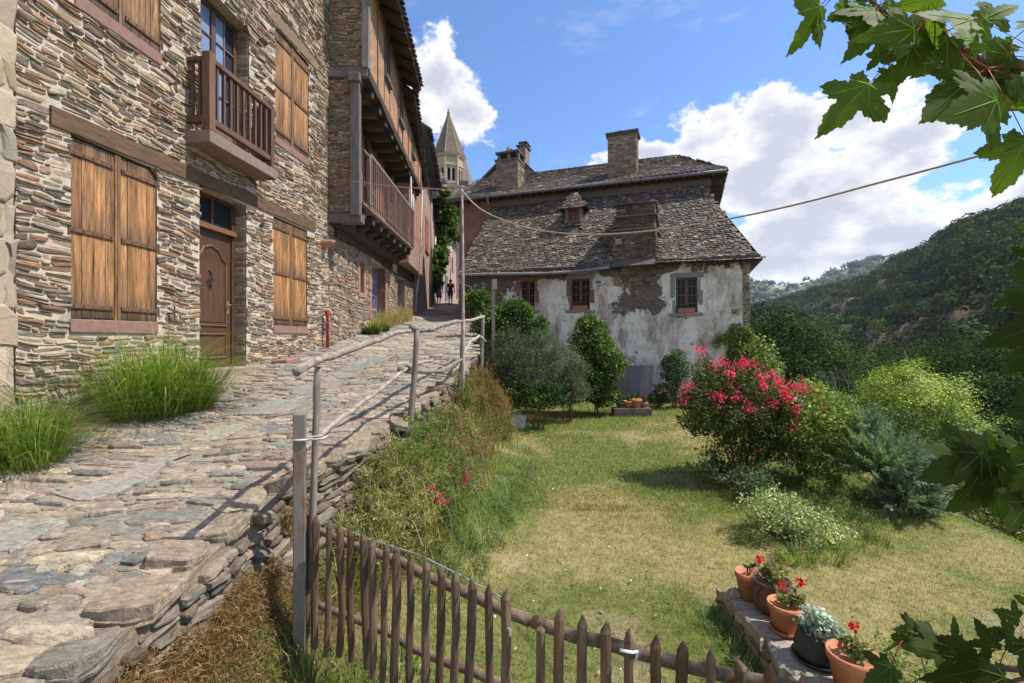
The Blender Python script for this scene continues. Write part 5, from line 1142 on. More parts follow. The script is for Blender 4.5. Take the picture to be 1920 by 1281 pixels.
# ================================================================ GARDEN PARAPET AND POTS
q = MB(); 
fwl = frame((1.98, 0, 0), (0, 1, 0), (0, 0, 1), (-1, 0, 0))
q.box(fwl, 1.0, 4.62, -3.1, -2.42, -.40, -.02, (.22, .18, .13))
masonry(q, fwl, 1.6, 4.62, -3.0, -2.41, np.array([(.26,.20,.13),(.20,.17,.13),(.31,.25,.17)]), 91, (.04, .09), (.1, .3), (.0, .02), .012, warp=.03)
masonry(q, frame((1.98, 4.62, 0), (1, 0, 0), (0, 0, 1), (0, 1, 0)), 0, .40, -3.0, -2.41, PAL_BR*1.3, 92, (.04, .09), (.1, .25), (.0, .02), .012, warp=.03)
frt = lambda a, b, c_: np.stack([1.98+np.asarray(b), np.asarray(a), np.asarray(c_)-2.39], 1)
y = 1.0; r = np.random.default_rng(6)
while y < 4.6:
    l = min(r.uniform(.3, .55), 4.64-y); 
    if l > .12: stone(q, frt, y+l/2, .195, l-.008, .46, .035, r, np.array((.36, .32, .27))*r.uniform(.88, 1.1), 0, None, 12, -.05, (.25, .25), True)
    y += l
q.build('garden_parapet', M['pave'], label='low stone garden wall topped with flat slabs and a row of flower pots', cat='low wall')
ZP = -2.35
def potplace(px, py, Y): p = P(px, py, Y); return np.array((p[0], p[1], ZP))
def pot(name, loc, prof, col, mat, label, saucer=None, group='flower pots on the garden parapet'):
    t = thing(name, loc, label, 'flower pot', group); q = MB(); q.lathe(loc, prof, 28, col); body = q.build('pot', M[mat], t, smooth=True)
    if saucer: q = MB(); q.lathe(loc, [(saucer*.85, .001), (saucer, .035), (saucer*.95, .035), (saucer*.82, .012)], 28, col); q.build('saucer', M[mat], t, smooth=True)
    zr = prof[-1][1]; rr_ = prof[-1][0]; q = MB(); q.lathe(loc, [(rr_*.98, zr-.03), (rr_*.5, zr-.015), (.01, zr-.012)], 20, (.06, .045, .035)); q.build('soil', M['soil'], t); return t
tc2 = (.50, .205, .105)
def tp(R_, H): return [(R_*.66, 0), (R_*.92, H*.78), (R_*1.0, H*.80), (R_*1.03, H), (R_*.92, H), (R_*.86, H*.86)]
l1, l2, l3, l4, l5 = (2.15, 4.36, ZP), (2.255, 4.16, ZP), (2.20, 3.86, ZP), (2.24, 3.52, ZP), (2.27, 3.20, ZP)
t1 = pot('flower_pot', l1, tp(.115, .24), tc2, 'terra', 'terracotta pot with one red geranium half hidden behind the rusty cauldron')
t2 = pot('iron_cauldron', l2, [(.09, 0), (.13, .025), (.165, .08), (.17, .13), (.145, .20), (.135, .225), (.155, .265), (.147, .265), (.125, .225)], (.13, .07, .055), 'castiron', 'big rusty brown iron cauldron planted with small pale green leaves', .14)
q = MB(); 
for s_ in (-1, 1): q.tube([np.array(l2)+(-.12*s_, -.05, .235), np.array(l2)+(-.165*s_, -.06, .21), np.array(l2)+(-.165*s_, -.055, .17), np.array(l2)+(-.15*s_, -.05, .15)], .012, 6, (.12, .07, .05))
q.build('handle', M['castiron'], t2)
t3 = pot('flower_pot', l3, tp(.132, .23), tc2, 'terra', 'terracotta pot on a saucer with two red geranium heads beside the cauldron', .12)
t4 = pot('flower_pot', l4, [(.11, 0), (.145, .04), (.155, .10), (.135, .17), (.122, .205), (.13, .22), (.115, .22), (.10, .18)], (.045, .045, .05), 'blackpot', 'dark grey round bellied pot full of silvery leaves', .17)
t5 = pot('flower_pot', l5, tp(.15, .26), tc2, 'terra', 'terracotta pot with red geranium nearest the picket gate, right of the dark pot')
def potplant(t, loc, h, pal, n, size, spread, seed, red=0, lft=.0, ncl=14):
    r = np.random.default_rng(seed); q = MB(); o = np.array(loc)+(lft, 0, h)
    p, cl, cc = blobpts(r, o, (spread, spread, spread*.55), ncl, n//ncl, .20, seedn=seed); leaves(q, p, size, pal, r, .5, .8, ccol=cl); q.build('foliage', M['leaf'], t)
    q = MB()
    for k in range(10): e = cc[r.integers(len(cc))]; q.tube([np.array(loc)+(0, 0, h-spread*.8-.05), (np.array(loc)+(0, 0, h-.1)+e)/2, e], .004, 5, (.14, .13, .05))
    q.build('stem', M['bark'], t)
    if red:
        for k in range(red):
            c_ = o+np.array((r.uniform(-.09, .09), r.uniform(-.05, .05), spread*.6+r.uniform(.02, .09))); q = MB(); q.tube([o, c_], .003, 5, (.15, .17, .05)); q.build('flower_stem', M['bark'], t)
            q = MB(); pt = c_+r.normal(0, .016, (46, 3)); leaves(q, pt, .022, np.array([(.62, .01, .012), (.70, .03, .03), (.5, .005, .01)]), r, .2, .95); q.build('blossom', M['petal'], t)
potplant(t1, l1, .27, G_MID, 40, .03, .05, 1, 1, .02, 4); potplant(t2, l2, .31, np.array([(.20,.25,.08),(.28,.30,.12),(.14,.20,.05),(.30,.26,.14)]), 700, .028, .12, 2, 0, .03)
potplant(t3, l3, .27, np.array([(.12,.18,.04),(.18,.22,.06),(.25,.24,.08)]), 220, .04, .08, 3, 2, .03, 8); potplant(t4, l4, .27, np.array([(.42,.47,.45),(.50,.55,.52),(.34,.40,.37)]), 1000, .032, .13, 4)
potplant(t5, l5, .30, np.array([(.16,.20,.07),(.30,.27,.14),(.10,.16,.04)]), 220, .04, .09, 5, 1, .03, 8)
q = MB(); stone(q, lambda a, b, c_: np.stack([a, b, c_-2.35], 1), 2.04, 4.40, .13, .09, .05, r, (.40, .34, .27), .3, None, 10, 0, (.8, .8)); q.build('pebble', M['pave'], smooth=True, label='smooth pale stone at the far end of the garden parapet', cat='stone')
q = MB(); stone(q, lambda a, b, c_: np.stack([a, b, c_-2.35], 1), 2.02, 3.08, .10, .08, .07, r, (.17, .13, .10), .8, None, 7, 0, (.8, .8)); q.build('pebble', M['pave'], label='small dark angular stone lying below the dark grey pot', cat='stone')
# ================================================================ THINGS BY THE WHITE HOUSE
def wp(a, out, z): return FW(a, z, out)[0]
pn = thing('leaning_panels', wp(aw(1190), .6, -2.15), 'grey corrugated sheets and an old plank panel leaning on the white house wall', 'panels')
def lean(a0, a1, z0, z1, o0, o1, c, mat, name, n=1):
    q = MB(); o = wp(a0, o0, z0); u = we; v = wp(a0, o1, z1)-o; H = np.linalg.norm(v); v = v/H; w_ = np.cross(u, v); w_ = w_ if w_[1] < 0 else -w_
    k = max(1, n); L_ = a1-a0
    for j in range(k): q.box(frame(o, u, v, w_), L_*j/k, L_*(j+1)/k-(.004 if n > 1 else 0), 0, H, 0, .02+.012*(j % 2), np.array(c)*rng.uniform(.8, 1.15))
    return q.build(name, M[mat], pn)
zg = -2.17
lean(aw(1152), aw(1187), zg, -.98, .62, .22, (.20, .18, .17), 'greywoodv', 'sheet', 7); lean(aw(1182), aw(1206), zg, -.95, .66, .25, (.16, .16, .165), 'plain', 'sheet', 1); lean(aw(1203), aw(1226), zg, -.93, .72, .2, (.27, .24, .21), 'greywoodv', 'board', 3)
q = MB(); q.box(frame(wp(aw(1150), .23, -.93), we, (0, 0, 1), -wbk), 0, aw(1206)-aw(1150), 0, .05, 0, .05, (.45, .46, .48)); q.build('edging', M['steel'], pn)
cr_ = [(1163, 760, .10, 'green glazed'), (1177, 758, .13, 'terracotta'), (1192, 756, .16, 'wide terracotta'), (1207, 766, .10, 'small terracotta')]
for k, (px, py, R_, wd_) in enumerate(cr_):
    p = P(px, py, 14.2); p[2] = zl(p[0], p[1])+.22; col = (.05, .14, .11) if k == 0 else tc2
    t = pot('flower_pot', p, tp(R_*1.25, R_*1.6), col, 'terra', wd_+' pot of seedlings on the crate in front of the leaning panels', None, 'pots in front of the leaning panels'); potplant(t, p, R_*1.6+.1, G_MID, 120, .06, .12, 40+k, 1 if k % 2 else 0, 0, 6)
q = MB(); p = P(1183, 768, 14.2); fz_ = frame((p[0], p[1], zl(p[0], p[1])-.02), (1, 0, 0), (0, 0, 1), (0, -1, 0))
for k in range(3): q.box(fz_, -.55, .55, .02+.075*k, .08+.075*k, .22, .24, (.14, .11, .09))
for u in (-.54, 0, .50): q.box(fz_, u, u+.05, 0, .235, -.2, .219, (.13, .10, .08))
for k in range(4): q.box(fz_, -.55, .55, .235, .25, -.2+.11*k, -.11+.11*k, (.16, .13, .10))
q.build('wooden_crate', M['greywood'], label='low slatted wooden crate carrying the pots before the leaning panels', cat='crate')
p = P(972, 803, 12.3); p[2] = zl(p[0], p[1])
q = MB(); w_ = .19; fb = frame(p, (.95, -.3, 0), (0, 0, 1), (-.3, -.95, 0)); bt = [(-w_*.75, -w_*.6), (w_*.75, -w_*.6), (w_*.75, w_*.6), (-w_*.75, w_*.6)]; tt = [(-w_, -w_*.8), (w_, -w_*.8), (w_, w_*.8), (-w_, w_*.8)]
V = np.vstack([fb([a for a, _ in bt], [0]*4, [b for _, b in bt]), fb([a for a, _ in tt], [.34]*4, [b for _, b in tt]), fb([a*.88 for a, _ in tt], [.34]*4, [b*.88 for _, b in tt]), fb([a*.8 for a, _ in tt], [.25]*4, [b*.8 for _, b in tt])])
q.add(V, [[0,1,5,4],[1,2,6,5],[2,3,7,6],[3,0,4,7],[4,5,9,8],[5,6,10,9],[6,7,11,10],[7,4,8,11],[8,9,13,12],[9,10,14,13],[10,11,15,14],[11,8,12,15]], (.55, .56, .60)); t = q.build('planter_tub', M['plain'], label='white plastic planter tub standing on the lawn by the wild border', cat='planter')
q = MB(); q.quad(V[12:16], (.10, .06, .04)); q.build('soil', M['soil'], t)
p = P(928, 818, 11.5); p[2] = zl(p[0], p[1])+.02
q = MB(); q.lathe(p, [(.10, 0), (.11, .16), (.08, .22), (.07, .22), (.09, .14)], 18, (.22, .30, .36)); can = q.build('watering_can', M['plain'], smooth=True, label='small blue grey watering can half hidden in the border weeds', cat='watering can')
q = MB(); q.tube([p+(-.1, 0, .05), p+(-.22, -.03, .16), p+(-.28, -.04, .24)], [.02, .014, .02], 8, (.22, .30, .36)); q.build('spout', M['plain'], can, smooth=True)
q = MB(); q.tube([p+(.08, 0, .2), p+(.15, 0, .22), p+(.16, 0, .1), p+(.11, 0, .05)], .010, 6, (.22, .30, .36)); q.build('handle', M['plain'], can, smooth=True)
p = P(985, 818, 11.4); q = MB(); z_ = zl(p[0], p[1])+.03; q.tube([(p[0]-.35, p[1], z_), (p[0]-.15, p[1]+.1, z_), (p[0]+.0, p[1]+.05, z_+.02), (p[0]+.12, p[1], z_+.1), (p[0]+.2, p[1]-.02, z_+.08)], .018, 7, (.10, .13, .10)); q.build('garden_hose', M['plain'], smooth=True, label='end of a dark green hose lying on the lawn below the white tub', cat='hose')
p = P(925, 525, 14.5); q = MB(); fq = frame((p[0], p[1], 0), (1, 0, 0), (0, 0, 1), (0, -1, 0)); q.box(fq, -.05, .05, -.6, p[2], -.03, .03, (.30, .26, .22)); q.box(fq, -.03, .11, p[2]-.28, p[2]+.02, .032, .05, (.42, .36, .28)); q.build('wooden_stake', M['greywoodv'], label='grey wooden stake with a small blank board near the white house corner', cat='stake')
# ================================================================ TWO WALKERS
def person(loc, h, label, parts, lean_=0, phase=1, shirt=None, female=False, head_turn=0):
    t = thing('person', loc, label, 'person'); o = np.array(loc); s_ = h/1.72
    J = {'pel': (0, 0, .93), 'wai': (0, .0, 1.08), 'che': (0, .01, 1.30), 'nec': (0, .02, 1.47), 'hed': (0, .05, 1.60), 'top': (0, .05, 1.68),
         'shl': (-.17, .01, 1.40), 'ell': (-.24, -.06*phase, 1.13), 'wrl': (-.25, .06*phase, .90), 'hal': (-.25, .08*phase, .80), 'shr': (.17, .01, 1.40), 'elr': (.24, .04*phase, 1.13), 'wrr': (.26, .12*phase, .90), 'har': (.26, .14*phase, .80),
         'hil': (-.09, 0, .90), 'knl': (-.10, .12*phase, .50), 'anl': (-.10, .05*phase+(.0 if phase > 0 else -.1), .09), 'tol': (-.11, .20*phase*(1 if phase > 0 else -.2)+.03, .03), 'hir': (.09, 0, .90), 'knr': (.10, -.02*phase, .50), 'anr': (.10, -.20*phase, .12), 'tor': (.11, -.12*phase+.03, .03)}
    E = [('pel','wai'),('wai','che'),('che','nec'),('nec','hed'),('hed','top'),('che','shl'),('shl','ell'),('ell','wrl'),('wrl','hal'),('che','shr'),('shr','elr'),('elr','wrr'),('wrr','har'),('pel','hil'),('hil','knl'),('knl','anl'),('anl','tol'),('pel','hir'),('hir','knr'),('knr','anr'),('anr','tor')]
    Rr = {'pel': .13, 'wai': .115, 'che': .135, 'nec': .055, 'hed': .095, 'top': .075, 'shl': .06, 'shr': .06, 'ell': .042, 'elr': .042, 'wrl': .028, 'wrr': .028, 'hal': .032, 'har': .032, 'hil': .095, 'hir': .095, 'knl': .058, 'knr': .058, 'anl': .036, 'anr': .036, 'tol': .032, 'tor': .032}
    ks = list(J)
    def skinmesh(keys, grow, name, mat, col, over={}):
        me = bpy.data.meshes.new(name); kk = [k for k in ks if k in keys]; me.from_pydata([tuple(np.array(over.get(k, J[k]))*s_) for k in kk], [(kk.index(a), kk.index(b)) for a, b in E if a in kk and b in kk], []); ob = bpy.data.objects.new(name, me); COL.objects.link(ob)
        md = ob.modifiers.new('skin', 'SKIN')
        if not me.skin_vertices: me.skin_vertices.new()
        for k, sv in zip(kk, me.skin_vertices[0].data):
            q_ = (Rr[k]+grow)*s_; sv.radius = (q_*(1.15 if k in ('pel', 'wai', 'che') else 1), q_*(.8 if k in ('pel', 'wai', 'che') else 1)); sv.use_root = (k == kk[0])
        md2 = ob.modifiers.new('sub', 'SUBSURF'); md2.levels = md2.render_levels = 2; dg = bpy.context.evaluated_depsgraph_get(); m2 = bpy.data.meshes.new_from_object(ob.evaluated_get(dg)); bpy.data.objects.remove(ob)
        n_ = len(m2.vertices); co_ = np.empty(n_*3); m2.vertices.foreach_get('co', co_); co_ = co_.reshape(-1, 3)+o
        q = MB(); q.add(co_, [list(p_.vertices) for p_ in m2.polygons], col); return q.build(name, M[mat], t, smooth=True)
    skinmesh(ks, 0, 'body', 'skin', (.42, .24, .17))
    for nm, keys, grow, col, over in parts: skinmesh(keys, grow, nm, 'cloth', col, over)
    return t, o, s_
wX = P(823, 573, 33); wz = float(zst(wX[0], 33)); tW, o, s_ = person((wX[0], 33, wz), 1.66, 'person walking uphill in a sleeveless blue grey dress with red brown hair', [('dress_top', ('pel', 'wai', 'che'), .012, (.16, .19, .27), {}), ('shoe', ('anl', 'tol'), .012, (.10, .05, .04), {}), ('shoe', ('anr', 'tor'), .012, (.10, .05, .04), {})], phase=1)
q = MB(); q.lathe(o+(0, 0, 0), [(.235*s_, .52), (.21*s_, .75), (.175*s_, .95), (.145*s_, 1.1), (.14*s_, 1.1)], 20, (.16, .19, .27)); q.build('dress_skirt', M['cloth'], tW, smooth=True)
def hair(t, o, s_, col, k=1.0):
    q = MB(); c_ = o+np.array((0, .05-.02, 1.625))*s_; V = []; f = []; n = 12; m_ = 7
    for i_ in range(m_): 
        a = math.pi*.62*i_/(m_-1)
        for j in range(n): b = 2*math.pi*j/n; V.append(c_+np.array((.108*math.sin(a)*math.cos(b), .118*math.sin(a)*math.sin(b), .115*math.cos(a)))*s_*k*(1+rng.normal(0, .02)))
    for i_ in range(m_-1):
        for j in range(n): f.append([i_*n+j, (i_+1)*n+j, (i_+1)*n+(j+1) % n, i_*n+(j+1) % n])
    q.add(np.array(V), f, col); q.build('hair', M['cloth'], t, smooth=True)
hair(tW, o, s_, (.20, .06, .03), 1.08)
mX = P(846, 573, 33); mz = float(zst(mX[0], 32.6)); tM, o, s_ = person((mX[0], 32.6, mz), 1.78, 'person walking uphill in a black t-shirt and dark blue shorts with short dark hair', [('t_shirt', ('pel', 'wai', 'che', 'shl', 'shr', 'ell', 'elr'), .018, (.012, .012, .014), {'ell': (-.225, -.04, 1.22), 'elr': (.225, .03, 1.22)}), ('shorts', ('pel', 'hil', 'hir', 'knl', 'knr'), .022, (.03, .04, .09), {'knl': (-.10, .08, .60), 'knr': (.10, -.02, .60)}), ('shoe', ('anl', 'tol'), .014, (.03, .03, .03), {}), ('shoe', ('anr', 'tor'), .014, (.03, .03, .03), {})], phase=1)
hair(tM, o, s_, (.03, .02, .015))
# ================================================================ HILLS AND FAR FOREST
def hill(name, ts, rs, Yr, Yb, zb, seed, label, nt=150, ns=46, colf=None):
    tt = np.linspace(ts[0], ts[-1], nt); ss = np.linspace(-.1, 1.6, ns); T, S_ = np.meshgrid(tt, ss)
    fn = lambda t, s_: hillpt(t, s_, ts, rs, Yr, Yb, zb, seed)
    p = fn(T.ravel(), S_.ravel()); i = np.arange(T.size).reshape(T.shape)
    f = np.stack([i[:-1, :-1].ravel(), i[:-1, 1:].ravel(), i[1:, 1:].ravel(), i[1:, :-1].ravel()], 1)
    q = MB(); q.add(p, f, colf(p, T.ravel(), S_.ravel())); q.build(name, M['terrain'], smooth=True, kind='structure', label=label, origin=(0, 0, 0)); return fn
def hillpt(t, s_, ts, rs, Yr, Yb, zb, seed):
    yr = np.interp(t, ts, Yr); yb = np.interp(t, ts, Yb); zr = np.interp(t, ts, rs)*yr-3.5*yr/300
    y = yb+(yr-yb)*s_; k = np.where(s_ <= 1, np.clip(s_, 0, 1)**.92, 1-(s_-1)*.5); z = zb+(zr-zb)*k
    x = t*y; amp = yr*.02*np.sin(np.pi*np.clip(s_, 0, 1))**.7
    z = z+amp*(fbm(x/yr*14, y/yr*14, 0, seed, 4)-.5)*2.2
    return np.stack([x, y, z], 1)
T1 = [.30, .45, .557, .609, .678, .745, .809, .86, .933, .99, 1.067, 1.3, 2.0, 3.2]
R1 = [.03, .07, .091, .109, .123, .14, .178, .20, .246, .262, .287, .34, .42, .45]
Y1r = [760, 720, 650, 600, 520, 430, 370, 320, 270, 245, 220, 190, 150, 130]
Y1b = [330, 260, 210, 190, 160, 130, 110, 95, 80, 74, 66, 55, 40, 35]
def scrub(p, t, s_): return smooth(.50, .62, fbm(p[:, 0]*.022+3, p[:, 1]*.022+p[:, 2]*.03, 0, 77, 3)+.22*np.exp(-((t-.93-.25*(s_-.5))/.10)**2)*smooth(.15, .3, s_)*smooth(1.0, .8, s_)-.08)
def hc(p, t, s_): k = scrub(p, t, s_)[:, None]; return np.array((.045, .055, .022))*(1-k)+np.array((.17, .10, .055))*k
f1 = hill('hill', T1, R1, Y1r, Y1b, -24, 5, 'steep wooded hillside across the valley with bare brown scrub patches', colf=hc)
T2 = [.1, .30, .45, .494, .557, .631, .723, .80, .85, 1.1, 1.6]; R2 = [.08, .10, .122, .130, .124, .135, .172, .185, .19, .2, .2]
def fc(p, t, s_):
    c = np.tile(np.array((.13, .155, .11)), (len(p), 1)); k = (smooth(.545, .555, t)*smooth(.625, .60, t)*smooth(.86, .9, s_))[:, None]; return c*(1-k)+np.array((.42, .32, .2))*k  # distance haze is put into the pale ground colour
f2 = hill('far_hill', T2, R2, [1100]*11, [700]*11, -20, 9, 'distant hill paled by haze painted into its colour, with a harvested field on top', 120, 30, fc)
def wood(fn, n, t0, t1, s0, s1, rad, per, lf, pal, seed, name, label, drop=None, bright=1.0):
    r = np.random.default_rng(seed); t = r.uniform(t0, t1, n); s_ = r.uniform(s0**1, s1, n); p = fn(t, s_)
    if drop is not None: k = r.random(n) > drop(p, t, s_)*.78; p, t, s_ = p[k], t[k], s_[k]
    n = len(p); R_ = rad*r.uniform(.6, 1.35, n); d = r.normal(0, 1, (n, per, 3)); d /= np.linalg.norm(d, axis=2)[..., None]; d[..., 2] = np.abs(d[..., 2])*1.1-.25
    bump_ = 1+.22*np.sin(d[..., 0]*5+s_[:, None]*40)*np.cos(d[..., 1]*6+t[:, None]*90)
    c = p+np.array((0, 0, .45))*R_[:, None]; q = c[:, None, :]+d*(R_[:, None]*r.uniform(.88, 1.03, (n, per))*bump_)[..., None]
    cc = np.repeat(r.uniform(.4, 1.6, n), per); mb = MB(); hue = pal[r.integers(len(pal), size=n)]
    m_ = q.reshape(-1, 3); lsz = np.repeat(R_, per)*lf; k0 = d.reshape(-1, 3)+r.normal(0, .16, (n*per, 3)); k0 /= np.linalg.norm(k0, axis=1)[:, None]
    a = np.cross(k0, r.normal(0, 1, k0.shape)); a /= np.linalg.norm(a, axis=1)[:, None]; b = np.cross(k0, a); L2 = lsz[:, None]
    V = np.stack([m_-a*L2, m_-b*L2*.8+k0*L2*.2, m_+a*L2*.9, m_+b*L2*.7-k0*L2*.1], 1).reshape(-1, 3)
    C = np.repeat(np.repeat(hue, per, 0)*cc[:, None]*r.uniform(.88, 1.12, (n*per, 1)), 4, 0)
    mb.add(V, np.arange(4*len(m_)).reshape(-1, 4), C); return mb.build(name, M['ffol'], kind='stuff', label=label, cat='forest', origin=(0, 0, 0))
wood(f1, 6500, .40, 1.7, .0, 1.03, 3.5, 80, .17, G_FAR*.8, 3, 'hillside_woodland', 'dense dark green woodland covering the steep hill across the valley', scrub)
wood(f2, 1500, .3, 1.0, .3, 1.02, 7.0, 34, .30, np.array([(.13,.16,.11),(.15,.175,.12),(.11,.14,.10)]), 4, 'distant_woodland', 'woodland on the distant ridge, its colour paled to paint in haze', lambda p, t, s_: (t > .53)*(t < .64)*(s_ > .82)*1.0)  # tree colours lightened to stand in for distance haze
def fv(t, s_): y = 42+70*s_; x = t*y; return np.stack([x, y, np.full_like(x, -23.0)+6*s_+.0*x], 1)
wood(fv, 620, .2, 2.2, 0, 1.2, 3.8, 190, .12, G_FAR*.8, 6, 'valley_woodland', 'dark green treetops filling the valley floor')
# ================================================================ VALLEY TREES THAT STAND APART
def ztr(x, y): return float(zter(np.array([x]), np.array([y]))[0])
def tree(name, label, px, pyt, Y, R_, H, pal, leaf, nc, per, seed, group=None, mat='leaf', extra=()):
    c = P(px, pyt, Y); c[2] -= R_*.95; zb = min(ztr(c[0], Y), c[2]-H*.5); base = (c[0], Y, zb)
    crown = [(c, (R_, R_, R_*.95), nc, per)]
    for dx, dz, k in extra: crown.append((c+np.array((dx*R_, -.1*R_, dz*R_)), (R_*k, R_*k, R_*k*.9), int(nc*k*.8), per))
    return bush(name, label, 'tree', base, crown, pal, leaf, group, mat, 7, (.10, .08, .06), seed, None, .5, .55, max(.12, R_*.06))
GV = 'dark valley trees beyond the garden'
dk = [(1440, 566, 36, 3.6, 'tall dark green tree rising directly behind the right corner of the white house'), (1500, 605, 40, 4.4, 'rounded dark tree between the white house and the wooded hill'),
      (1560, 655, 38, 4.0, 'mid green tree behind the pink flowering bush, lower than its neighbours'), (1470, 640, 30, 3.2, 'dark tree just above the ivy at the white house corner'), (1640, 650, 52, 5.5, 'broad dark tree behind the yellow green tree, left side'),
      (1745, 640, 50, 5.2, 'dark tree directly above the yellow green tree'), (1830, 608, 42, 5.6, 'largest dark tree right of the yellow green one, near the frame edge'), (1915, 640, 36, 4.5, 'dark tree cut off by the right edge of the photo'), (1560, 720, 27, 2.6, 'small dark tree low behind the hibiscus'), (1880, 760, 28, 3.8, 'shadowy tree below the right edge leaves')]
for k, (px, py, Y, R_, lab) in enumerate(dk):
    tree('dark_tree', lab, px, py, Y, R_, R_*2, [G_DARK, G_MID*.8, G_DARK*1.25][k % 3], .11+.003*Y, 420, 36, 500+k, GV, 'ffol', extra=((-.55, -.35, .6), (.55, -.45, .65), (.1, -.8, .8)))
tree('yellow_green_tree', 'bright yellow green bushy tree in the valley between the blue conifer and the dark trees', 1700, 692, 20, 2.0, 4, G_YEL*1.6, .10, 520, 50, 520, extra=((-.85, -.30, .55), (.8, -.40, .6), (.0, -.5, .8), (1.35, -.75, .4), (-1.1, -.7, .38)))
tree('fresh_green_tree', 'small fresh green sapling right of the yellow green tree', 1815, 790, 17, .9, 2, G_MID*1.5, .14, 60, 20, 521)
# bare grey twiggy tree
b = P(1575, 790, 26); t = thing('bare_tree', (b[0], b[1], ztr(b[0], b[1])), 'leafless grey twiggy tree among the dark green trees', 'tree'); q = MB(); r = np.random.default_rng(3)
def twig(p, d, L_, rad, k):
    e = p+d*L_; q.tube([p, (p+e)/2+r.normal(0, L_*.05, 3), e], [rad, rad*.8, rad*.55], 5, (.24, .22, .21))
    if k: 
        for j in range(3): dd = d+r.normal(0, .45, 3); dd[2] += .1; dd /= np.linalg.norm(dd); twig(e, dd, L_*r.uniform(.6, .85), rad*.55, k-1)
twig(np.array((b[0], b[1], b[2]-2.5)), np.array((0, 0, 1.)), 1.8, .09, 5); q.build('branches', M['bark'], t)
q = MB(); q.tube([(b[0], b[1], t.location[2]), (b[0], b[1], b[2]-2.4)], [.14, .09], 8, (.24, .22, .21)); q.build('trunk', M['bark'], t)
# ================================================================ GARDEN SHRUBS
def gb(px, Y, py=None): x = (px-960)/F*Y; return (x, Y, zl(x, Y))
def PB(px, py, Y): return P(px, py, Y)
pink = np.array([(.62,.025,.13),(.72,.05,.19),(.52,.015,.09),(.78,.10,.26)])
fl = [PB(x, y_, Y_) for x, y_, Y_ in ((1440,712,8.2),(1425,735,8.1),(1452,728,8.0),(1462,742,8.0),(1408,692,8.4),(1395,700,8.4),(1480,735,8.1),(1345,755,8.1),(1338,752,8.2),(1350,690,8.6),(1335,698,8.6),(1310,668,8.7),(1385,690,8.3),(1365,710,8.2),(1420,715,8.2),(1485,780,8.0),(1440,765,8.0),(1375,755,8.0),(1400,775,8.0),(1278,760,8.4),(1285,735,8.4),(1470,755,7.9),(1500,738,8.2))]
sm = [f_+np.array((rng.normal(0, .25), rng.normal(0, .2), rng.normal(-.05, .2))) for f_ in fl for _ in range(2)]
fl = [f_+np.array((0, -.12, .10)) for f_ in fl]
bush('crape_myrtle', 'big flowering shrub with crimson pink blossom clusters on the lawn edge', 'shrub', gb(1385, 8.4), [(PB(1335, 765, 8.4), (.5, .55, .62), 150, 28), (PB(1395, 765, 8.4), (.66, .62, .76), 290, 28), (PB(1455, 800, 8.3), (.52, .55, .68), 200, 28), (PB(1380, 860, 8.4), (.62, .6, .42), 110, 26), (PB(1310, 700, 8.6), (.22, .25, .32), 22, 16), (PB(1300, 790, 8.3), (.3, .3, .3), 30, 20)], np.array([(.05,.095,.018),(.075,.13,.025),(.04,.075,.015),(.10,.15,.03),(.12,.06,.03)]), .058, seed=1, stems=9, stemc=(.30, .17, .10), flowers=[(fl, 50, .050, .042, pink*1.15), (sm, 9, .04, .034, pink)])
lil_ = np.array([(.60,.40,.60),(.68,.50,.66)])
bush('hibiscus', 'rounded light green shrub with a few lilac flowers right of the pink one', 'shrub', gb(1520, 8.6), [(PB(1520, 795, 8.3), (.58, .55, .74), 340, 32), (PB(1545, 870, 8.1), (.36, .45, .38), 100, 28)], np.array([(.20,.27,.05),(.25,.32,.07),(.14,.21,.04),(.33,.37,.11)]), .062, seed=2, flowers=[([PB(x, y_, 7.95) for x, y_ in ((1502,752),(1512,758),(1540,790),(1555,800),(1490,748),(1530,775),(1560,815))], 7, .018, .04, lil_)])
# blue green conifer: feathery plumes
def plume(mb, p, d, L_, r, pal, n=90, w_=.34):
    u = r.random(n)**.8; side = np.cross(d, (0, 0, 1.)); side /= np.linalg.norm(side)+1e-9; up_ = np.cross(side, d)
    an = r.uniform(-1, 1, n); pos = p+np.outer(u, d)*L_+np.outer(an*(1-u)*.0, side); out = d*.9+side*an[:, None]*1.1+up_*r.normal(0, .45, (n, 1)); out /= np.linalg.norm(out, axis=1)[:, None]
    sz = L_*w_*(1.05-u)[:, None]*r.uniform(.6, 1.1, (n, 1)); k = np.cross(out, side*.3+up_); k /= np.linalg.norm(k, axis=1)[:, None]+1e-9
    V = np.stack([pos, pos+out*sz*.5+k*sz*.11, pos+out*sz, pos+out*sz*.5-k*sz*.11], 1).reshape(-1, 3); c = pal[r.integers(len(pal), size=n)]*r.uniform(.8, 1.2, (n, 1))
    mb.add(V, np.arange(4*n).reshape(-1, 4), np.repeat(c, 4, 0))
def conifer(label, px, Y, seed, cl, pal):
    r = np.random.default_rng(seed); base = gb(px, Y); t = thing('juniper', base, label, 'conifer'); q = MB()
    for (c, R_, n) in cl:
        for k in range(n):
            d = r.normal(0, 1, 3); d /= np.linalg.norm(d); d[2] = abs(d[2])*.9+.25; d[1] -= .15; d /= np.linalg.norm(d); plume(q, np.array(c)+d*R_*r.uniform(.15, .7), d, R_*r.uniform(.4, .75), r, pal)
    q.build('foliage', M['leaf'], t); q = MB()
    for (c, R_, n) in cl: q.tube([base, (np.array(base)+c)/2+(.05, 0, .1), c], [.05, .035, .02], 6, (.14, .10, .07))
    q.build('stem', M['bark'], t)
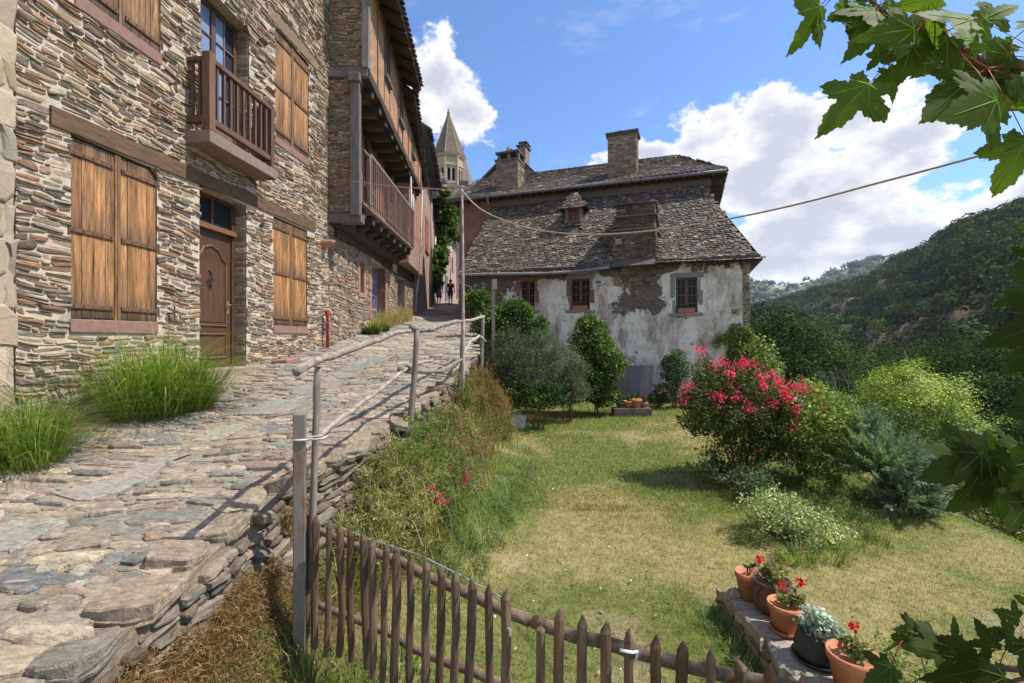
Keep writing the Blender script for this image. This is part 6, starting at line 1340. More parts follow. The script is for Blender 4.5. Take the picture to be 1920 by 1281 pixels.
conifer('feathery blue green juniper sprawling right of the hibiscus', 1665, 7.1, 5, [(PB(1655, 900, 7.3), .8, 190), (PB(1695, 955, 7.0), .7, 150), (PB(1620, 820, 7.8), .5, 90), (PB(1725, 890, 7.4), .45, 80), (PB(1655, 1000, 6.8), .38, 60)], G_BLUE*np.array((1.3, 1.15, .98)))
bush('variegated_euonymus', 'low cream and green variegated shrub at the front of the shrub border', 'shrub', gb(1470, 6.2), [(PB(1450, 960, 6.3), (.42, .4, .28), 110, 26), (PB(1510, 985, 6.2), (.42, .4, .28), 110, 26)], G_VAR, .045, seed=6)
bush('santolina', 'fine leaved mid green mound with tiny flowers beside the variegated shrub', 'shrub', gb(1590, 6.4), [(PB(1585, 985, 6.5), (.42, .4, .36), 150, 30), (PB(1545, 930, 6.9), (.3, .3, .3), 60, 30)], np.array([(.10,.15,.03),(.13,.18,.04),(.16,.20,.06)]), .035, seed=7, asp=.3)
bush('shaded_shrub', 'low dark green shrub under the pink flowering bush', 'shrub', gb(1400, 7.4), [(PB(1400, 905, 7.5), (.4, .35, .22), 60, 26), (PB(1330, 880, 8.0), (.35, .3, .15), 40, 22)], np.array([(.07,.12,.04),(.16,.22,.14),(.10,.14,.05)]), .05, seed=8)
for k, (px, py, Y, R_, lab, pal) in enumerate([(1800, 950, 10.5, .8, 'russet and green scrub below the lawn edge at the right', np.array([(.14,.12,.04),(.10,.12,.03),(.20,.10,.05)])), (1880, 985, 9.5, .8, 'olive green scrub at the lawn edge by the right border', np.array([(.13,.15,.04),(.10,.12,.03),(.17,.10,.05)])), (1760, 880, 13, 1.0, 'green scrub between the juniper and the yellow green tree', G_MID), (1900, 900, 13, 1.4, 'dark scrub behind the lowest maple leaves', G_DARK), (1640, 800, 14, .9, 'green bush peeping between hibiscus and juniper', G_MID), (1950, 1010, 8.0, .7, 'yellowish scrub just outside the right end of the lawn', G_YEL*.6)]):
    c = PB(px, py, Y); bush('scrub_bush', lab, 'shrub', (c[0], Y, min(ztr(c[0], Y), c[2]-.5*R_)), [(c, (R_*1.2, R_, R_*.8), 120, 26)], pal, .07+.002*Y, 'scrub below the lawn', seed=20+k)
# along the white house
hb = [('olive_bush', 'tall grey green olive like bush against the left part of the white house', 960, 12.6, [((955, 665), (.62, .6, .68)), ((985, 700), (.7, .5, .6)), ((940, 720), (.5, .45, .4))], G_OLIVE*.62, .065, .28),
      ('silver_bush', 'wispy silvery shrub with bare twigs between the olive bush and the green bush', 1065, 13.2, [((1055, 690), (.72, .5, .62)), ((1020, 650), (.5, .4, .5)), ((1075, 735), (.5, .45, .4))], G_OLIVE*.95, .07, .25),
      ('evergreen_bush', 'upright glossy green bush below the middle window of the white house', 1115, 14.2, [((1110, 640), (.55, .5, .75)), ((1135, 680), (.55, .5, .6)), ((1100, 715), (.7, .5, .6)), ((1130, 740), (.5, .45, .35)), ((1060, 735), (.6, .4, .4))], np.array([(.07,.12,.025),(.11,.17,.03),(.05,.09,.02),(.17,.22,.05)]), .10, .5),
      ('dark_shrub', 'low dark green shrub at the foot of the olive bush', 1010, 12.2, [((1000, 742), (.75, .5, .35)), ((960, 735), (.4, .4, .35))], G_DARK*1.3, .08, .45),
      ('bluish_shrub', 'bluish green shrub growing on the white wall between panels and pink bush', 1265, 15.2, [((1265, 690), (.42, .3, .62)), ((1250, 735), (.45, .3, .3))], np.array([(.10,.16,.09),(.13,.19,.11),(.07,.12,.06)]), .09, .4),
      ('leafy_pot_plant', 'leafy green plant beside the lane at the white house corner', 893, 13.5, [((893, 565), (.32, .3, .30)), ((900, 590), (.25, .25, .25))], G_MID*1.4, .10, .6),
      ('climbing_plant', 'bright green climber rising beside the left window of the white house', 985, 15.0, [((968, 590), (.5, .3, .45)), ((935, 605), (.55, .3, .5)), ((915, 650), (.5, .35, .7)), ((1000, 625), (.45, .3, .5))], G_MID*1.3, .10, .5),
      ('wall_shrub', 'small green shrub at the wall foot left of the leaning panels', 1225, 15.4, [((1232, 745), (.3, .25, .2)), ((1290, 745), (.4, .3, .25))], G_MID, .08, .5)]
for k, (nm, lab, px, Y, cr, pal, lf, asp) in enumerate(hb):
    bush(nm, lab, 'shrub', gb(px, Y), [(PB(x, y_, Y), rd, int(150*rd[0]*rd[2]/.25), 26) for (x, y_), rd in cr], pal, lf, seed=30+k, asp=asp)
# ivy on the exposed corner, spilling over an old buttress
r = np.random.default_rng(44); t = thing('ivy', FW(9.9, -2.3, 0)[0], 'variegated ivy climbing the right corner of the white house', 'climber'); q = MB()
n = 7500; a_ = r.uniform(8.7, 10.4, n); z_ = -2.3+3.3*r.random(n); k = (fbm(a_*1.6, z_*1.6, 0, 3, 3) > .40+.20*np.maximum(z_-.0, 0)+.20*np.maximum(9.7-a_, 0)); a_, z_ = a_[k], z_[k]
leaves(q, FW(a_, z_, .06+.08*r.random(len(a_))), .085, np.array([(.20,.25,.06),(.13,.19,.04),(.30,.33,.12),(.09,.14,.03)]), r, .1, .85)
pc, cl, cc = blobpts(r, FW(10.5, -1.3, .2)[0], (.75, .6, 1.3), 260, 18, seedn=4); pc = pc[(pc[:, 2] < .8-1.25*np.maximum(pc[:, 0]-8.0, 0)+.1)]; leaves(q, pc, .10, np.array([(.20,.25,.06),(.13,.19,.04),(.30,.33,.12),(.09,.14,.03)]), r, .1, .85)
q.build('foliage', M['leaf'], t); q = MB()
for k in range(6): q.tube(FW([10.1, 10.05-.04*k, 10.0-.05*k, 9.95-.04*k], [-2.3, -1.2, -.6, -.2], [.05]*4), .012, 5, (.16, .12, .08))
q.build('stem', M['bark'], t)
q = MB(); o = frame(FW(10.24, -2.8, .0)[0], we, (0, 0, 1), -wbk); q.add(o([0, .95, .95, 0, 0, .2, .2, 0], [0, 0, 0, 0, 2.7, 2.4, 2.4, 2.7], [0, 0, -1.2, -1.2, 0, 0, -1.2, -1.2]), [[0,1,5,4],[1,2,6,5],[2,3,7,6],[3,0,4,7],[4,5,6,7]], (.26, .2, .15)); q.build('buttress', M['stone'], wh)
# creeper on house four
r = np.random.default_rng(45); t = thing('creeper', (-5.5, 34, 2.4), 'mass of bright green creeper hanging down the front of the small pink house', 'climber'); q = MB()
for (px, py, Y, rd) in ((828, 385, 34, (.9, .5, 1.1)), (838, 420, 35, (.8, .5, 1.0)), (848, 400, 36, (.6, .4, .8)), (830, 455, 34.5, (.6, .4, 1.2)), (818, 490, 33.5, (.7, .4, 1.1)), (814, 525, 33, (.45, .4, .9)), (822, 365, 33, (.7, .4, .6))):
    pc, cl, cc = blobpts(r, PB(px, py, Y), rd, 90, 20, seedn=px); leaves(q, pc, .24, G_MID*1.3, r, .2, .8, ccol=cl)
q.build('foliage', M['leaf'], t); q = MB(); q.tube([(-5.4, 33, 2.3), (-5.4, 33.4, 5), (-5.3, 34, 8)], [.07, .06, .04], 6, (.14, .1, .07)); q.build('stem', M['bark'], t)
# ================================================================ WILD BORDER UNDER THE LANE
bd_ = [('red_valerian', 'red seeded feathery plant spilling over the wall, farthest of the border', 925, 8.4, 7.9, 9.2, np.array([(.20,.15,.05),(.13,.16,.04),(.30,.09,.05),(.15,.19,.05)]), 1),
       ('red_valerian', 'big feathery green plant with red seed heads below the bamboo pole', 860, 7.0, 6.6, 8.0, np.array([(.16,.20,.05),(.20,.24,.07),(.26,.13,.06),(.12,.17,.04)]), 1),
       ('border_weeds', 'tangled straw and green weeds between the second handrail post and the pink valerian', 790, 5.6, 5.2, 6.7, np.array([(.18,.21,.06),(.30,.25,.11),(.13,.17,.045),(.36,.29,.15)]), 1),
       ('pink_valerian', 'green clump with crimson pink flower heads behind the picket fence', 800, 4.9, 4.5, 5.5, np.array([(.14,.20,.045),(.19,.25,.06),(.11,.16,.035),(.25,.27,.08)]), 2),
       ('border_weeds', 'yellowish green weeds hanging over the wall left of the pink valerian', 720, 4.3, 3.9, 4.9, np.array([(.27,.27,.08),(.17,.22,.06),(.36,.31,.12),(.42,.34,.18)]), 0)]
for k, (nm, lab, px, Yc, y0, y1, pal, fl_) in enumerate(bd_):
    r = np.random.default_rng(60+k); fpts = []; cr = []
    for q_ in range(15):
        y = r.uniform(y0, y1); off = r.uniform(.0, .18+.075*y); x = float(xe(y))+.05+off; z = max(zl(x, y)+r.uniform(.08, .50)*(1-.4*off), float(zst(-1.8, y))-.05-1.15*off-r.uniform(0, .25)); cr.append(((x, y, z), (r.uniform(.16, .3), r.uniform(.16, .3), r.uniform(.14, .26)), 26, 34))
    cs = [c_[0] for c_ in cr]
    if fl_ == 2: fpts = [([PB(x, y_, 4.5) for x, y_ in ((700,905),(712,915),(815,920),(822,935),(830,945),(805,915),(838,938),(745,1020),(750,1012),(815,940),(826,930),(810,975),(870,905),(878,890),(790,960))], 22, .014, .018, pink*.8)]
    if fl_ == 1: fpts = [([np.array(c_)+r.normal(0, .14, 3)+(.1, -.15, .12) for c_ in cs for _ in range(5)], 9, .018, .016, np.array([(.42,.04,.05),(.32,.03,.04),(.50,.08,.10)]))]
    b_ = gb(px, Yc); bush(nm, lab, 'plant', (float(xe(Yc))+.35, Yc, zl(float(xe(Yc))+.35, Yc)), cr, pal, .042, seed=50+k, asp=.24, flowers=fpts, group='wild plants along the lane wall', stems=8, stemr=.006)
    wb_ = MB(); m_ = 900; kk = r.integers(len(cs), size=m_); p_ = np.array(cs)[kk]+r.normal(0, .12, (m_, 3)); p_[:, 2] = np.maximum(zlawn(p_[:, 0], p_[:, 1]), p_[:, 2]-.2)
    blades(wb_, p_, r.uniform(.15, .5, m_), r.uniform(.2, 1.3, m_), r.uniform(.004, .009, m_), (pal*1.15)[r.integers(len(pal), size=m_)], r); wb_.build('grass_stems', M['grass'], [o for o in COL.objects if o.get('label') == lab][0], kind='stuff')
# ================================================================ GRASS
r = np.random.default_rng(90)
def lawnblades(n, ymin, ymax, hs, ws, name=None):
    u = r.random(n); y = ymin*(ymax/ymin)**u; x = xe(y)+.1+r.random(n)*(6.6+.1*y-xe(y)); k = r.random(n) < np.clip(1.3-.0*y, 0, 1); x, y = x[k], y[k]
    nz = fbm(x*.7, y*.7, 0, 21, 4)+.10*smooth(9, 4, y)-.03; dry = smooth(.40, .60, nz); bare = smooth(.66, .72, fbm(x*1.1+5, y*1.1, 0, 33, 3)); kk = r.random(len(x)) > bare*.4; x, y, dry = x[kk], y[kk], dry[kk]
    kk = ~((x > 1.98) & (x < 2.42) & (y < 4.64)); x, y, dry = x[kk], y[kk], dry[kk]
    m_ = len(x); isd = (r.random(m_) < .12+.66*dry)[:, None]
    g = np.array([(.10,.15,.03),(.14,.185,.045),(.07,.12,.025),(.19,.20,.07)])[r.integers(4, size=m_)]; d_ = np.array([(.40,.31,.15),(.48,.39,.21),(.32,.24,.11),(.26,.22,.08)])[r.integers(4, size=m_)]
    c = np.where(isd, d_, g*1.45)*r.uniform(.75, 1.25, (m_, 1)); lush = 1+.8*smooth(.58, .70, fbm(x*.9, y*.9, 3, 51, 3))+1.2*np.exp(-(x-xe(y)-.3)**2/.5)*smooth(12, 4, y)+.8*np.exp(-((x-1.8)/.25)**2)*(y < 5.2)
    h = hs*r.uniform(.5, 1.4, m_)*lush*(1-.25*dry)*(1+.05*y)
    blades(gm, np.stack([x, y, zlawn(x, y)-.005], 1), h, r.uniform(.2, 1.3, m_), ws*(1+.10*y)*r.uniform(.7, 1.3, m_), c, r)
gm = MB(); lawnblades(110000, 2.2, 8, .042, .0030); lawnblades(90000, 7, 17.5, .045, .0045)
gm.build('lawn_grass', M['grass'], kind='stuff', label='patchy half dried lawn grass covering the garden', cat='grass', origin=(0, 0, 0))
def tuft(name, label, spots, n, h, pal, w_, seed, kind=None, group=None, lean=(.3, 1.2), curl=1.0, cat='grass', zf=None, mat='grass'):
    r = np.random.default_rng(seed); q = MB()
    for (x, y, rad, k) in spots:
        m_ = int(n*k); a = r.uniform(0, 2*math.pi, m_); rr_ = rad*np.sqrt(r.random(m_)); px_, py_ = x+rr_*np.cos(a), y+rr_*np.sin(a); z = zf(px_, py_)-.01
        blades(q, np.stack([px_, py_, z], 1), h*k**.3*r.uniform(.3, 1.12, m_)*(1.1-.6*(rr_/rad)**2), r.uniform(*lean, m_), w_*r.uniform(.6, 1.4, m_), pal[r.integers(len(pal), size=m_)]*r.uniform(.75, 1.25, (m_, 1)), r, az=a+r.normal(0, .5, m_), curl=curl)
    return q.build(name, M[mat], label=label, cat=cat, kind=kind, group=group)
zs_ = lambda x, y: zst(x, y)
GR = np.array([(.11,.19,.025),(.16,.24,.035),(.08,.14,.02),(.22,.28,.06),(.30,.30,.10)])
tuft('grass_clump', 'tall lush green grass clump beside the front door against the stone house', [(-3.95, 5.5, .24, 1), (-3.80, 5.7, .18, .8), (-4.15, 5.3, .22, .9), (-4.1, 5.65, .2, .8)], 750, 1.25, GR*1.1, .008, 1, lean=(.1, 1.9), zf=zs_)
tuft('grass_clump', 'lower spreading green grass clump at the left edge of the lane', [(-4.15, 4.1, .2, 1), (-3.95, 3.95, .2, .8), (-4.4, 4.0, .25, .9), (-4.5, 3.7, .3, 1), (-4.35, 4.45, .12, .4)], 560, .78, GR*1.05, .007, 2, lean=(.3, 1.9), zf=zs_)
tuft('straw_weeds', 'tall straw coloured dry weeds at the foot of the timber framed house', [(-4.25, 14.6+.55*k, .28, .5+.3*(k % 3)) for k in range(9)], 380, .75, np.array([(.46,.36,.18),(.52,.42,.24),(.36,.28,.12),(.20,.20,.07)]), .014, 3, lean=(.1, .7), zf=zs_)
tuft('leafy_weeds', 'dark green weeds before the first lilac glazed door', [(-4.1, 14.0, .2, 1), (-4.0, 15.0, .15, .6)], 300, .42, G_MID, .04, 4, zf=zs_)
tuft('dry_weeds', 'pale dry weeds at the wall foot by the red drain pipe', [(-4.7, 9.9, .15, .5), (-4.55, 10.6, .15, .6), (-4.35, 11.3, .15, .5), (-4.85, 8.9, .08, .3)], 300, .38, np.array([(.42,.33,.16),(.22,.24,.08),(.34,.22,.12)]), .008, 5, zf=zs_)
sp = []; r = np.random.default_rng(8)
for k in range(60): y = 1.2+14*r.random()**1.4; sp.append((float(r.uniform(xf(y)+.2, xe(y)-.2)), y, r.uniform(.02, .10), r.uniform(.04, .25)))
sp += [(-2.3, 9.3, .3, .8), (-2.6, 9.8, .3, .6), (-1.6, 5.4, .12, .6), (-1.35, 6.4, .12, .5), (-3.3, 5.2, .06, .3), (-2.5, 3.9, .06, .3), (-2.2, 2.3, .06, .3)]
tuft('lane_weeds', 'small green grass sprigs growing between the paving stones', sp, 160, .075, np.array([(.14,.20,.04),(.24,.25,.08),(.10,.15,.03)]), .005, 6, kind='stuff', zf=zs_, cat='weeds')
# dry weeds clinging to the wall face near the camera
r = np.random.default_rng(10); q = MB(); n = 34000; y = r.uniform(1.6, 3.7, n); d = np.abs(r.normal(0, .42, n))+.05; k = fbm(y*2.2, d*2.2, 0, 9, 3) > .43; y, d = y[k], d[k]; z = zst(-1.8, y)-.08-d
x = xe(y)+.10*(-z-1.2)+r.uniform(.0, .09, len(y)); m_ = len(y); p = np.stack([x, y, z], 1)
leaves(q, p, .055, np.array([(.24,.14,.055),(.32,.20,.08),(.16,.10,.05),(.38,.26,.13),(.20,.11,.045)]), r, .1, .10, fold=.6)
n = 9000; y = r.uniform(1.6, 3.6, n); x = xe(y)+.12+np.abs(r.normal(0, .22, n)); leaves(q, np.stack([x, y, zlawn(x, y)+r.uniform(0, .06, n)], 1), .06, np.array([(.24,.14,.055),(.30,.19,.08),(.15,.10,.05),(.13,.15,.04)]), r, .1, .10, fold=.6)
q.build('dead_wall_weeds', M['grass'], kind='stuff', label='matted brown dead weeds clinging to the wall below the lane edge', cat='weeds', origin=(0, 0, 0))
zlw = lambda x, y: zlawn(x, y)
tuft('bank_grass', 'long green grass blades on the bank beside the metal post', [(-1.25, 2.9, .2, 1), (-1.05, 3.2, .2, 1), (-1.15, 2.5, .2, .8), (-.85, 3.5, .25, .8), (-.95, 2.9, .25, .7), (-1.2, 2.2, .15, .6)], 200, .36, GR*.8, .010, 11, lean=(.4, 1.4), zf=zlw)
tuft('overhanging_grass', 'yellow green grass hanging over the wall behind the first handrail post', [(-1.25, 4.0, .2, 1), (-1.15, 4.4, .2, 1), (-.95, 4.8, .25, 1), (-1.3, 3.7, .12, .7)], 260, .38, np.array([(.24,.24,.07),(.16,.20,.05),(.36,.30,.13)]), .009, 12, lean=(.5, 1.5), zf=lambda x, y: np.maximum(zlawn(x, y), zst(-1.8, y)-.35-1.5*np.maximum(x-xe(y), 0)))
sp = [(float(xe(y))+o_, y, .3, k) for y, o_, k in [(5.2, .65, 1), (5.8, .75, 1), (6.4, .8, 1), (7.0, .9, .9), (7.6, .9, .8), (4.7, .6, 1), (8.2, .95, .7), (5.5, .5, .9), (6.8, .7, .8), (9, 1, .7), (10, 1, .6)]]
tuft('border_grass', 'strip of long pale green grass along the lawn side of the wild border', sp, 420, .26, np.array([(.16,.22,.07),(.22,.28,.12),(.12,.18,.05)]), .008, 13, kind='stuff', lean=(.5, 1.5), zf=zlw)
tuft('parapet_grass', 'green grass tufts growing along the foot of the garden parapet', [(1.86, 4.5-.22*k, .10, .8) for k in range(12)]+[(1.6, 4.7, .25, .8), (1.4, 5.0, .2, .5)], 170, .17, np.array([(.14,.22,.07),(.10,.17,.05),(.26,.32,.18)]), .006, 14, lean=(.3, 1.3), zf=zlw)
tuft('shrub_foot_grass', 'long arching grass at the foot of the variegated shrub', [(3.3, 5.6, .2, 1), (3.8, 5.7, .25, 1), (4.4, 6.0, .3, 1), (3.0, 6.1, .15, .6)], 260, .24, GR*.9, .008, 15, lean=(.5, 1.4), zf=zlw)
r = np.random.default_rng(17)
t = thing('feathery_seedling', (2.75, 3.0, -2.7), 'bright green feathery leaved plant growing behind the geranium pots', 'plant'); q = MB(); pc, cl, cc = blobpts(r, (2.72, 3.15, -2.22), (.34, .3, .26), 90, 34, seedn=9); leaves(q, pc, .032, np.array([(.12,.22,.04),(.17,.27,.06)]), r, .4, .35, ccol=cl); q.build('foliage', M['leaf'], t)
q = MB()
for k in range(8): q.tube([(2.75, 3.0, -2.7), cc[k*9]], .005, 5, (.14, .16, .05))
q.build('stem', M['bark'], t)
# little white flowers in the lawn and bindweed by the fence
q = MB(); n = 150; y = r.uniform(3.0, 12, n); x = xe(y)+r.uniform(.8, 6.5, n); leaves(q, np.stack([x, y, zlawn(x, y)+.03], 1), .045, np.array([(.34,.19,.07),(.42,.28,.10),(.22,.12,.05)]), r, 1.2, .7); q.build('fallen_leaves', M['petal'], kind='stuff', label='scattered dry brown fallen leaves on the lawn', cat='leaves', origin=(0, 0, 0))
q = MB(); n = 90; y = r.uniform(3.4, 8, n); x = xe(y)+r.uniform(.3, 2.6, n); leaves(q, np.stack([x, y, zlawn(x, y)+r.uniform(.05, .2, n)], 1), .022, np.array([(.75,.74,.70)]), r, .8, 1.0); q.build('lawn_flowers', M['petal'], kind='stuff', label='tiny white flowers scattered through the grass', cat='flowers', origin=(0, 0, 0))
# ================================================================ MAPLE OVERHEAD
half = [(0,0),(.10,-.10),(.30,-.16),(.44,-.24),(.50,-.10),(.62,-.06),(.52,.04),(.46,.12),(.60,.12),(.72,.20),(.86,.18),(.98,.34),(1.04,.46),(.90,.46),(.80,.56),(.66,.52),(.54,.60),(.38,.52),(.30,.58),(.36,.72),(.30,.84),(.33,.96),(.20,1.06),(.16,1.22),(.06,1.30),(0,1.44)]
outl0 = np.array(half+[(-x, y) for x, y in half[-2:0:-1]]); nx_ = np.roll(outl0, -1, 0); dd_ = nx_-outl0; nn_ = np.stack([dd_[:, 1], -dd_[:, 0]], 1)
outl = np.stack([outl0, outl0+dd_*.45-nn_*.10, outl0+dd_*.6+nn_*.10], 1).reshape(-1, 2)
def mapleleaf(q, base, tipd, nrm, s_, r, col):
    tipd = np.array(tipd, float); tipd /= np.linalg.norm(tipd); n_ = np.array(nrm, float); n_ -= tipd*n_.dot(tipd); n_ /= np.linalg.norm(n_); sd_ = np.cross(tipd, n_)
    sc = s_/1.44; pts = outl*(1+.10*(fbm(outl*2.0+r.uniform(0, 50), outl[:, ::-1]*2.0, 0, 5, 2)-.5))*(r.uniform(.72, .92), 1); rows = []
    cen = np.array((0, .30)); k1, k2 = r.uniform(.12, .35), r.uniform(-.25, .05)
    ring_ = [cen+(pts-cen)*f_ for f_ in (.33, .66, 1.0)]; P2 = np.vstack([[cen]]+ring_); h = -k1*P2[:, 0]**2*.6+k2*(P2[:, 1]-.2)**2+.05*np.sin(P2[:, 0]*7+r.uniform(0, 6))*np.abs(P2[:, 0])
    vein = np.abs(P2[:, 0]); V = base+(sd_*P2[:, :1]+tipd*P2[:, 1:]+n_*h[:, None])*sc
    n = len(outl); i = np.arange(n); j = (i+1) % n; k = q.n
    C = np.tile(col*r.uniform(.75, 1.25), (len(V), 1)); q.add(V, np.vstack([np.stack([1+m_*n+i, 1+m_*n+j, 1+(m_+1)*n+j, 1+(m_+1)*n+i], 1) for m_ in (0, 1)]), C); q.Fc.append(np.stack([np.zeros(n, int), 1+i, 1+j], 1)+k)
    # veins
    for a in (0, .62, -.62, 1.45, -1.45):
        L_ = {0: 1.25, .62: .95, -.62: .95}.get(a, .42); e = np.array((math.sin(a)*L_, math.cos(a)*L_*.8+.03)); 
        pp = [base+(sd_*(e[0]*u)+tipd*(e[1]*u)+n_*(-k1*(e[0]*u)**2*.6+k2*(e[1]*u-.2)**2+.006))*sc for u in (0, .5, 1)]; q.tube(pp, [.0016, .0012, .0005], 4, np.array(col)*3.0)
mt_ = thing('maple_tree', (2.9, .6, -2.9), 'maple tree whose lobed leaves and red stalks hang into the right of the view', 'tree')
ql, qs, qb = MB(), MB(), MB(); r = np.random.default_rng(21); mc = np.array((.105, .16, .024))
qb.tube([(2.9, .6, -3.0), (2.85, .7, -1), (2.8, .8, 1), (2.7, .9, 3)], [.16, .14, .11, .07], 10, (.15, .12, .09), .04)
def branch(pts, r0, r1, c=(.17, .11, .07)): qb.tube(pts, np.linspace(r0, r1, len(pts)), 7, c, .03)
B1 = [(2.8, .9, 1.0), P(1990, 135, 1.55), P(1900, 122, 1.5), P(1835, 115, 1.5), P(1790, 80, 1.5), P(1700, 55, 1.5), P(1645, 15, 1.5), P(1600, -40, 1.5)]; branch(B1, .02, .0045)
branch([P(1900, 122, 1.5), P(1850, 130, 1.45), P(1800, 100, 1.4), P(1770, 62, 1.4), P(1745, 30, 1.35)], .006, .003, (.22, .06, .04))
branch([(2.8, .9, .3), P(1960, 1260, 1.3), P(1800, 1245, 1.25), P(1745, 1195, 1.25), P(1700, 1185, 1.22)], .012, .003, (.12, .06, .05)); branch([P(1960, 1260, 1.3), P(1860, 1290, 1.25), P(1780, 1230, 1.2)], .006, .003, (.14, .04, .03))
branch([(2.8, .9, .9), P(2060, 380, 1.15), P(1990, 480, 1.03), P(1985, 640, .95), P(1990, 760, 1.0), P(1965, 860, 1.15), P(1940, 930, 1.12)], .009, .003, (.12, .06, .05)); branch([(2.8, .9, .5), P(1990, 830, 1.3), P(1880, 850, 1.25), P(1800, 860, 1.22)], .010, .003, (.12, .06, .05))
manual = [  # base px,py -> tip px,py, distance, shade of the face (0 underside lit, 1 top seen), stem anchor
 (1537, 12, 1480, 118, 1.5), (1531, 30, 1548, 100, 1.52), (1647, 42, 1570, 130, 1.45), (1630, 158, 1523, 265, 1.4), (1655, 100, 1620, 140, 1.5), (1710, 85, 1672, 184, 1.4), (1715, 55, 1590, 60, 1.35), (1640, 20, 1545, 25, 1.45),
 (1775, 70, 1700, 160, 1.4), (1835, 134, 1694, 256, 1.5), (1869, 188, 1722, 242, 1.25), (1925, 262, 1866, 384, 1.35), (1820, 38, 1700, 12, 1.3), (1845, 35, 1920, 5, 1.3), (1820, 95, 1870, 80, 1.4), (1760, 120, 1700, 150, 1.55), (1800, 160, 1760, 230, 1.5), (1720, 30, 1770, -10, 1.5), (1665, 130, 1690, 200, 1.5), (1880, 90, 1925, 140, 1.5), (1690, 20, 1640, -30, 1.5), (1585, 20, 1555, -30, 1.5), (1900, 150, 1940, 210, 1.45), (1740, 50, 1735, 130, 1.42), (1600, 5, 1600, 95, 1.5), (1850, 200, 1800, 255, 1.5), (1940, 40, 1890, 60, 1.35), (1790, 130, 1850, 190, 1.6),
 # right edge, close to the lens
 (1965, 480, 1870, 530, 1.0), (1960, 540, 1845, 570, .95), (1965, 640, 1860, 720, .92), (1950, 780, 1870, 770, 1.0), (1970, 430, 1900, 470, 1.0), (1970, 600, 1840, 660, .9), (1975, 700, 1885, 780, .9), (1975, 860, 1900, 950, 1.0),
 # low cluster
 (1830, 858, 1710, 835, 1.2), (1840, 850, 1760, 905, 1.15), (1850, 860, 1690, 915, 1.15), (1870, 870, 1790, 960, 1.15), (1890, 850, 1840, 990, 1.15), (1860, 840, 1800, 800, 1.2), (1900, 840, 1880, 780, 1.15), (1920, 870, 1925, 980, 1.1), (1930, 940, 1850, 1010, 1.1), (1880, 900, 1750, 980, 1.2),
 (1780, 1225, 1660, 1200, 1.2), (1745, 1205, 1700, 1150, 1.25), (1720, 1185, 1655, 1165, 1.25), (1800, 1235, 1740, 1275, 1.15), (1850, 1250, 1700, 1300, 1.1), (1790, 1215, 1800, 1140, 1.2), (1860, 1215, 1830, 1150, 1.25), (1900, 1190, 1840, 1180, 1.25), (1930, 1210, 1900, 1290, 1.15), (1700, 1190, 1650, 1250, 1.2), (1885, 1270, 1800, 1310, 1.05), (1910, 1160, 1850, 1140, 1.3), (1670, 1250, 1590, 1285, 1.15), (1940, 1140, 1890, 1110, 1.3)]
def nearest(p): 
    best = None
    for ch in qb.V[1:]:
        d = np.linalg.norm(ch-p, axis=1); i = d.argmin()
        if best is None or d[i] < best[0]: best = (d[i], ch[i])
    return best[1]
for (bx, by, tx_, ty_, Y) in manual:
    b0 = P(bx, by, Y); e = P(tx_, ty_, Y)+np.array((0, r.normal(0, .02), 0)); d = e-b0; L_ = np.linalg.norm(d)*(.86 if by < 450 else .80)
    nm_ = np.array((r.normal(.1, .35), -1.0, r.normal(.35, .35))); mapleleaf(ql, b0, d, nm_, L_, r, mc*(1 if by < 450 else .45))  # leaves lower down: shade painted in as a darker leaf colour
    a = nearest(b0); mid = (a+b0)/2+np.array((0, 0, .01)); qs.tube([a, mid, b0], [.0016, .0014, .0012], 5, (.30, .045, .04))
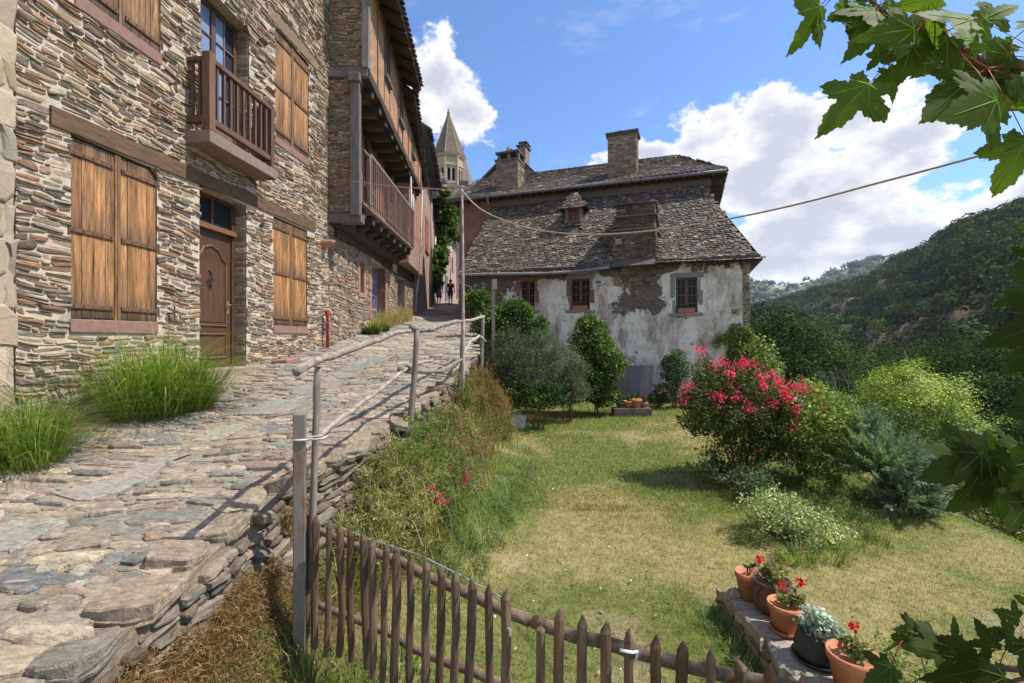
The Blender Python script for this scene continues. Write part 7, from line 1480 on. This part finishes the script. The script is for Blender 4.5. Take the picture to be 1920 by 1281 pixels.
for k in range(34):
    u = r.random(); bx = np.interp(u, [0, .3, .6, 1], [1640, 1730, 1850, 1940])+r.normal(0, 25); by = np.interp(u, [0, .3, .6, 1], [10, 55, 105, 120])+r.normal(0, 30); b0 = P(bx, by, r.uniform(1.4, 1.75)); a = nearest(b0)
    qs.tube([a, (a+b0)/2+np.array((0, 0, .01)), b0], [.0016, .0014, .0012], 5, (.30, .045, .04)); mapleleaf(ql, b0, np.array((r.normal(-.5, .7), r.normal(0, .3), r.normal(-.6, .5))), np.array((r.normal(.2, .5), -1.0, r.normal(.5, .5))), r.uniform(.07, .14), r, mc*r.uniform(.8, 1.3))
# the rest of the crown beyond the frame edge
for k in range(560):
    u = r.random(); c = np.array((r.uniform(1.9, 4.2), r.uniform(-.8, 2.2), r.uniform(.3, 3.6)))
    if c[0] < 1.12*max(c[1], 0)+.25: continue
    d = np.array((r.normal(-.3, .6), r.normal(0, .6), -.6)); mapleleaf(ql, c, d, np.array((r.normal(0, .5), r.normal(0, .5), 1)), r.uniform(.12, .2), r, mc)
for k in range(16): e = np.array((r.uniform(2.0, 4.0), r.uniform(-.6, 2.0), r.uniform(.5, 3.4))); branch([(2.8, .85, max(0, e[2]-.8)), (e+np.array((2.8, .85, e[2])))/2, e], .02, .004)
ql.build('foliage', M['mleaf'], mt_); qs.build('leaf_stalks', M['leaf'], mt_, smooth=True)['kind'] = 'stuff'; qb.build('trunk', M['bark'], mt_, smooth=True)
# ================================================================ AIR
hz = bpy.data.meshes.new('haze'); x0, x1, y0, y1, z0, z1 = -900, 2600, -320, 2600, -40, 330
hz.from_pydata([(x, y, z) for z in (z0, z1) for y in (y0, y1) for x in (x0, x1)], [], [(0,2,3,1),(4,5,7,6),(0,1,5,4),(2,6,7,3),(0,4,6,2),(1,3,7,5)])
ho = bpy.data.objects.new('haze', hz); COL.objects.link(ho); ho['kind'] = 'stuff'
hm = bpy.data.materials.new('air'); hm.use_nodes = True; nt = hm.node_tree; nt.nodes.clear(); out = nt.nodes.new('ShaderNodeOutputMaterial'); pv = nt.nodes.new('ShaderNodeVolumePrincipled')
pv.inputs['Color'].default_value = (.78, .86, 1, 1); pv.inputs['Density'].default_value = .0001; pv.inputs['Anisotropy'].default_value = .3; nt.links.new(pv.outputs[0], out.inputs['Volume']); hz.materials.append(hm)
